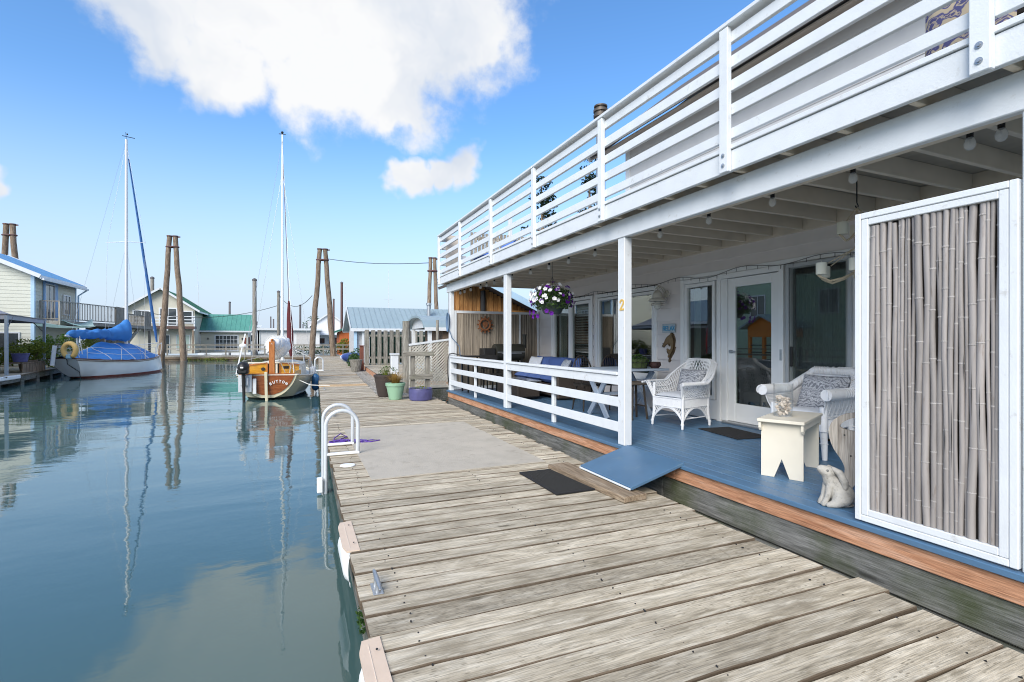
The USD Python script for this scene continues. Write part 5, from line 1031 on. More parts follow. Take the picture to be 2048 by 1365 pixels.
for s in (-1, 1):
    pts = [(s*.20, .44), (s*(w+.045), .50), (s*w, cz-.11), (s*.20, cz-.02)]; pts = pts if s > 0 else pts[::-1]; bk = obj('cabin_bulkhead', MB().prism(pts, .03, (0, y0-.005, 0), (1, 0, 0), (0, 0, 1)), M['varnish_y'], o, world=False)
    obj('bulkhead_trim', MB().bar((s*.20, y0-.045, cz-.03), (s*(w+.03), y0-.045, cz-.115), .03, .05, b=.006), M['varnish_o'], bk, world=False); obj('bulkhead_trim', MB().bar((s*.20, y0-.045, .46), (s*.20, y0-.045, cz-.02), .04, .03, up=(0, 1, 0)), M['varnish_o'], bk, world=False)
obj('port_light', MB().box(.30, .47, y0-.052, y0-.036, .93, 1.02, .004), M['dark'], bk, world=False); obj('compass', MB().cyl((-.32, y0-.035, .93), (-.32, y0-.07, .93), .06, 16), M['black'], bk, world=False)
obj('companionway', MB().box(-.2, .2, y0+.005, y0+.02, .35, cz-.02), M['dark'], o, world=False); obj('companionway_post', MB().box(.06, .12, y0-.03, y0, .4, cz-.02, .004), M['cream'], o, world=False)
obj('cabin_roof_edge', MB().bar((-w*1.0, y0-.03, cz-.03), (w*1.0, y0-.03, cz-.03), .06, .05, b=.01), M['cream'], o, world=False)
for s in (-1, 1): obj('coaming', MB().bar((s*hb(.2)*.86, .12, .80), (s*hb(y0)*.80, y0-.05, .80), .03, .20, b=.006), M['varnish_y'], o, world=False)
obj('cockpit', MB().box(-.62, .62, .14, y0-.01, .36, .40), M['dark'], o, world=False)
obj('mast', MB().tube([(0, 3.2, .9), (0, 3.2, 5.), (0, 3.2, 9.6)], [.052, .044, .026], 12), M['spar'], o, smooth=True, world=False)
obj('masthead', MB().ball((.0, 3.2, 9.68), .05, 8).bar((-.12, 3.2, 9.62), (.12, 3.2, 9.62), .02, .02), M['black'], o, world=False)
obj('boom', MB().tube([(0, 3.1, 1.72), (.08, .35, 1.90)], .05, 9), M['varnish_o'], o, smooth=True, world=False)
t = np.linspace(0, 1, 26); P = np.stack([.08-.03*t+.03*np.sin(t*22), .45+2.4*t, 1.74-.03*t+.05*np.sin(t*9)], 1); R_ = np.interp(t, [0, .12, .5, .85, 1], [.10, .22, .31, .30, .14])
k = MB().tube(P, R_, 18); v = k.v[0]; k.v[0] = v+.26*(meshkit.fbm(v*4.2, 4, 3)[:, None]-.5)*np.array([1.3, .4, 1.3])-np.array([0, 0, 1])*(.09*np.sin(v[:, 1:2]*9)**2); obj('furled_sail', k, M['sail'], o, smooth=True, world=False)
b = MB()
for q in (.7, 1.2, 1.7, 2.2): b.tube([(.08+.25*math.cos(a), q, 1.78+.27*math.sin(a)) for a in np.linspace(0, 2*PI, 16, endpoint=False)], .010, 5, closed=True)
obj('sail_tie', b, M['white_rope'], o, world=False)
t = np.linspace(0, 1, 12); a0, a1 = np.array([0, 5.75, 1.0]), np.array([0, 3.45, 8.6]); fs = lambda q: a0+(a1-a0)*q
obj('furled_jib', MB().tube([fs(q) for q in np.linspace(.03, .33, 9)], [.05, .09, .12, .13, .12, .11, .09, .07, .03], 10), M['maroon'], o, smooth=True, world=False); wire(o, [a0, a1], .012, M['maroon'], 'forestay')
for s in (-1, 1): wire(o, [(s*hb(3.)*.98, 3.0, sh(3.)), (0, 3.2, 8.2)], .006); wire(o, [(s*.75, .1, sh(0)), (0, 3.2, 9.4)], .005)
wire(o, [(.08, .30, 1.80), (.40, .9, .82)], .012, M['white_rope'], 'sheet'); wire(o, [(.08, .30, 1.80), (.75, 1.2, .72)], .010, M['white_rope'], 'sheet'); wire(o, [(-.95, .35, .82), (-.80, .5, 1.72), (-.74, .6, 2.1)], .022, M['spar'], 'boat_hook'); obj('boat_hook_float', MB().ball((-.79, .5, 1.72), .10, 10, (1.1, .6, .7)), M['sail'], o, world=False)
wire(o, [(.55, 1.2, 1.15), (.5, 1.18, .75), (.58, 1.2, .60), (.66, 1.2, .75), (.6, 1.2, 1.12)], .014, M['white_rope'], 'coiled_line'); wire(o, [(.85, 1.3, 1.0), (.84, 1.28, .72), (.88, 1.3, .62)], .014, M['white_rope'], 'coiled_line')
b = MB().ball((-.62, yT-.25, 1.06), .20, 16, (.85, 1.15, .95)); b.box(-.77, -.47, yT-.44, yT-.10, .86, 1.04, .05); ob = obj('outboard_motor', b, M['black'], o, smooth=40, world=False)
obj('motor_leg', MB().tube([(-.62, yT-.26, .9), (-.61, yT-.25, .4), (-.60, yT-.24, -.3)], [.055, .045, .04], 10), M['black'], ob, world=False); obj('motor_bracket', MB().box(-.80, -.42, yT-.10, yT-.03, .28, .82, .015).box(-.72, -.5, yT-.2, yT-.1, .5, .75, .01), M['alu'], ob, world=False); obj('motor_mark', MB().box(-.66, -.58, yT-.49, yT-.475, 1.05, 1.09), M['white_trim'], ob, world=False)
obj('white_board', MB().box(-.40, -.30, yT-.06, yT-.03, .22, .70, .01), M['white_trim'], o, world=False)
for q, nm in ((2.2, 'clear'), (3.4, 'clear')): obj('stanchion', MB().cyl((hb(q)*.93, q, sh(q)), (hb(q)*.93, q, sh(q)+.55), .014, 8), M['zinc'], o, world=False)
wire(o, [(hb(1.5)*.93, 1.5, sh(1.5)+.5), (hb(2.2)*.93, 2.2, sh(2.2)+.54), (hb(3.4)*.93, 3.4, sh(3.4)+.54), (.15, 5.6, 1.5)], .008, M['white_rope'], 'lifeline'); wire(o, [(-hb(1.5)*.93, 1.5, sh(1.5)+.5), (-hb(3.4)*.93, 3.4, sh(3.4)+.54), (-.15, 5.6, 1.5)], .008, M['white_rope'], 'lifeline')
obj('pulpit', MB().tube([(hb(4.9), 4.9, sh(4.9)), (hb(4.9)*.95, 5.0, 1.45), (0, 5.95, 1.55), (-hb(4.9)*.95, 5.0, 1.45), (-hb(4.9), 4.9, sh(4.9))], .018, 8), M['zinc'], o, smooth=True, world=False)
for lb, (x, y, z), r, h, m in (('blue fender hanging between the varnished sailboat and the dock', (.68, 19.6, .38), .13, .62, paint('blue_fender', (.035, .13, .27), .35, .06)), ('white fender hanging at the bow of the varnished sailboat', (.62, 20.9, .62), .12, .6, M['sail'])):
    f = thing('boat_fender', lb, 'fender', (x, y, z)); obj('body', MB().lathe([(.02, z-h/2), (r*.8, z-h/2+.06), (r, z-h/2+.14), (r, z+h/2-.14), (r*.8, z+h/2-.06), (.03, z+h/2)], (x, y, 0), 18), m, f, smooth=True); obj('line', MB().tube([(x, y, z+h/2), (x-.1, y, z+h/2+.35)], .01, 5), M['white_rope'], f)
o = thing('stern_line', 'pale mooring line from the varnished sailboat to the dock', 'rope', (.5, 17.5, .5)); obj('line', MB().tube([(.10, 17.7, .62), (.45, 17.3, .47), (.85, 16.9, DZ+.02), (1.0, 16.8, DZ+.02)], .013, 6), M['white_rope'], o, smooth=True)
# --- the white sloop under blue covers
o = local('white_sailboat', 'white sailboat under bright blue covers with a tall mast at the opposite dock', 'sailboat', (-10.35, 31.0, 0), -21.5)
hb, sh, poly, tr = hull(o, 7.1, 2.45, (1.02, .82, 1.02), dict(bottom=M['antifoul'], boot=M['boot_red'], boot_h=.10, top=M['hull_white'], deck=M['cream'], rail=paint('brown_rub_rail', (.16, .08, .05), .5), stripe='/World/Looks/brown_rub_rail'), transom=.56, rake=-.75, full=.36)
obj('mast', MB().tube([(0, 4.25, .9), (0, 4.25, 8.), (0, 4.25, 13.3)], [.085, .08, .065], 12), M['alu'], o, smooth=True, world=False)
for s in (-1, 1):
    wire(o, [(s*hb(4.1)*.95, 4.1, sh(4.1)), (s*1.05, 4.25, 7.45), (0, 4.25, 13.1)], .007); wire(o, [(0, 4.25, 7.5), (s*1.1, 4.22, 7.45)], .018, M['alu'], 'spreader'); wire(o, [(s*hb(3.9)*.93, 3.9, sh(3.9)), (0, 4.25, 7.4)], .006)
wire(o, [(0, .1, 1.0), (0, 4.25, 13.3)], .006); wire(o, [(0, 4.25, 13.3), (0, 4.2, 13.7)], .01, M['black'], 'aerial'); obj('wind_vane', MB().bar((-.05, 4.0, 13.42), (.3, 4.5, 13.46), .03, .03).ball((.05, 4.25, 13.6), .05, 6), M['black'], o, world=False)
f0, f1 = np.array([0, 6.95, 1.25]), np.array([0, 4.35, 12.6]); obj('furled_jib', MB().tube([f0+(f1-f0)*q for q in np.linspace(0.05, .97, 12)], np.interp(np.linspace(0, 1, 12), [0, .1, .5, 1], [.05, .085, .07, .03]), 9), paint('blue_jib_cover', (.05, .15, .38), .7, .1), o, smooth=True, world=False); wire(o, [f0, (0, 4.28, 13.1)], .01, None, 'forestay')
t = np.linspace(0, 1, 34); P = np.stack([.03*np.sin(t*14), .35+3.95*t, 2.25+.02*t], 1); R_ = np.interp(t, [0, .05, .6, .85, .95, 1.], [.10, .20, .24, .34, .42, .36])
k = MB().tube(P, R_, 20); v = k.v[0]; up = np.clip((v[:, 2:3]-2.25)*1.2, 0, 1); rise = np.interp(v[:, 1], [.35, 2.6, 3.5, 4.1, 4.35], [0, .06, .35, .80, .95])[:, None]
v = v*np.array([.8, 1, 1])+np.array([0, 0, 1])*up*rise+.22*(meshkit.fbm(v*np.array([3.5, 4.5, 3.5]), 4, 5)[:, None]-.5)*np.array([1.2, .3, 1.1])-np.array([0, 0, .05])*np.abs(np.sin(v[:, 1:2]*6)); v[:, 0] *= 1-.45*np.clip((v[:, 2]-2.55)/.8, 0, 1); k.v[0] = v; obj('sail_cover', k, M['tarp'], o, smooth=True, world=False)
obj('boom', MB().tube([(0, .2, 2.12), (0, 4.2, 2.12)], .06, 9), M['alu'], o, smooth=True, world=False)
n = 20; Y_ = np.linspace(.15, 6.3, n); S_ = np.linspace(-1, 1, 13); V = []
for yq in Y_:
    top = np.interp(yq, [.15, 1.6, 2.2, 4.5, 5.6, 6.3], [1.10, 1.45, 1.78, 1.72, 1.42, 1.10]); w = hb(yq)*.92
    for s in S_: V.append((s*w, yq, sh(yq)+.03+(top-sh(yq))*(1-abs(s))**.85))
V = np.array(V); V += .13*(meshkit.fbm(V*3.4, 4, 8)[:, None]-.5)*np.array([.3, .5, 1.3]); F = [(i*13+j, i*13+j+1, i*13+j+14, i*13+j+13) for i in range(n-1) for j in range(12)]
tp = obj('deck_tarp', MB().add(V, F).add(V-[0, 0, .012], np.array(F)[:, ::-1]), M['tarp'], o, smooth=True, world=False)
for q in (1.9, 3.4, 4.6): i = int(np.argmin(abs(Y_-q))); obj('tarp_strap', MB().tube(V[i*13:(i+1)*13]+[0, 0, .012], .012, 5), M['white_rope'], tp, world=False)
for q in (.5, 2.3, 4.2, 5.6):
    for s in (-1, 1): obj('stanchion', MB().cyl((s*hb(q)*.96, q, sh(q)), (s*hb(q)*.96, q, sh(q)+.62), .014, 7), M['alu'], o, world=False)
for s in (-1, 1):
    for z in (.32, .60): wire(o, [(s*hb(q)*.96, q, sh(q)+z) for q in (.5, 2.3, 4.2, 5.6)]+[(s*.2, 6.7, 1.0+z)], .009, M['white_rope'], 'lifeline')
obj('pulpit', MB().tube([(hb(5.6)*.96, 5.6, sh(5.6)), (hb(5.8)*.9, 5.9, 1.62), (.12, 7.1, 1.75), (-.12, 7.1, 1.75), (-hb(5.8)*.9, 5.9, 1.62), (-hb(5.6)*.96, 5.6, sh(5.6))], .018, 7).cyl((.12, 7.0, 1.05), (.12, 7.1, 1.75), .014, 6), M['alu'], o, smooth=True, world=False)
obj('pushpit', MB().tube([(.62, .3, 1.0), (.60, .0, 1.62), (-.60, .0, 1.62), (-.62, .3, 1.0)], .016, 7), M['alu'], o, smooth=True, world=False)
for x in (.15, .28): wire(o, [(x, .9, 1.0), (x-.05, .75, 2.1)], .018, M['white_rope'], 'mainsheet')
a = np.linspace(-1.1, PI+1.1, 26); rt = o
hbuoy = local('horseshoe_buoy', 'yellow horseshoe life buoy hung at the stern of the white sailboat', 'life buoy', (-10.35, 31.0, 0), -21.5)
obj('buoy', MB().tube([(.42+.29*math.cos(q), -.06, 1.42+.33*math.sin(q)) for q in a], .115, 10), paint('yellow_foam_buoy', (.60, .42, .16), .8, .12), hbuoy, smooth=True, world=False); obj('strap', MB().box(.28, .52, -.15, -.02, 1.02, 1.22, .02), paint('pale_blue_cloth', (.25, .45, .60), .9), hbuoy, world=False)
rd = obj('rudder_blade', MB().bar((-.1, -.42, .70), (-.1, -.28, 1.65), .05, .22, up=(0, 1, 0), b=.01), M['white'], o, world=False); obj('rudder_line', MB().tube([(.2, .02, 1.05), (.28, -.02, .75), (.55, .35, .35), (.56, .4, .0)], .02, 5), M['black'], o, world=False)
# ---------------------------------------------------------------- far buildings
def lap(a, b, z0, top, pitch, depth=.02):
    """Lapped boards from a to b (seen from the right of a->b ... outside), each row cut to the height line top(s), s along the wall in metres."""
    a, b = np.array(a, float), np.array(b, float); L = np.linalg.norm(b-a); d = (b-a)/L; nrm = np.array([d[1], -d[0]]); m = MB(); ss = np.linspace(0, L, 61); tops = np.array([top(s) for s in ss]); z = z0
    while z < tops.max()-.01:
        z1 = z+pitch; ok = ss[tops >= z+pitch*.6]
        if len(ok):
            s0, s1 = ok.min(), ok.max(); z1 = min(z1, tops.max())
            P = [(s0, depth, z), (s0, .004, z1), (s1, .004, z1), (s1, depth, z), (s0, -.05, z), (s1, -.05, z)]
            V = [(*(a+d*s+nrm*o_), zz) for s, o_, zz in P]; m.add(V, [(0, 3, 2), (0, 2, 1), (4, 5, 3), (4, 3, 0)])
        z += pitch
    return m
def win(o, c, w, h, nrm='-y', m=None, cols=1, rows=1, name='window', fw=.07, pane=None):
    """A framed window on a wall facing -y or +x; c is its centre on the wall face."""
    m = m or M['white']; b = MB(); x, y, z = c
    def bx(u0, u1, z0, z1, d0, d1):
        if nrm == '-y': b_.box(x+u0, x+u1, y-d1, y-d0, z+z0, z+z1)
        else: b_.box(x+d0, x+d1, y+u0, y+u1, z+z0, z+z1)
    b_ = b
    bx(-w/2-fw, -w/2, -h/2-fw, h/2+fw, -.02, .05); bx(w/2, w/2+fw, -h/2-fw, h/2+fw, -.02, .05); bx(-w/2, w/2, h/2, h/2+fw, -.02, .048); bx(-w/2, w/2, -h/2-fw, -h/2, -.02, .06)
    for k in range(1, cols): u = -w/2+w*k/cols; bx(u-.022, u+.022, -h/2, h/2, -.01, .035)
    for k in range(1, rows): q = -h/2+h*k/rows; bx(-w/2, w/2, q-.018, q+.018, -.01, .03)
    p = obj(name, b, m, o); b_ = MB(); bx(-w/2, w/2, -h/2, h/2, .0, .012); obj('pane', b_, pane or M['pane_far'], p); return p
M['pane_far'] = mat('far_window_pane', {'p': ('principled_bsdf', {'base_color': (.05, .06, .065), 'roughness': .03, 'specular_ior_level': .9, 'ior': 1.6})}, [])
def gable(o, x0, x1, y0, y1, z0, ze, zr, axis, mw, mr, lapn=0., over=.35, fascia=None, seam=0., rise=.0, thick=.10, sides='sewn'):
    """A house box with a ridge along x or y."""
    xm, ym = (x0+x1)/2, (y0+y1)/2
    def T(L): return (lambda s: ze+(zr-ze)*(1-abs(s-L/2)/(L/2)))
    walls = {'s': ((x0, y0), (x1, y0)), 'e': ((x1, y0), (x1, y1)), 'n': ((x1, y1), (x0, y1)), 'w': ((x0, y1), (x0, y0))}
    b = MB()
    if axis == 'y': prof = [(x0, z0), (x1, z0), (x1, ze), (xm, zr), (x0, ze)]; b.prism([(p-0, q) for p, q in prof], y1-y0, (0, y1, 0), (1, 0, 0), (0, 0, 1))
    else: prof = [(y0, z0), (y1, z0), (y1, ze), (ym, zr), (y0, ze)]; b.prism(prof, x1-x0, (x0, 0, 0), (0, 1, 0), (0, 0, 1))
    obj('wall', b, mw, o)
    if lapn:
        for k in sides:
            if k == 'n': continue
            a, c = walls[k]; L = math.dist(a, c); gab = (k in 'sn') == (axis == 'y'); obj('siding', lap(a, c, z0, T(L) if gab else (lambda s: ze), lapn), mw, o)
    for s in (-1, 1):
        if axis == 'y':
            half = (x1-x0)/2; sl = (zr-ze)/half; e = (xm+s*(half+over), ze-sl*over); P = lambda f, yq: np.array([xm+(e[0]-xm)*f, yq, zr+(e[1]-zr)*f+.02+thick/2]); A, Bq = (y0-over, y1+over); up = np.array([s*sl, 0, 1.])
            rf = obj('roof', MB().bar(P(0, (A+Bq)/2), P(1, (A+Bq)/2), Bq-A, thick, up=up), mr, o); line = lambda q: (P(0.02, q), P(.995, q)); span = (A, Bq); barge = [(P(0, A-.015), P(1, A-.015)), (P(0, Bq+.015), P(1, Bq+.015))]; eave = (P(1, A), P(1, Bq))
        else:
            half = (y1-y0)/2; sl = (zr-ze)/half; e = (ym+s*(half+over), ze-sl*over); P = lambda f, xq: np.array([xq, ym+(e[0]-ym)*f, zr+(e[1]-zr)*f+.02+thick/2]); A, Bq = (x0-over, x1+over); up = np.array([0, s*sl, 1.])
            rf = obj('roof', MB().bar(P(0, (A+Bq)/2), P(1, (A+Bq)/2), Bq-A, thick, up=up), mr, o); line = lambda q: (P(.02, q), P(.995, q)); span = (A, Bq); barge = [(P(0, A-.015), P(1, A-.015)), (P(0, Bq+.015), P(1, Bq+.015))]; eave = (P(1, A), P(1, Bq))
        un = up/np.linalg.norm(up)
        if seam:
            q = span[0]+.02; sb = MB()
            while q < span[1]: p, r = line(q); sb.bar(p+un*(thick/2+.015), r+un*(thick/2+.015), .035, .04, up=up); q += seam
            obj('roof_seams', sb, mr, rf)
        if fascia:
            for p, r in barge: obj('barge_board', MB().bar(p, r, .03, thick+.12, up=up), fascia, o)
            obj('eave_board', MB().bar(eave[0]-[0, 0, .04], eave[1]-[0, 0, .04], .05, thick+.10), fascia, o)
def railing(o, pts, z, h, m, spacing=.14, post=.09, solid=False, name='baluster', w=.035, rails=None):
    for (xa, ya), (xb, yb) in zip(pts, pts[1:]):
        L = math.hypot(xb-xa, yb-ya); d = ((xb-xa)/L, (yb-ya)/L)
        obj('top_rail', MB().bar((xa, ya, z+h), (xb, yb, z+h), .10, .05), m, o)
        for f in (rails or (.10,)): obj('rail', MB().bar((xa, ya, z+f), (xb, yb, z+f), .04, .09 if rails else .06), m, o)
        if spacing:
            n_ = int(L/spacing)
            for k in range(1, n_): obj(name, MB().bar((xa+d[0]*k*spacing, ya+d[1]*k*spacing, z+.1), (xa+d[0]*k*spacing, ya+d[1]*k*spacing, z+h-.03), w, w, up=(1, .2, 0)), m, o)
    for x, y in pts: obj('post', MB().box(x-post/2, x+post/2, y-post/2, y+post/2, z-.25, z+h+.02), m, o)
M['sage'] = paint('pale_sage_siding', (.56, .57, .49), .7, .05, 2.); M['roof_blue'] = paint('blue_metal_roof', (.085, .24, .45), .4, .10, 1.5, .05, spec=.5); M['lightblue'] = paint('pale_blue_trim', (.42, .60, .76), .5, .04, 3.); M['midblue'] = paint('slate_blue_trim', (.18, .32, .52), .5, .04, 3.)
M['cream_wall'] = paint('cream_house_wall', (.55, .53, .44), .7, .06, 1.2); M['roof_green'] = paint('green_metal_roof', (.10, .30, .24), .4, .12, 1.2, .05, spec=.5); M['roof_green_d'] = paint('deep_green_roof', (.035, .14, .10), .45, .12, 1.2); M['roof_steel'] = paint('pale_blue_grey_metal_roof', (.25, .33, .365), .38, .07, .8, .05, spec=.5)
M['white_wall'] = paint('white_boathouse_wall', (.70, .71, .71), .6, .05, .8, stretch=(3, 3, .4)); M['orange_wall'] = paint('orange_red_boards', (.46, .115, .030), .7, .15, 2., stretch=(3, 3, .5)); M['cedar'] = wood('orange_cedar_boards', (.24, .10, .03), (.42, .20, .065), (.54, .29, .11), 'z', rough=.6, rnd=.22, knots=True)
M['plank_grey'] = wood('grey_deck_timber', (.16, .145, .12), (.31, .29, .25), (.44, .41, .36), 'z', rough=.85); M['pile'] = wood('brown_timber_pile', (.075, .05, .033), (.235, .175, .125), (.40, .32, .245), 'z', rough=.85, knots=True, stain=(.09, .07, .05))
M['steel_brown'] = paint('rust_brown_steel_pile', (.115, .060, .055), .6, .12, 2., stretch=(4, 4, .5)); M['steel_grey'] = paint('dark_grey_steel_pile', (.12, .11, .115), .55, .12, 2., stretch=(4, 4, .5))
# --- the sage house with the blue roof at the opposite dock
o = thing('blue_roofed_house', 'sage green sided house with a blue metal roof at the left edge', 'house', (-17.2, 40, .45))
gable(o, -20.9, -13.5, 36.7, 42.6, .5, 5.62, 7.30, 'y', M['sage'], M['roof_blue'], lapn=.20, over=.45, fascia=M['white'], seam=.5, sides='se')
for x, y in ((-13.49, 36.69), (-13.49, 42.61)): obj('corner_trim', MB().box(x-.13, x+.03, y-.03 if y < 40 else y-.12, y+.13 if y < 40 else y+.03, .5, 5.6), M['lightblue'], o)
w_ = win(o, (-13.46, 38.6, 4.15), 1.15, 2.1, '+x', M['white'], 2, 1, 'balcony_door'); obj('door_surround', MB().box(-13.47, -13.40, 37.75, 37.93, 3.05, 5.35).box(-13.47, -13.40, 39.25, 39.6, 3.05, 5.35).box(-13.47, -13.40, 37.93, 39.25, 5.26, 5.40), M['midblue'], o)
win(o, (-13.46, 41.0, 4.15), .95, 1.15, '+x', M['white'], 2, 1); win(o, (-14.6, 36.69, 1.75), .9, 1.1, '-y', M['white'], 2, 1); obj('flower_box', MB().box(-15.15, -14.05, 36.4, 36.6, .95, 1.12), M['midblue'], o)
obj('gutter', MB().box(-13.02, -12.90, 36.3, 43.0, 5.28, 5.40), M['white'], o); obj('downpipe', MB().tube([(-12.98, 42.9, 5.3), (-13.4, 42.75, 4.9), (-13.42, 42.75, .6)], .05, 8), M['lightblue'], o)
# balcony on posts, with stair side panels
o = thing('timber_balcony', 'grey timber balcony and stair running from the blue roofed house', 'balcony', (-11.5, 43, .45))
BD = 3.05
obj('floor', MB().add([(-13.4, 37.1, BD), (-12.5, 37.1, BD), (-11.3, 42.6, BD), (-10.7, 51, BD), (-13.4, 51, BD), (-13.4, 37.1, BD-.22), (-12.5, 37.1, BD-.22), (-11.3, 42.6, BD-.22), (-10.7, 51, BD-.22), (-13.4, 51, BD-.22)],
    [(0, 1, 2), (0, 2, 4), (2, 3, 4), (5, 7, 6), (5, 9, 7), (7, 9, 8), (0, 5, 6), (0, 6, 1), (1, 6, 7), (1, 7, 2), (2, 7, 8), (2, 8, 3)]), M['plank_grey'], o)
railing(o, [(-13.35, 37.1), (-12.5, 37.1), (-11.3, 42.6)], BD, 1.12, M['plank_grey'], .16)
for ya, yb, xa, xb in ((42.65, 44.6, -11.3, -11.15), (48.3, 49.6, -10.95, -10.85)):
    k = 0
    for q in np.arange(ya, yb, .155): f = (q-ya)/(yb-ya); x = xa+(xb-xa)*f; obj('panel_board', MB().box(x-.02, x+.02, q, q+.148, BD-.35, BD+1.18), M['plank_grey'], o)
railing(o, [(-11.15, 44.7), (-10.98, 48.2)], BD-.25, 1.05, M['plank_grey'], .16)
for x, y in ((-12.3, 38.5), (-11.4, 42.5), (-11.2, 45), (-10.9, 49.5), (-13, 49.5)): obj('support_post', MB().box(x-.08, x+.08, y-.08, y+.08, .4, BD-.2), M['plank_grey'], o)
obj('stair_stringer', MB().bar((-11.2, 48.0, BD-.1), (-11.6, 43.2, .5), .06, .28), M['plank_grey'], o); obj('stair_stringer', MB().bar((-12.1, 48.0, BD-.1), (-12.5, 43.2, .5), .06, .28), M['plank_grey'], o)
for k in range(11): t = (k+.5)/11; obj('stair_tread', MB().box(-12.15-.4*t, -11.15-.4*t, 48-4.8*t-.14, 48-4.8*t+.14, BD-.1-2.55*t, BD-.06-2.55*t), M['plank_grey'], o)
obj('under_wall', MB().box(-13.4, -12.9, 44, 51, .4, BD-.25), M['plank_grey'], o)
# opposite dock
o = thing('opposite_dock', 'grey timber dock along the opposite side of the channel', None, (-14, 36, .45), kind='structure')
DL = lambda y: float(np.interp(y, [5, 27, 37, 52], [-10.2, -10.55, -12.0, -12.6]))
for k in range(140):
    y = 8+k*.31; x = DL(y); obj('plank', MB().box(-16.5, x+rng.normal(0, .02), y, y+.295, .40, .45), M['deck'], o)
for ya, yb in ((8, 27), (27, 37), (37, 51)): obj('edge_beam', MB().bar((DL(ya)-.12, ya, .27), (DL(yb)-.12, yb, .27), .12, .24), M['beam_wet'], o); obj('float_log', MB().bar((DL(ya)-.9, ya, .02), (DL(yb)-.9, yb, .02), .5, .5), M['beam_wet'], o)
for y in np.arange(9, 50, 2.4): obj('cross_log', MB().bar((-16, y, .12), (DL(y)-.02, y, .12), .3, .28), M['beam_wet'], o)
obj('bumper_strip', MB().bar((-10.50, 25.6, .38), (-10.62, 27.6, .38), .12, .16, b=.03), M['white_trim'], o)
# canopy
o = thing('garden_canopy', 'grey fabric canopy on four slim posts over the opposite dock', 'canopy', (-13, 30.4, .45)); cz_ = 2.92
CC = [(-10.95, 27.4), (-11.9, 33.5), (-15.6, 33.2), (-14.8, 27.0)]; ap = np.array([-13.3, 30.3, 3.85]); M['canopy'] = paint('grey_canopy_cloth', (.34, .34, .36), .85, .05, 3., .1)
V = []; F = []; N_ = 9
for i in range(4):
    a, c = np.array([*CC[i], cz_]), np.array([*CC[(i+1) % 4], cz_]); base = len(V)
    for r in range(N_):
        for q in range(N_): f = r/(N_-1); e = a+(c-a)*q/(N_-1); V.append(ap+(e-ap)*f-[0, 0, .22*math.sin(f*PI)])
    F += [(base+r*N_+q, base+(r+1)*N_+q, base+(r+1)*N_+q+1, base+r*N_+q+1) for r in range(N_-1) for q in range(N_-1)]
obj('roof_cloth', MB().add(V, F).add(np.array(V)-[0, 0, .015], np.array(F)[:, ::-1]), M['canopy'], o, smooth=30)
for i in range(4):
    a, c = CC[i], CC[(i+1) % 4]; obj('valance', MB().bar((*a, cz_-.05), (*c, cz_-.05), .02, .20), M['canopy'], o); obj('frame_bar', MB().bar((*a, cz_+.05), (*c, cz_+.05), .05, .05), M['steel_grey'], o); obj('post', MB().box(a[0]-.05, a[0]+.05, a[1]-.05, a[1]+.05, .45, cz_), paint('blue_grey_post', (.26, .31, .36), .5) if i == 0 else '/World/Looks/blue_grey_post', o); obj('corner_brace', MB().bar((*a, 2.3), (a[0]*.86+c[0]*.14, a[1]*.86+c[1]*.14, cz_), .03, .03), M['steel_grey'], o)
M['aqua'] = mat('aqua_sail_cloth', {'d': ('diffuse_bsdf', {'color': (.62, .78, .75)}), 't': ('translucent_bsdf', {'color': (.7, .82, .80)}), 'm': ('mix_closure', {'fac': .5})}, [('d.BSDF', 'm.closure1'), ('t.BSDF', 'm.closure2')], surface='m.closure')
def shade(lb, A, B_, C):
    o = thing('shade_sail', lb, 'shade sail', np.mean([A, B_, C], 0)); A, B_, C = map(np.array, (A, B_, C)); n = 14; V = []; ix = {}
    for i in range(n):
        for j in range(n-i): a, b = i/(n-1), j/(n-1); c = 1-a-b; ix[i, j] = len(V); V.append(A*a+B_*b+C*c-np.array([0, 0, 1])*(1.6*a*b+1.1*b*c+.8*a*c)*.8)
    F = [(ix[i, j], ix[i+1, j], ix[i, j+1]) for i in range(n-1) for j in range(n-1-i)]+[(ix[i+1, j], ix[i+1, j+1], ix[i, j+1]) for i in range(n-2) for j in range(n-2-i)]
    obj('cloth', MB().add(V, F).add(np.array(V)-[0, 0, .012], np.array(F)[:, ::-1]), M['aqua'], o, smooth=True)
shade('pale aqua shade sail hung below the timber balcony beside the canopy', (-12.5, 33.6, 3.0), (-13.3, 37.2, 3.05), (-11.0, 37.6, 2.75)); shade('pale shade sail peaked toward the stern of the white sailboat', (-12.6, 37.3, 3.2), (-11.6, 39.2, 3.25), (-10.55, 36.2, 2.75))
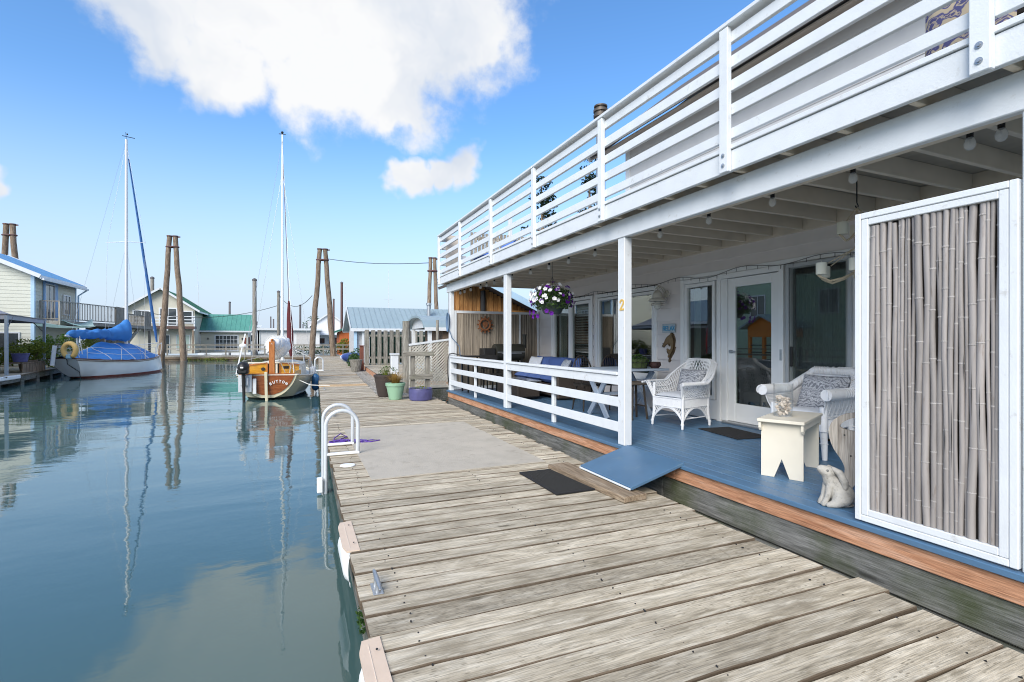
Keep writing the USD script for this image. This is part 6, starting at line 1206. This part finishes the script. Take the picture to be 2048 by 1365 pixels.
# plants on the opposite dock
def shrub(name, lb, c, rad, n, size, m, cat='shrub', stem=True, group=None):
    o = thing(name, lb, cat, (c[0], c[1], c[2]-rad[2]), group)
    P = np.vstack([blob_points(n//6, np.array(c)+rng.normal(0, .45, 3)*np.array(rad), np.array(rad)*rng.uniform(.45, .75), shell=.3) for k in range(6)]); obj('foliage', leaves(MB(), P, size), m, o)
    if stem:
        b = MB()
        for k in range(5): a = rng.uniform(0, 6.3); b.tube([(c[0], c[1], c[2]-rad[2]*1.05), (c[0]+.4*rad[0]*math.cos(a), c[1]+.4*rad[1]*math.sin(a), c[2]), (c[0]+.7*rad[0]*math.cos(a), c[1]+.7*rad[1]*math.sin(a), c[2]+.5*rad[2])], [.03, .02, .006], 5)
        obj('stems', b, M['pile'], o)
    return o
shrub('potted_shrub', 'yellow green bushy shrub at the front of the canopy on the opposite dock', (-11.75, 31.3, 1.25), (.9, 1.1, .6), 3600, .11, M['leaf_yellow']); shrub('potted_shrub', 'bright green tall shrub behind the right canopy post', (-11.95, 34.9, 1.55), (.75, 1.1, .9), 3600, .12, leaf('lime_leaves', (.08, .16, .02), (.22, .32, .04), 4.))
shrub('potted_shrub', 'loose yellow green shrub behind the yellow life buoy', (-11.7, 38.6, 1.4), (.55, 1.0, .6), 1700, .10, M['leaf_yellow'])
for lb, c, r, h, m in (('violet blue planter pot under the canopy', (-11.35, 29.6), .30, .34, '/World/Looks/violet_blue_glaze'), ('grey square planter tub under the canopy', (-11.75, 31.9), .36, .50, M['plank_grey']), ('brown wooden planter tub under the canopy', (-11.55, 30.8), .34, .48, M['pile'])):
    f = thing('planter', lb, 'planter', (*c, .45)); zb = .45 if 'violet' not in lb else .93; obj('tub', MB().lathe([(.001, zb+.003), (r*.78, zb+.003), (r, zb+h), (r*1.06, zb+h+.01), (r*1.06, zb+h+.05), (r*.9, zb+h+.05), (.001, zb+h-.02)], (*c, 0), 20), m, f, smooth=40); obj('foliage', leaves(MB(), blob_points(240, (*c, zb+h+.12), (.3, .3, .2)), .09), M['leaf_yellow'], f)
o = thing('planter_bench', 'brown slatted planter bench at the front of the opposite dock', 'bench', (-11.4, 29.9, .45)); obj('top', MB().box(-11.75, -11.1, 29.1, 31.3, .86, .92), M['pile'], o)
for k in range(7): obj('slat', MB().box(-11.11, -11.07, 29.1+k*.315, 29.38+k*.315, .46, .85), M['pile'], o)
# --- far walkway across the basin
W0, W1 = np.array([-12.5, 58.2]), np.array([9.0, 49.0]); wl = np.linalg.norm(W1-W0); wd_ = (W1-W0)/wl; wn = np.array([-wd_[1], wd_[0]])
o = thing('far_walkway', 'long timber walkway with a two rail fence across the end of the basin', None, (*(W0+W1)/2, .45), kind='structure')
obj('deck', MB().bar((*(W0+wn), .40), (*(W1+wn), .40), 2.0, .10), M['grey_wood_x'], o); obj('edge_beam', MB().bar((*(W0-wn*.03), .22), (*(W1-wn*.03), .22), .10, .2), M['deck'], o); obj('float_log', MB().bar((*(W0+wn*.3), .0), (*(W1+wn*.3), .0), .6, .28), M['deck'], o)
for k in range(12): p = W0+wd_*wl*(k+.5)/12; obj('float_block', MB().bar((*(p-wn*.0), .06), (*(p+wn*1.5), .06), .9, .30), M['beam_wet'], o)
fo = thing('walkway_fence', 'low grey two rail fence along the far walkway', 'fence', (*((W0+W1)/2), .45))
for z in (.62, 1.02): obj('rail', MB().bar((*(W0+wn*1.9), .45+z), (*(W1+wn*1.9), .45+z), .05, .13), M['grey_wood_x'], fo)
for k in range(13): p = W0+wd_*wl*k/12+wn*1.95; obj('post', MB().box(p[0]-.06, p[0]+.06, p[1]-.06, p[1]+.06, .4, 1.55), M['grey_wood'], fo)
shrubn = MB()
for k in range(16):
    p = W0+wd_*rng.uniform(2, 12.5)-wn*.25; leaves(shrubn, blob_points(60, (*p, .12), (.5, .3, .16)), .12)
if True: tag(obj('water_weed', shrubn, M['leaf_yellow']), 'low green weed growing at the waterline of the far walkway', 'water plant', kind='stuff')
hb_ = MB()
for k, f in enumerate(np.linspace(.55, .98, 9)): p = W0+wd_*wl*f+wn*2.7; leaves(hb_, blob_points(420, (*p, .95), (1.05, .5, .5), shell=.3), .14)
tag(obj('hedge', hb_, M['leaf']), 'low dark green hedge behind the far walkway fence', 'hedge', kind='stuff')
# --- green roofed house behind the walkway
o = thing('green_roofed_house', 'cream gabled house with a green roof and white balcony behind the walkway', 'house', (-14.6, 76, .4))
gable(o, -18.0, -11.2, 71.6, 83, .35, 5.75, 8.05, 'y', M['cream_wall'], M['roof_green_d'], over=.6, fascia=M['white'], seam=.6)
for x, w in ((-16.55, 1.45), (-13.9, 1.6), (-12.05, 1.1)): win(o, (x, 71.58, 4.75), w, 1.9 if w > 1.5 else 1.25, '-y', M['white'], 2 if w > 1.2 else 1, 1, fw=.14)
obj('balcony_floor', MB().box(-17.8, -11.0, 70.3, 71.55, 3.30, 3.62), paint('brown_balcony_edge', (.10, .06, .05), .7), o)
for z in (3.95, 4.35, 4.72): obj('balcony_rail', MB().box(-17.8, -11.0, 70.3, 70.36, z, z+.10), M['white'], o)
for x in np.linspace(-17.8, -11.05, 6): obj('balcony_post', MB().box(x-.07, x+.07, 70.36, 70.48, 3.1, 4.85), M['white'], o)
for x in (-17.7, -14.4, -11.2): obj('balcony_support', MB().box(x-.08, x+.08, 70.4, 70.56, .4, 3.28), M['pile'], o)
win(o, (-14.3, 71.58, 1.5), 1.0, 2.1, '-y', M['white'], 1, 1, 'glass_door'); win(o, (-12.4, 71.58, 1.7), 1.3, 1.7, '-y', M['white'], 1, 1, pane=paint('pale_green_blind', (.35, .45, .40), .6)); win(o, (-11.17, 75.5, 1.7), .9, 1.9, '+x', M['white'], 1, 1, 'side_door', pane=M['white'])
o = thing('green_roofed_wing', 'low cream building with a green metal roof beside the green roofed house', 'house', (-8.5, 77, .4))
gable(o, -11.15, -5.75, 75.3, 80.5, .35, 3.45, 5.35, 'x', M['cream_wall'], M['roof_green'], over=.5, fascia=M['white'], seam=.55)
win(o, (-8.2, 75.28, 1.6), 2.5, 1.9, '-y', M['white'], 6, 4, 'french_door', fw=.12)
for x in (-10.3, -6.4): obj('wall_lamp', MB().box(x-.06, x+.06, 75.1, 75.28, 2.05, 2.3), M['black'], o)
for y in (76.4, 77.6): obj('shutter', MB().box(-5.74, -5.70, y, y+.45, .9, 2.4), paint('brown_red_shutter', (.20, .05, .03), .6) if y < 77 else '/World/Looks/brown_red_shutter', o)
obj('shutter', MB().box(-6.2, -5.95, 75.24, 75.27, .9, 2.3), '/World/Looks/brown_red_shutter', o)
# --- white boathouses and others
o = thing('white_boathouse', 'long low white boathouse with a flat roof behind the walkway', 'boathouse', (-2, 88, .3))
obj('wall', MB().box(-6.0, 3.6, 86, 96, .3, 3.5), M['white_wall'], o); obj('roof_edge', MB().box(-6.5, 4.0, 85.4, 96, 3.52, 3.85), M['white'], o); obj('big_door', MB().box(.2, 2.7, 85.93, 85.98, .4, 3.2), paint('pale_warm_door', (.60, .58, .56), .6), o); obj('corner_post', MB().box(-5.2, -5.0, 85.9, 85.99, .3, 3.5), M['white'], o)
o = thing('white_gabled_house', 'white gabled boathouse behind the leaning pile pair by the dock end', 'boathouse', (6, 92, .3)); gable(o, 2.6, 8.2, 92, 102, .3, 4.6, 6.6, 'y', M['white_wall'], paint('pale_grey_roof', (.50, .51, .51), .6), over=.3, fascia=M['white'])
win(o, (4.2, 91.97, 1.9), .9, .9); win(o, (6.2, 91.97, 1.9), 1.7, 1.1); obj('porch_roof', MB().bar((5.4, 91.8, 3.4), (5.4, 90.2, 2.9), 5.4, .08), M['white'], o)
o = thing('white_shed', 'small white shed beside the green roofed wing', 'shed', (-4.9, 84, .3)); obj('wall', MB().box(-7.4, -4.9, 85.9, 88, .3, 3.9), M['white_wall'], o); obj('roof', MB().bar((-6.1, 85.6, 4.0), (-6.1, 88.2, 4.3), 2.8, .1), M['white'], o); win(o, (-6.3, 85.88, 2.3), .8, .9)
o = thing('orange_shed', 'orange red shed with a green sloping roof past the dock end', 'shed', (7, 62, .3)); obj('wall', MB().prism([(4.6, .3), (8.6, .3), (8.6, 4.4), (4.6, 2.9)], 4, (0, 64, 0), (1, 0, 0), (0, 0, 1)), M['orange_wall'], o); obj('roof', MB().bar((3.9, 62, 2.80), (9.2, 62, 4.75), 4.8, .18), M['roof_green_d'], o); win(o, (8.0, 59.98, 1.5), .7, 1.9, '-y', M['white'], 1, 1, 'door')
shrub('yellow_shrub', 'bright yellow green shrub in front of the orange red shed', (4.9, 55.2, 1.35), (.9, .8, .75), 1400, .16, M['leaf_yellow'])
for (x, y, z, w, h) in ((-2.4, 120, .3, 9, 4.2), (9, 125, .3, 12, 6.5), (-14, 125, .3, 10, 4.6), (16, 110, .3, 9, 6.)):
    o = thing('distant_house', {-2.4: 'pale distant house seen over the white boathouse roof', 9: 'pale grey distant house behind the two steel piles', -14: 'pale distant house behind the green roofed wing', 16: 'pale distant house behind the blue grey metal roof'}[x], 'house', (x, y, z)); gable(o, x-w/2, x+w/2, y, y+8, z, h-1.6, h, 'x', M['white_wall'], '/World/Looks/pale_grey_roof', over=.3)
    for k in range(3): win(o, (x-w/3+k*w/3, y-.03, (h-1.6)*.6), 1.1, 1.0)
# --- blue grey roofed house right of the far dock
o = thing('metal_roofed_house', 'house with a broad blue grey metal roof beside the far dock', 'house', (7.4, 36.5, .4))
gable(o, 3.75, 12.0, 34.7, 39.8, .4, 2.80, 4.15, 'x', paint('grey_white_house_wall', (.52, .52, .52), .7), M['roof_steel'], over=.42, fascia=M['white'], seam=.36)
obj('porch_post', MB().box(3.55, 3.73, 34.45, 34.6, .45, 2.7), M['lightblue'], o); obj('porch_post', MB().box(4.05, 4.22, 34.45, 34.6, .45, 2.7), M['white'], o); win(o, (3.72+1.3, 34.68, 2.35), 1.0, .4); win(o, (8.0, 34.68, 1.7), 1.4, 1.1)
obj('flue', MB().lathe([(.14, 3.3), (.14, 4.45), (.20, 4.46), (.20, 4.62), (.001, 4.64)], (8.9, 36.0, 0), 14), M['zinc'], o, smooth=40)
o = thing('arched_shed', 'small shed with an arched blue grey roof behind the board fence', 'shed', (6, 22, .4)); AX0, AX1, AY0, AY1 = 4.95, 8.6, 20.0, 23.2; a = np.linspace(0, PI, 21); yc_, hw_ = (AY0+AY1)/2, (AY1-AY0)/2
arc = lambda r, rz, z0: [(yc_-r*math.cos(q), z0+rz*math.sin(q)) for q in a]
obj('arch_face', MB().prism(arc(hw_-.03, .48, 2.42), .05, (AX0, 0, 0), (0, 1, 0), (0, 0, 1)), M['white'], o)
A1, A2 = arc(hw_+.15, .56, 2.40), arc(hw_+.05, .47, 2.40); V = [(x, *p) for x in (AX0-.25, AX1) for p in A1+A2[::-1]]; n_ = len(A1)*2
obj('arched_roof', MB().prism((A1+A2[::-1])[::-1], AX1-AX0+.25, (AX0-.25, 0, 0), (0, 1, 0), (0, 0, 1)), M['roof_steel'], o, smooth=30)
obj('wall', MB().box(AX0+.6, AX1, AY0+.05, AY1-.05, .4, 2.38), paint('dark_brown_shed_wall', (.12, .085, .06), .8, .15), o); obj('eave_board', MB().box(AX0-.2, AX1, AY0-.17, AY0-.12, 2.28, 2.42), M['white'], o)
for y in (AY0+.05, AY1-.1): obj('corner_post', MB().box(AX0-.02, AX0+.12, y-.07, y+.07, .4, 2.38), M['white'], o)
# raised deck with the board fence
o = thing('raised_deck', 'low raised timber deck beside the far dock', 'deck', (4, 22, .45)); EX = lambda y: 2.66+(y-16)*.054
for k in range(64):
    y = 15.6+k*.185; obj('plank', MB().box(EX(y), 5.2, y, y+.178, .585, .62), M['deck'], o)
obj('edge_board', MB().bar((EX(15.6)-.02, 15.6, .52), (EX(27.4)-.02, 27.4, .52), .04, .15), M['rim'], o); obj('edge_board', MB().box(EX(15.6), 5.2, 15.56, 15.6, .45, .60), M['rim'], o); obj('support', MB().box(3.4, 5.2, 15.7, 27, .1, .58), M['beam_wet'], o)
o = thing('board_fence', 'spaced grey board fence across the raised deck', 'fence', (4.8, 27, .62))
for k in range(15):
    x = 3.32+k*.315; obj('board', MB().box(x, x+.20, 26.96, 26.99, .64, 2.44+rng.normal(0, .012)), M['grey_wood'], o)
for z in (.95, 2.1): obj('rail', MB().box(3.3, 8.0, 27.0, 27.05, z, z+.1), M['grey_wood_x'], o)
for x in (3.36, 5.6, 7.8): obj('post', MB().box(x-.05, x+.05, 27.055, 27.15, .5, 2.4), M['grey_wood'], o)
obj('green_lattice', MB().box(3.6, 7.9, 27.3, 27.32, .7, 2.25), paint('dark_green_lattice', (.03, .07, .05), .8, .9, 9.), o)
o = thing('blue_kayak', 'blue and white kayak tipped on its side at the edge of the far dock', 'kayak', (3.3, 31.5, .45)); b = MB(); t = np.linspace(-1, 1, 21); b.tube([(0, 1.5*q, .10*q*q) for q in t], .30*np.sqrt(np.clip(1-t**2, .002, 1)), 14); b.v[0] *= np.array([1.1, 1, .55]); hk = MB().add(b.v[0], b.f[0]).rot(55, 'y').rot(-28).move((3.05, 30.6, .92)); obj('hull', hk, paint('blue_kayak_plastic', (.06, .10, .32), .35, .06), o, smooth=True); k2 = MB().add(b.v[0]*np.array([1.04, 1.01, .45]), b.f[0]).move((0, 0, -.07)).rot(55, 'y').rot(-28).move((3.05, 30.6, .92)); obj('under_hull', k2, M['hull_white'], o, smooth=True); obj('stand', MB().bar((2.8, 30.2, .46), (3.3, 30.4, .75), .06, .06).bar((2.8, 31.0, .46), (3.3, 31.2, .75), .06, .06), M['plank_grey'], o)
pot('plant_pot', 'grey stone tub at the corner of the raised deck', (2.62, 24.6, DZ), [(.001, .003), (.19, .003), (.21, .05), (.27, .45), (.30, .50), (.30, .55), (.25, .55), (.001, .5)], M['grey_wood']); shrub('dock_plants', 'green leafy plants growing in pots below the blue kayak', (3.0, 28.6, .95), (.45, .9, .4), 900, .11, M['leaf'])
o = thing('brown_post', 'short red brown timber post at the far corner of the raised deck', 'post', (2.95, 25.2, DZ)); obj('post', MB().box(2.86, 3.04, 25.1, 25.3, DZ, 1.62, .01), paint('red_brown_timber', (.16, .055, .035), .75, .2), o); obj('cap', MB().box(2.83, 3.07, 25.07, 25.33, 1.622, 1.66, .01), '/World/Looks/red_brown_timber', o)
# --- the cedar neighbour behind the far bamboo screen
o = thing('cedar_house', 'orange cedar boarded gable house behind the far end of the porch', 'house', (6, 17, .4)); NY = 15.6; nx0, nx1, xr, zr_, ze_ = 4.57, 8.0, 5.1, 3.87, 3.634
x = nx0
while x < nx1: w = .145; zt = min(ze_+(zr_-ze_)*(1-abs(x+w/2-xr)/(xr-nx0)), zr_) if x < xr else zr_-(x+w/2-xr)*(zr_-ze_)/(xr-nx0); obj('board', MB().box(x, x+w-.012, NY-.02, NY, .5, zt), M['cedar'], o); x += w
obj('backing_wall', MB().prism([(nx0, .5), (nx1, .5), (nx1, 2.74), (xr, zr_-.03), (nx0, ze_-.03)], .25, (0, NY+.27, 0), (1, 0, 0), (0, 0, 1)), paint('brown_under_wall', (.08, .04, .02), .8), o)
sl_ = (zr_-ze_)/(xr-nx0)
for s in (-1, 1): ex = nx0-.06 if s < 0 else nx1+.4; ez = zr_-abs(ex-xr)*sl_+.06; obj('roof', MB().bar((xr, NY+.25, zr_+.06), (ex, NY+.25, ez), 2.1, .09, up=(s*sl_, 0, 1)), M['roof_dark'], o); obj('barge_board', MB().bar((xr, NY-.82, zr_+.03), (ex, NY-.82, ez-.03), .035, .20, up=(s*sl_, 0, 1)), M['lightblue'] if s > 0 else M['roof_dark'], o)
obj('chimney_pipe', MB().cyl((5.62, NY-.12, .6), (5.62, NY-.12, 3.5), .09, 12), M['black'], o); obj('wooden_bracket', MB().box(6.55, 7.4, NY-.35, NY-.03, 2.75, 2.87).box(6.55, 6.68, NY-.35, NY-.03, 2.2, 2.75), M['cedar'], o)
obj('gutter_pipe', MB().tube([(3.95, NY-.7, 2.5), (3.95, NY-.7, .6)], .045, 8), M['plank_grey'], o)
# --- pile pairs, single piles, wires
def pile_pair(lb, u, d, ztop, spread, r=.28):
    c = at(u, 682.5, d); o = thing('pile_pair', lb, 'piling', (c[0], c[1], -.5)); lat = np.array([Rv[0], Rv[1], 0])*.5+np.array([.5, 0, 0]); lat /= np.linalg.norm(lat); T = np.array([c[0], c[1], ztop])
    for s in (-1, 1):
        p0 = T+lat*s*r*.95; p1 = np.array([c[0], c[1], -.5])+lat*s*spread; tt = np.linspace(0, 1, 9)[:, None]; P = p0+(p1-p0)*tt; P[1:-1, :2] += rng.normal(0, .025, (7, 2)); obj('pile', MB().tube(P, np.linspace(r*.80, r*1.12, 9), 14), M['pile'], o, smooth=60)
        obj('cap', MB().cyl(p0+[0, 0, .01], p0+[0, 0, .10], r*1.0, 12), M['steel_brown'], o)
    obj('cable_band', MB().tube([T+lat*(2.1*r*math.cos(a))+np.array([-lat[1], lat[0], 0])*r*1.05*math.sin(a)-[0, 0, .95] for a in np.linspace(0, 2*PI, 20, endpoint=False)], .07, 6, closed=True), M['steel_brown'], o); obj('cleat_spike', MB().bar(T+lat*r*.9+[0, 0, -.05], T+lat*r*2.6+[0, 0, .0], .06, .12), M['steel_brown'], o); return T
def dz(v, d): return EZ+(682.5-v)/FX*d
TA = pile_pair('leaning timber pile pair rising before the green roofed house', 345, 47, dz(474, 47), .98, .25); TB = pile_pair('tall leaning timber pile pair beside the dock end', 645, 47, dz(500, 47), 1.02, .25); TC = pile_pair('leaning timber pile pair rising behind the far upper deck railing', 865, 39, dz(518, 39), .48, .165); TD = pile_pair('leaning timber pile pair behind the blue roofed house', 19, 46, dz(450, 46), 1.05, .26)
def pile(lb, u, v, d, wpx, m, zb=-.5, name='mooring_pile'):
    c = at(u, 682.5, d); r = wpx/2*d/FX; z = dz(v, d); o = thing(name, lb, 'piling', (c[0], c[1], zb)); obj('shaft', MB().tube([(c[0], c[1], zb), (c[0]+rng.normal(0, .02), c[1], (z+zb)/2), (c[0], c[1], z)], [r*1.06, r, r*.94], 12), m, o, smooth=60); obj('cap', MB().lathe([(r*1.12, z), (r*1.12, z+r*.7), (r*.3, z+r*1.3), (.001, z+r*1.3)], (c[0], c[1], 0), 12), M['steel_grey'], o); return np.array([c[0], c[1], z])
pile('grey timber pile with a dark cap left of the varnished sailboat mast', 509, 562, 52, 8, M['plank_grey']); PW = pile('slim grey timber pile just left of the varnished sailboat mast', 557, 585, 54, 5.5, M['plank_grey'])
pile('dark steel pile above the white boathouse roof', 600.5, 612, 98, 4, M['steel_grey']); pile('tall maroon steel pile right of the tall pile pair', 683.5, 567, 62, 5, M['steel_brown']); pile('slim maroon steel pile between the pile pair and the tall maroon pile', 667.5, 600, 66, 3.6, M['steel_brown']); pile('dark steel pile above the green roofed wing', 459.5, 606, 92, 4, M['steel_grey']); pile('timber pile above the green roofed house ridge', 304.5, 558, 95, 7, M['plank_grey'])
pile('maroon steel pile behind the right hand pile pair', 870.5, 588, 52, 4, M['steel_brown'])
for u, v in ((541.5, 635), (547, 640), (514, 645), (606, 650)): pile({541.5: 'small distant dark pile left of the slim grey pile on the skyline', 547: 'smallest distant dark pile beside the slim grey pile on the skyline', 514: 'small distant dark pile just right of the capped grey pile', 606: 'short distant dark pile behind the white boathouse roof'}[u], u, v, 115, 2.6, M['steel_grey'])
def mast(lb, u, v, d, tilt=0): c = at(u, 682.5, d); o = thing('distant_mast', lb, 'mast', (c[0], c[1], 2)); z = dz(v, d); obj('pole', MB().tube([(c[0], c[1], 1), (c[0]+tilt, c[1], z)], [.05, .02], 6), M['alu'], o); obj('crosstree', MB().bar((c[0]-.5+tilt*.6, c[1], 1+(z-1)*.62), (c[0]+.5+tilt*.6, c[1], 1+(z-1)*.62), .03, .03), M['alu'], o)
mast('thin distant mast rising over the blue grey metal roof', 776.5, 540, 60); mast('dark thin mast beside the tall maroon pile', 693, 566, 64, -.15); mast('very thin antenna mast over the green roofed wing', 400, 500, 75, -.4)
def cable(lb, A, B_, sag): o = thing('overhead_cable', lb, 'cable', (np.array(A)+B_)/2); t = np.linspace(0, 1, 24)[:, None]; obj('wire', MB().tube(np.array(A)*(1-t)+np.array(B_)*t-np.array([0, 0, 1])*(4*sag*t*(1-t)), .026, 5), M['rubber'], o)
cable('overhead cable sagging between the tall pile pair and the slim grey pile', TB-[.9, 0, 4.3], PW-[0, 0, .2], 1.15); cable('overhead cable from the tall pile pair toward the right hand pile pair', TB-[-.3, 0, .8], TC-[0, 0, .3], .25); cable('overhead cable running left from the slim grey pile over the green roofed wing', PW-[0, 0, 1.4], np.array([-14.5, 60, dz(632, 61)]), 1.0)
# --- trees
def tree(lb, u, d, ztop, rad, zb, m, conifer=False, n=2600, size=.22):
    c = at(u, 682.5, d); o = thing('conifer_tree' if conifer else 'tree', lb, 'tree', (c[0], c[1], 0)); b = MB().tube([(c[0], c[1], 0), (c[0]+.1, c[1], ztop*.6), (c[0], c[1], ztop*.97)], [.28, .16, .03], 8); P = []
    for k in range(34):
        f = rng.random()**.8; z = zb+(ztop-zb)*f; rr = rad*((1-f)**.8+.06 if conifer else math.sqrt(max(.05, 1-(2*f-1)**2))); a = rng.uniform(0, 6.3); e = np.array([c[0]+rr*math.cos(a)*rng.uniform(.5, 1), c[1]+rr*math.sin(a)*rng.uniform(.5, 1), z]); b.tube([(c[0], c[1], z-.4*rr*(0 if conifer else 1)), e], [.06, .015], 5); P.append(blob_points(n//34, e, (rad*.36, rad*.36, rad*(.16 if conifer else .3)), shell=.1))
    obj('trunk', b, M['pile'], o); obj('crown', leaves(MB(), np.vstack(P), size), m, o)
tree('dark conifer seen between the far upper deck rails', 1083, 30, dz(356, 30), 1.5, 4.5, M['leaf_dark'], True); tree('dark feathery conifer seen beside the chimney flue', 1178, 34, dz(318, 34), 1.3, 5, M['leaf_dark'], True, 1800)
tree('rounded tree behind the tall pile pair', 628, 128, dz(637, 128), 2.6, 3, M['leaf'], False, 1500, .4); tree('small tree right of the tall pile pair', 652, 124, dz(640, 124), 2.2, 3, M['leaf'], False, 1500, .4); tree('dark tree behind the orange shed', 640, 132, dz(645, 132), 3.0, 2.5, M['leaf_dark'], False, 1500, .4)
# --- the row along the opposite dock that only the windows and the water show
o = thing('mint_house', 'pale mint sided floating house across the channel', 'house', (-18, 19, .4)); gable(o, -21, -14.5, 15.5, 25.0, .45, 5.3, 7.6, 'x', paint('pale_mint_siding', (.42, .55, .40), .7, .05), M['roof_steel'], lapn=.18, over=.4, fascia=M['white'], sides='e')
win(o, (-14.47, 18, 4.0), 1.0, 1.2, '+x', M['white'], 2); win(o, (-14.47, 22.5, 4.0), 1.0, 1.2, '+x', M['white'], 2)
o = thing('orange_porch', 'orange framed porch hut across the channel', 'hut', (-12.6, 20.3, .45)); gable(o, -14.2, -12.4, 19.3, 21.4, 2.1, 2.7, 3.25, 'x', paint('bright_orange_paint', (.62, .20, .02), .5), M['roof_steel'], over=.35)
for y in (19.4, 20.35, 21.3): obj('post', MB().box(-12.55, -12.40, y-.08, y+.08, .45, 2.1), '/World/Looks/bright_orange_paint', o)
for z in (.8, 1.2, 1.6): obj('rail', MB().box(-12.53, -12.43, 19.4, 21.3, z, z+.06), M['black'], o)
o = thing('brown_house', 'brown low house with a grey roof across the channel', 'house', (-15, 28, .4)); gable(o, -20.5, -15.9, 25.8, 33.5, .45, 3.5, 5.0, 'y', paint('taupe_house_wall', (.24, .20, .16), .7, .06), M['roof_steel'], over=.5, fascia=M['white']); win(o, (-15.88, 27.5, 2.0), .6, .9, '+x', M['white'])
o = thing('red_kayak', 'red kayak stood upright across the channel', 'kayak', (-12.6, 26.5, .45)); b = MB(); t = np.linspace(-1, 1, 17); b.tube([(-12.7, 24.6, 1.75+1.3*q) for q in t], .26*np.sqrt(np.clip(1-t**2, .003, 1)), 12); obj('hull', b, paint('red_kayak_plastic', (.50, .02, .03), .35), o, smooth=True)
o = thing('dock_railing', 'dark timber railing along the opposite dock', 'railing', (-11, 17, .45)); railing(o, [(-10.6, 10.5), (-10.7, 16.5), (-10.75, 22.5)], .45, 1.0, M['pile'], 0, rails=(.35, .7))
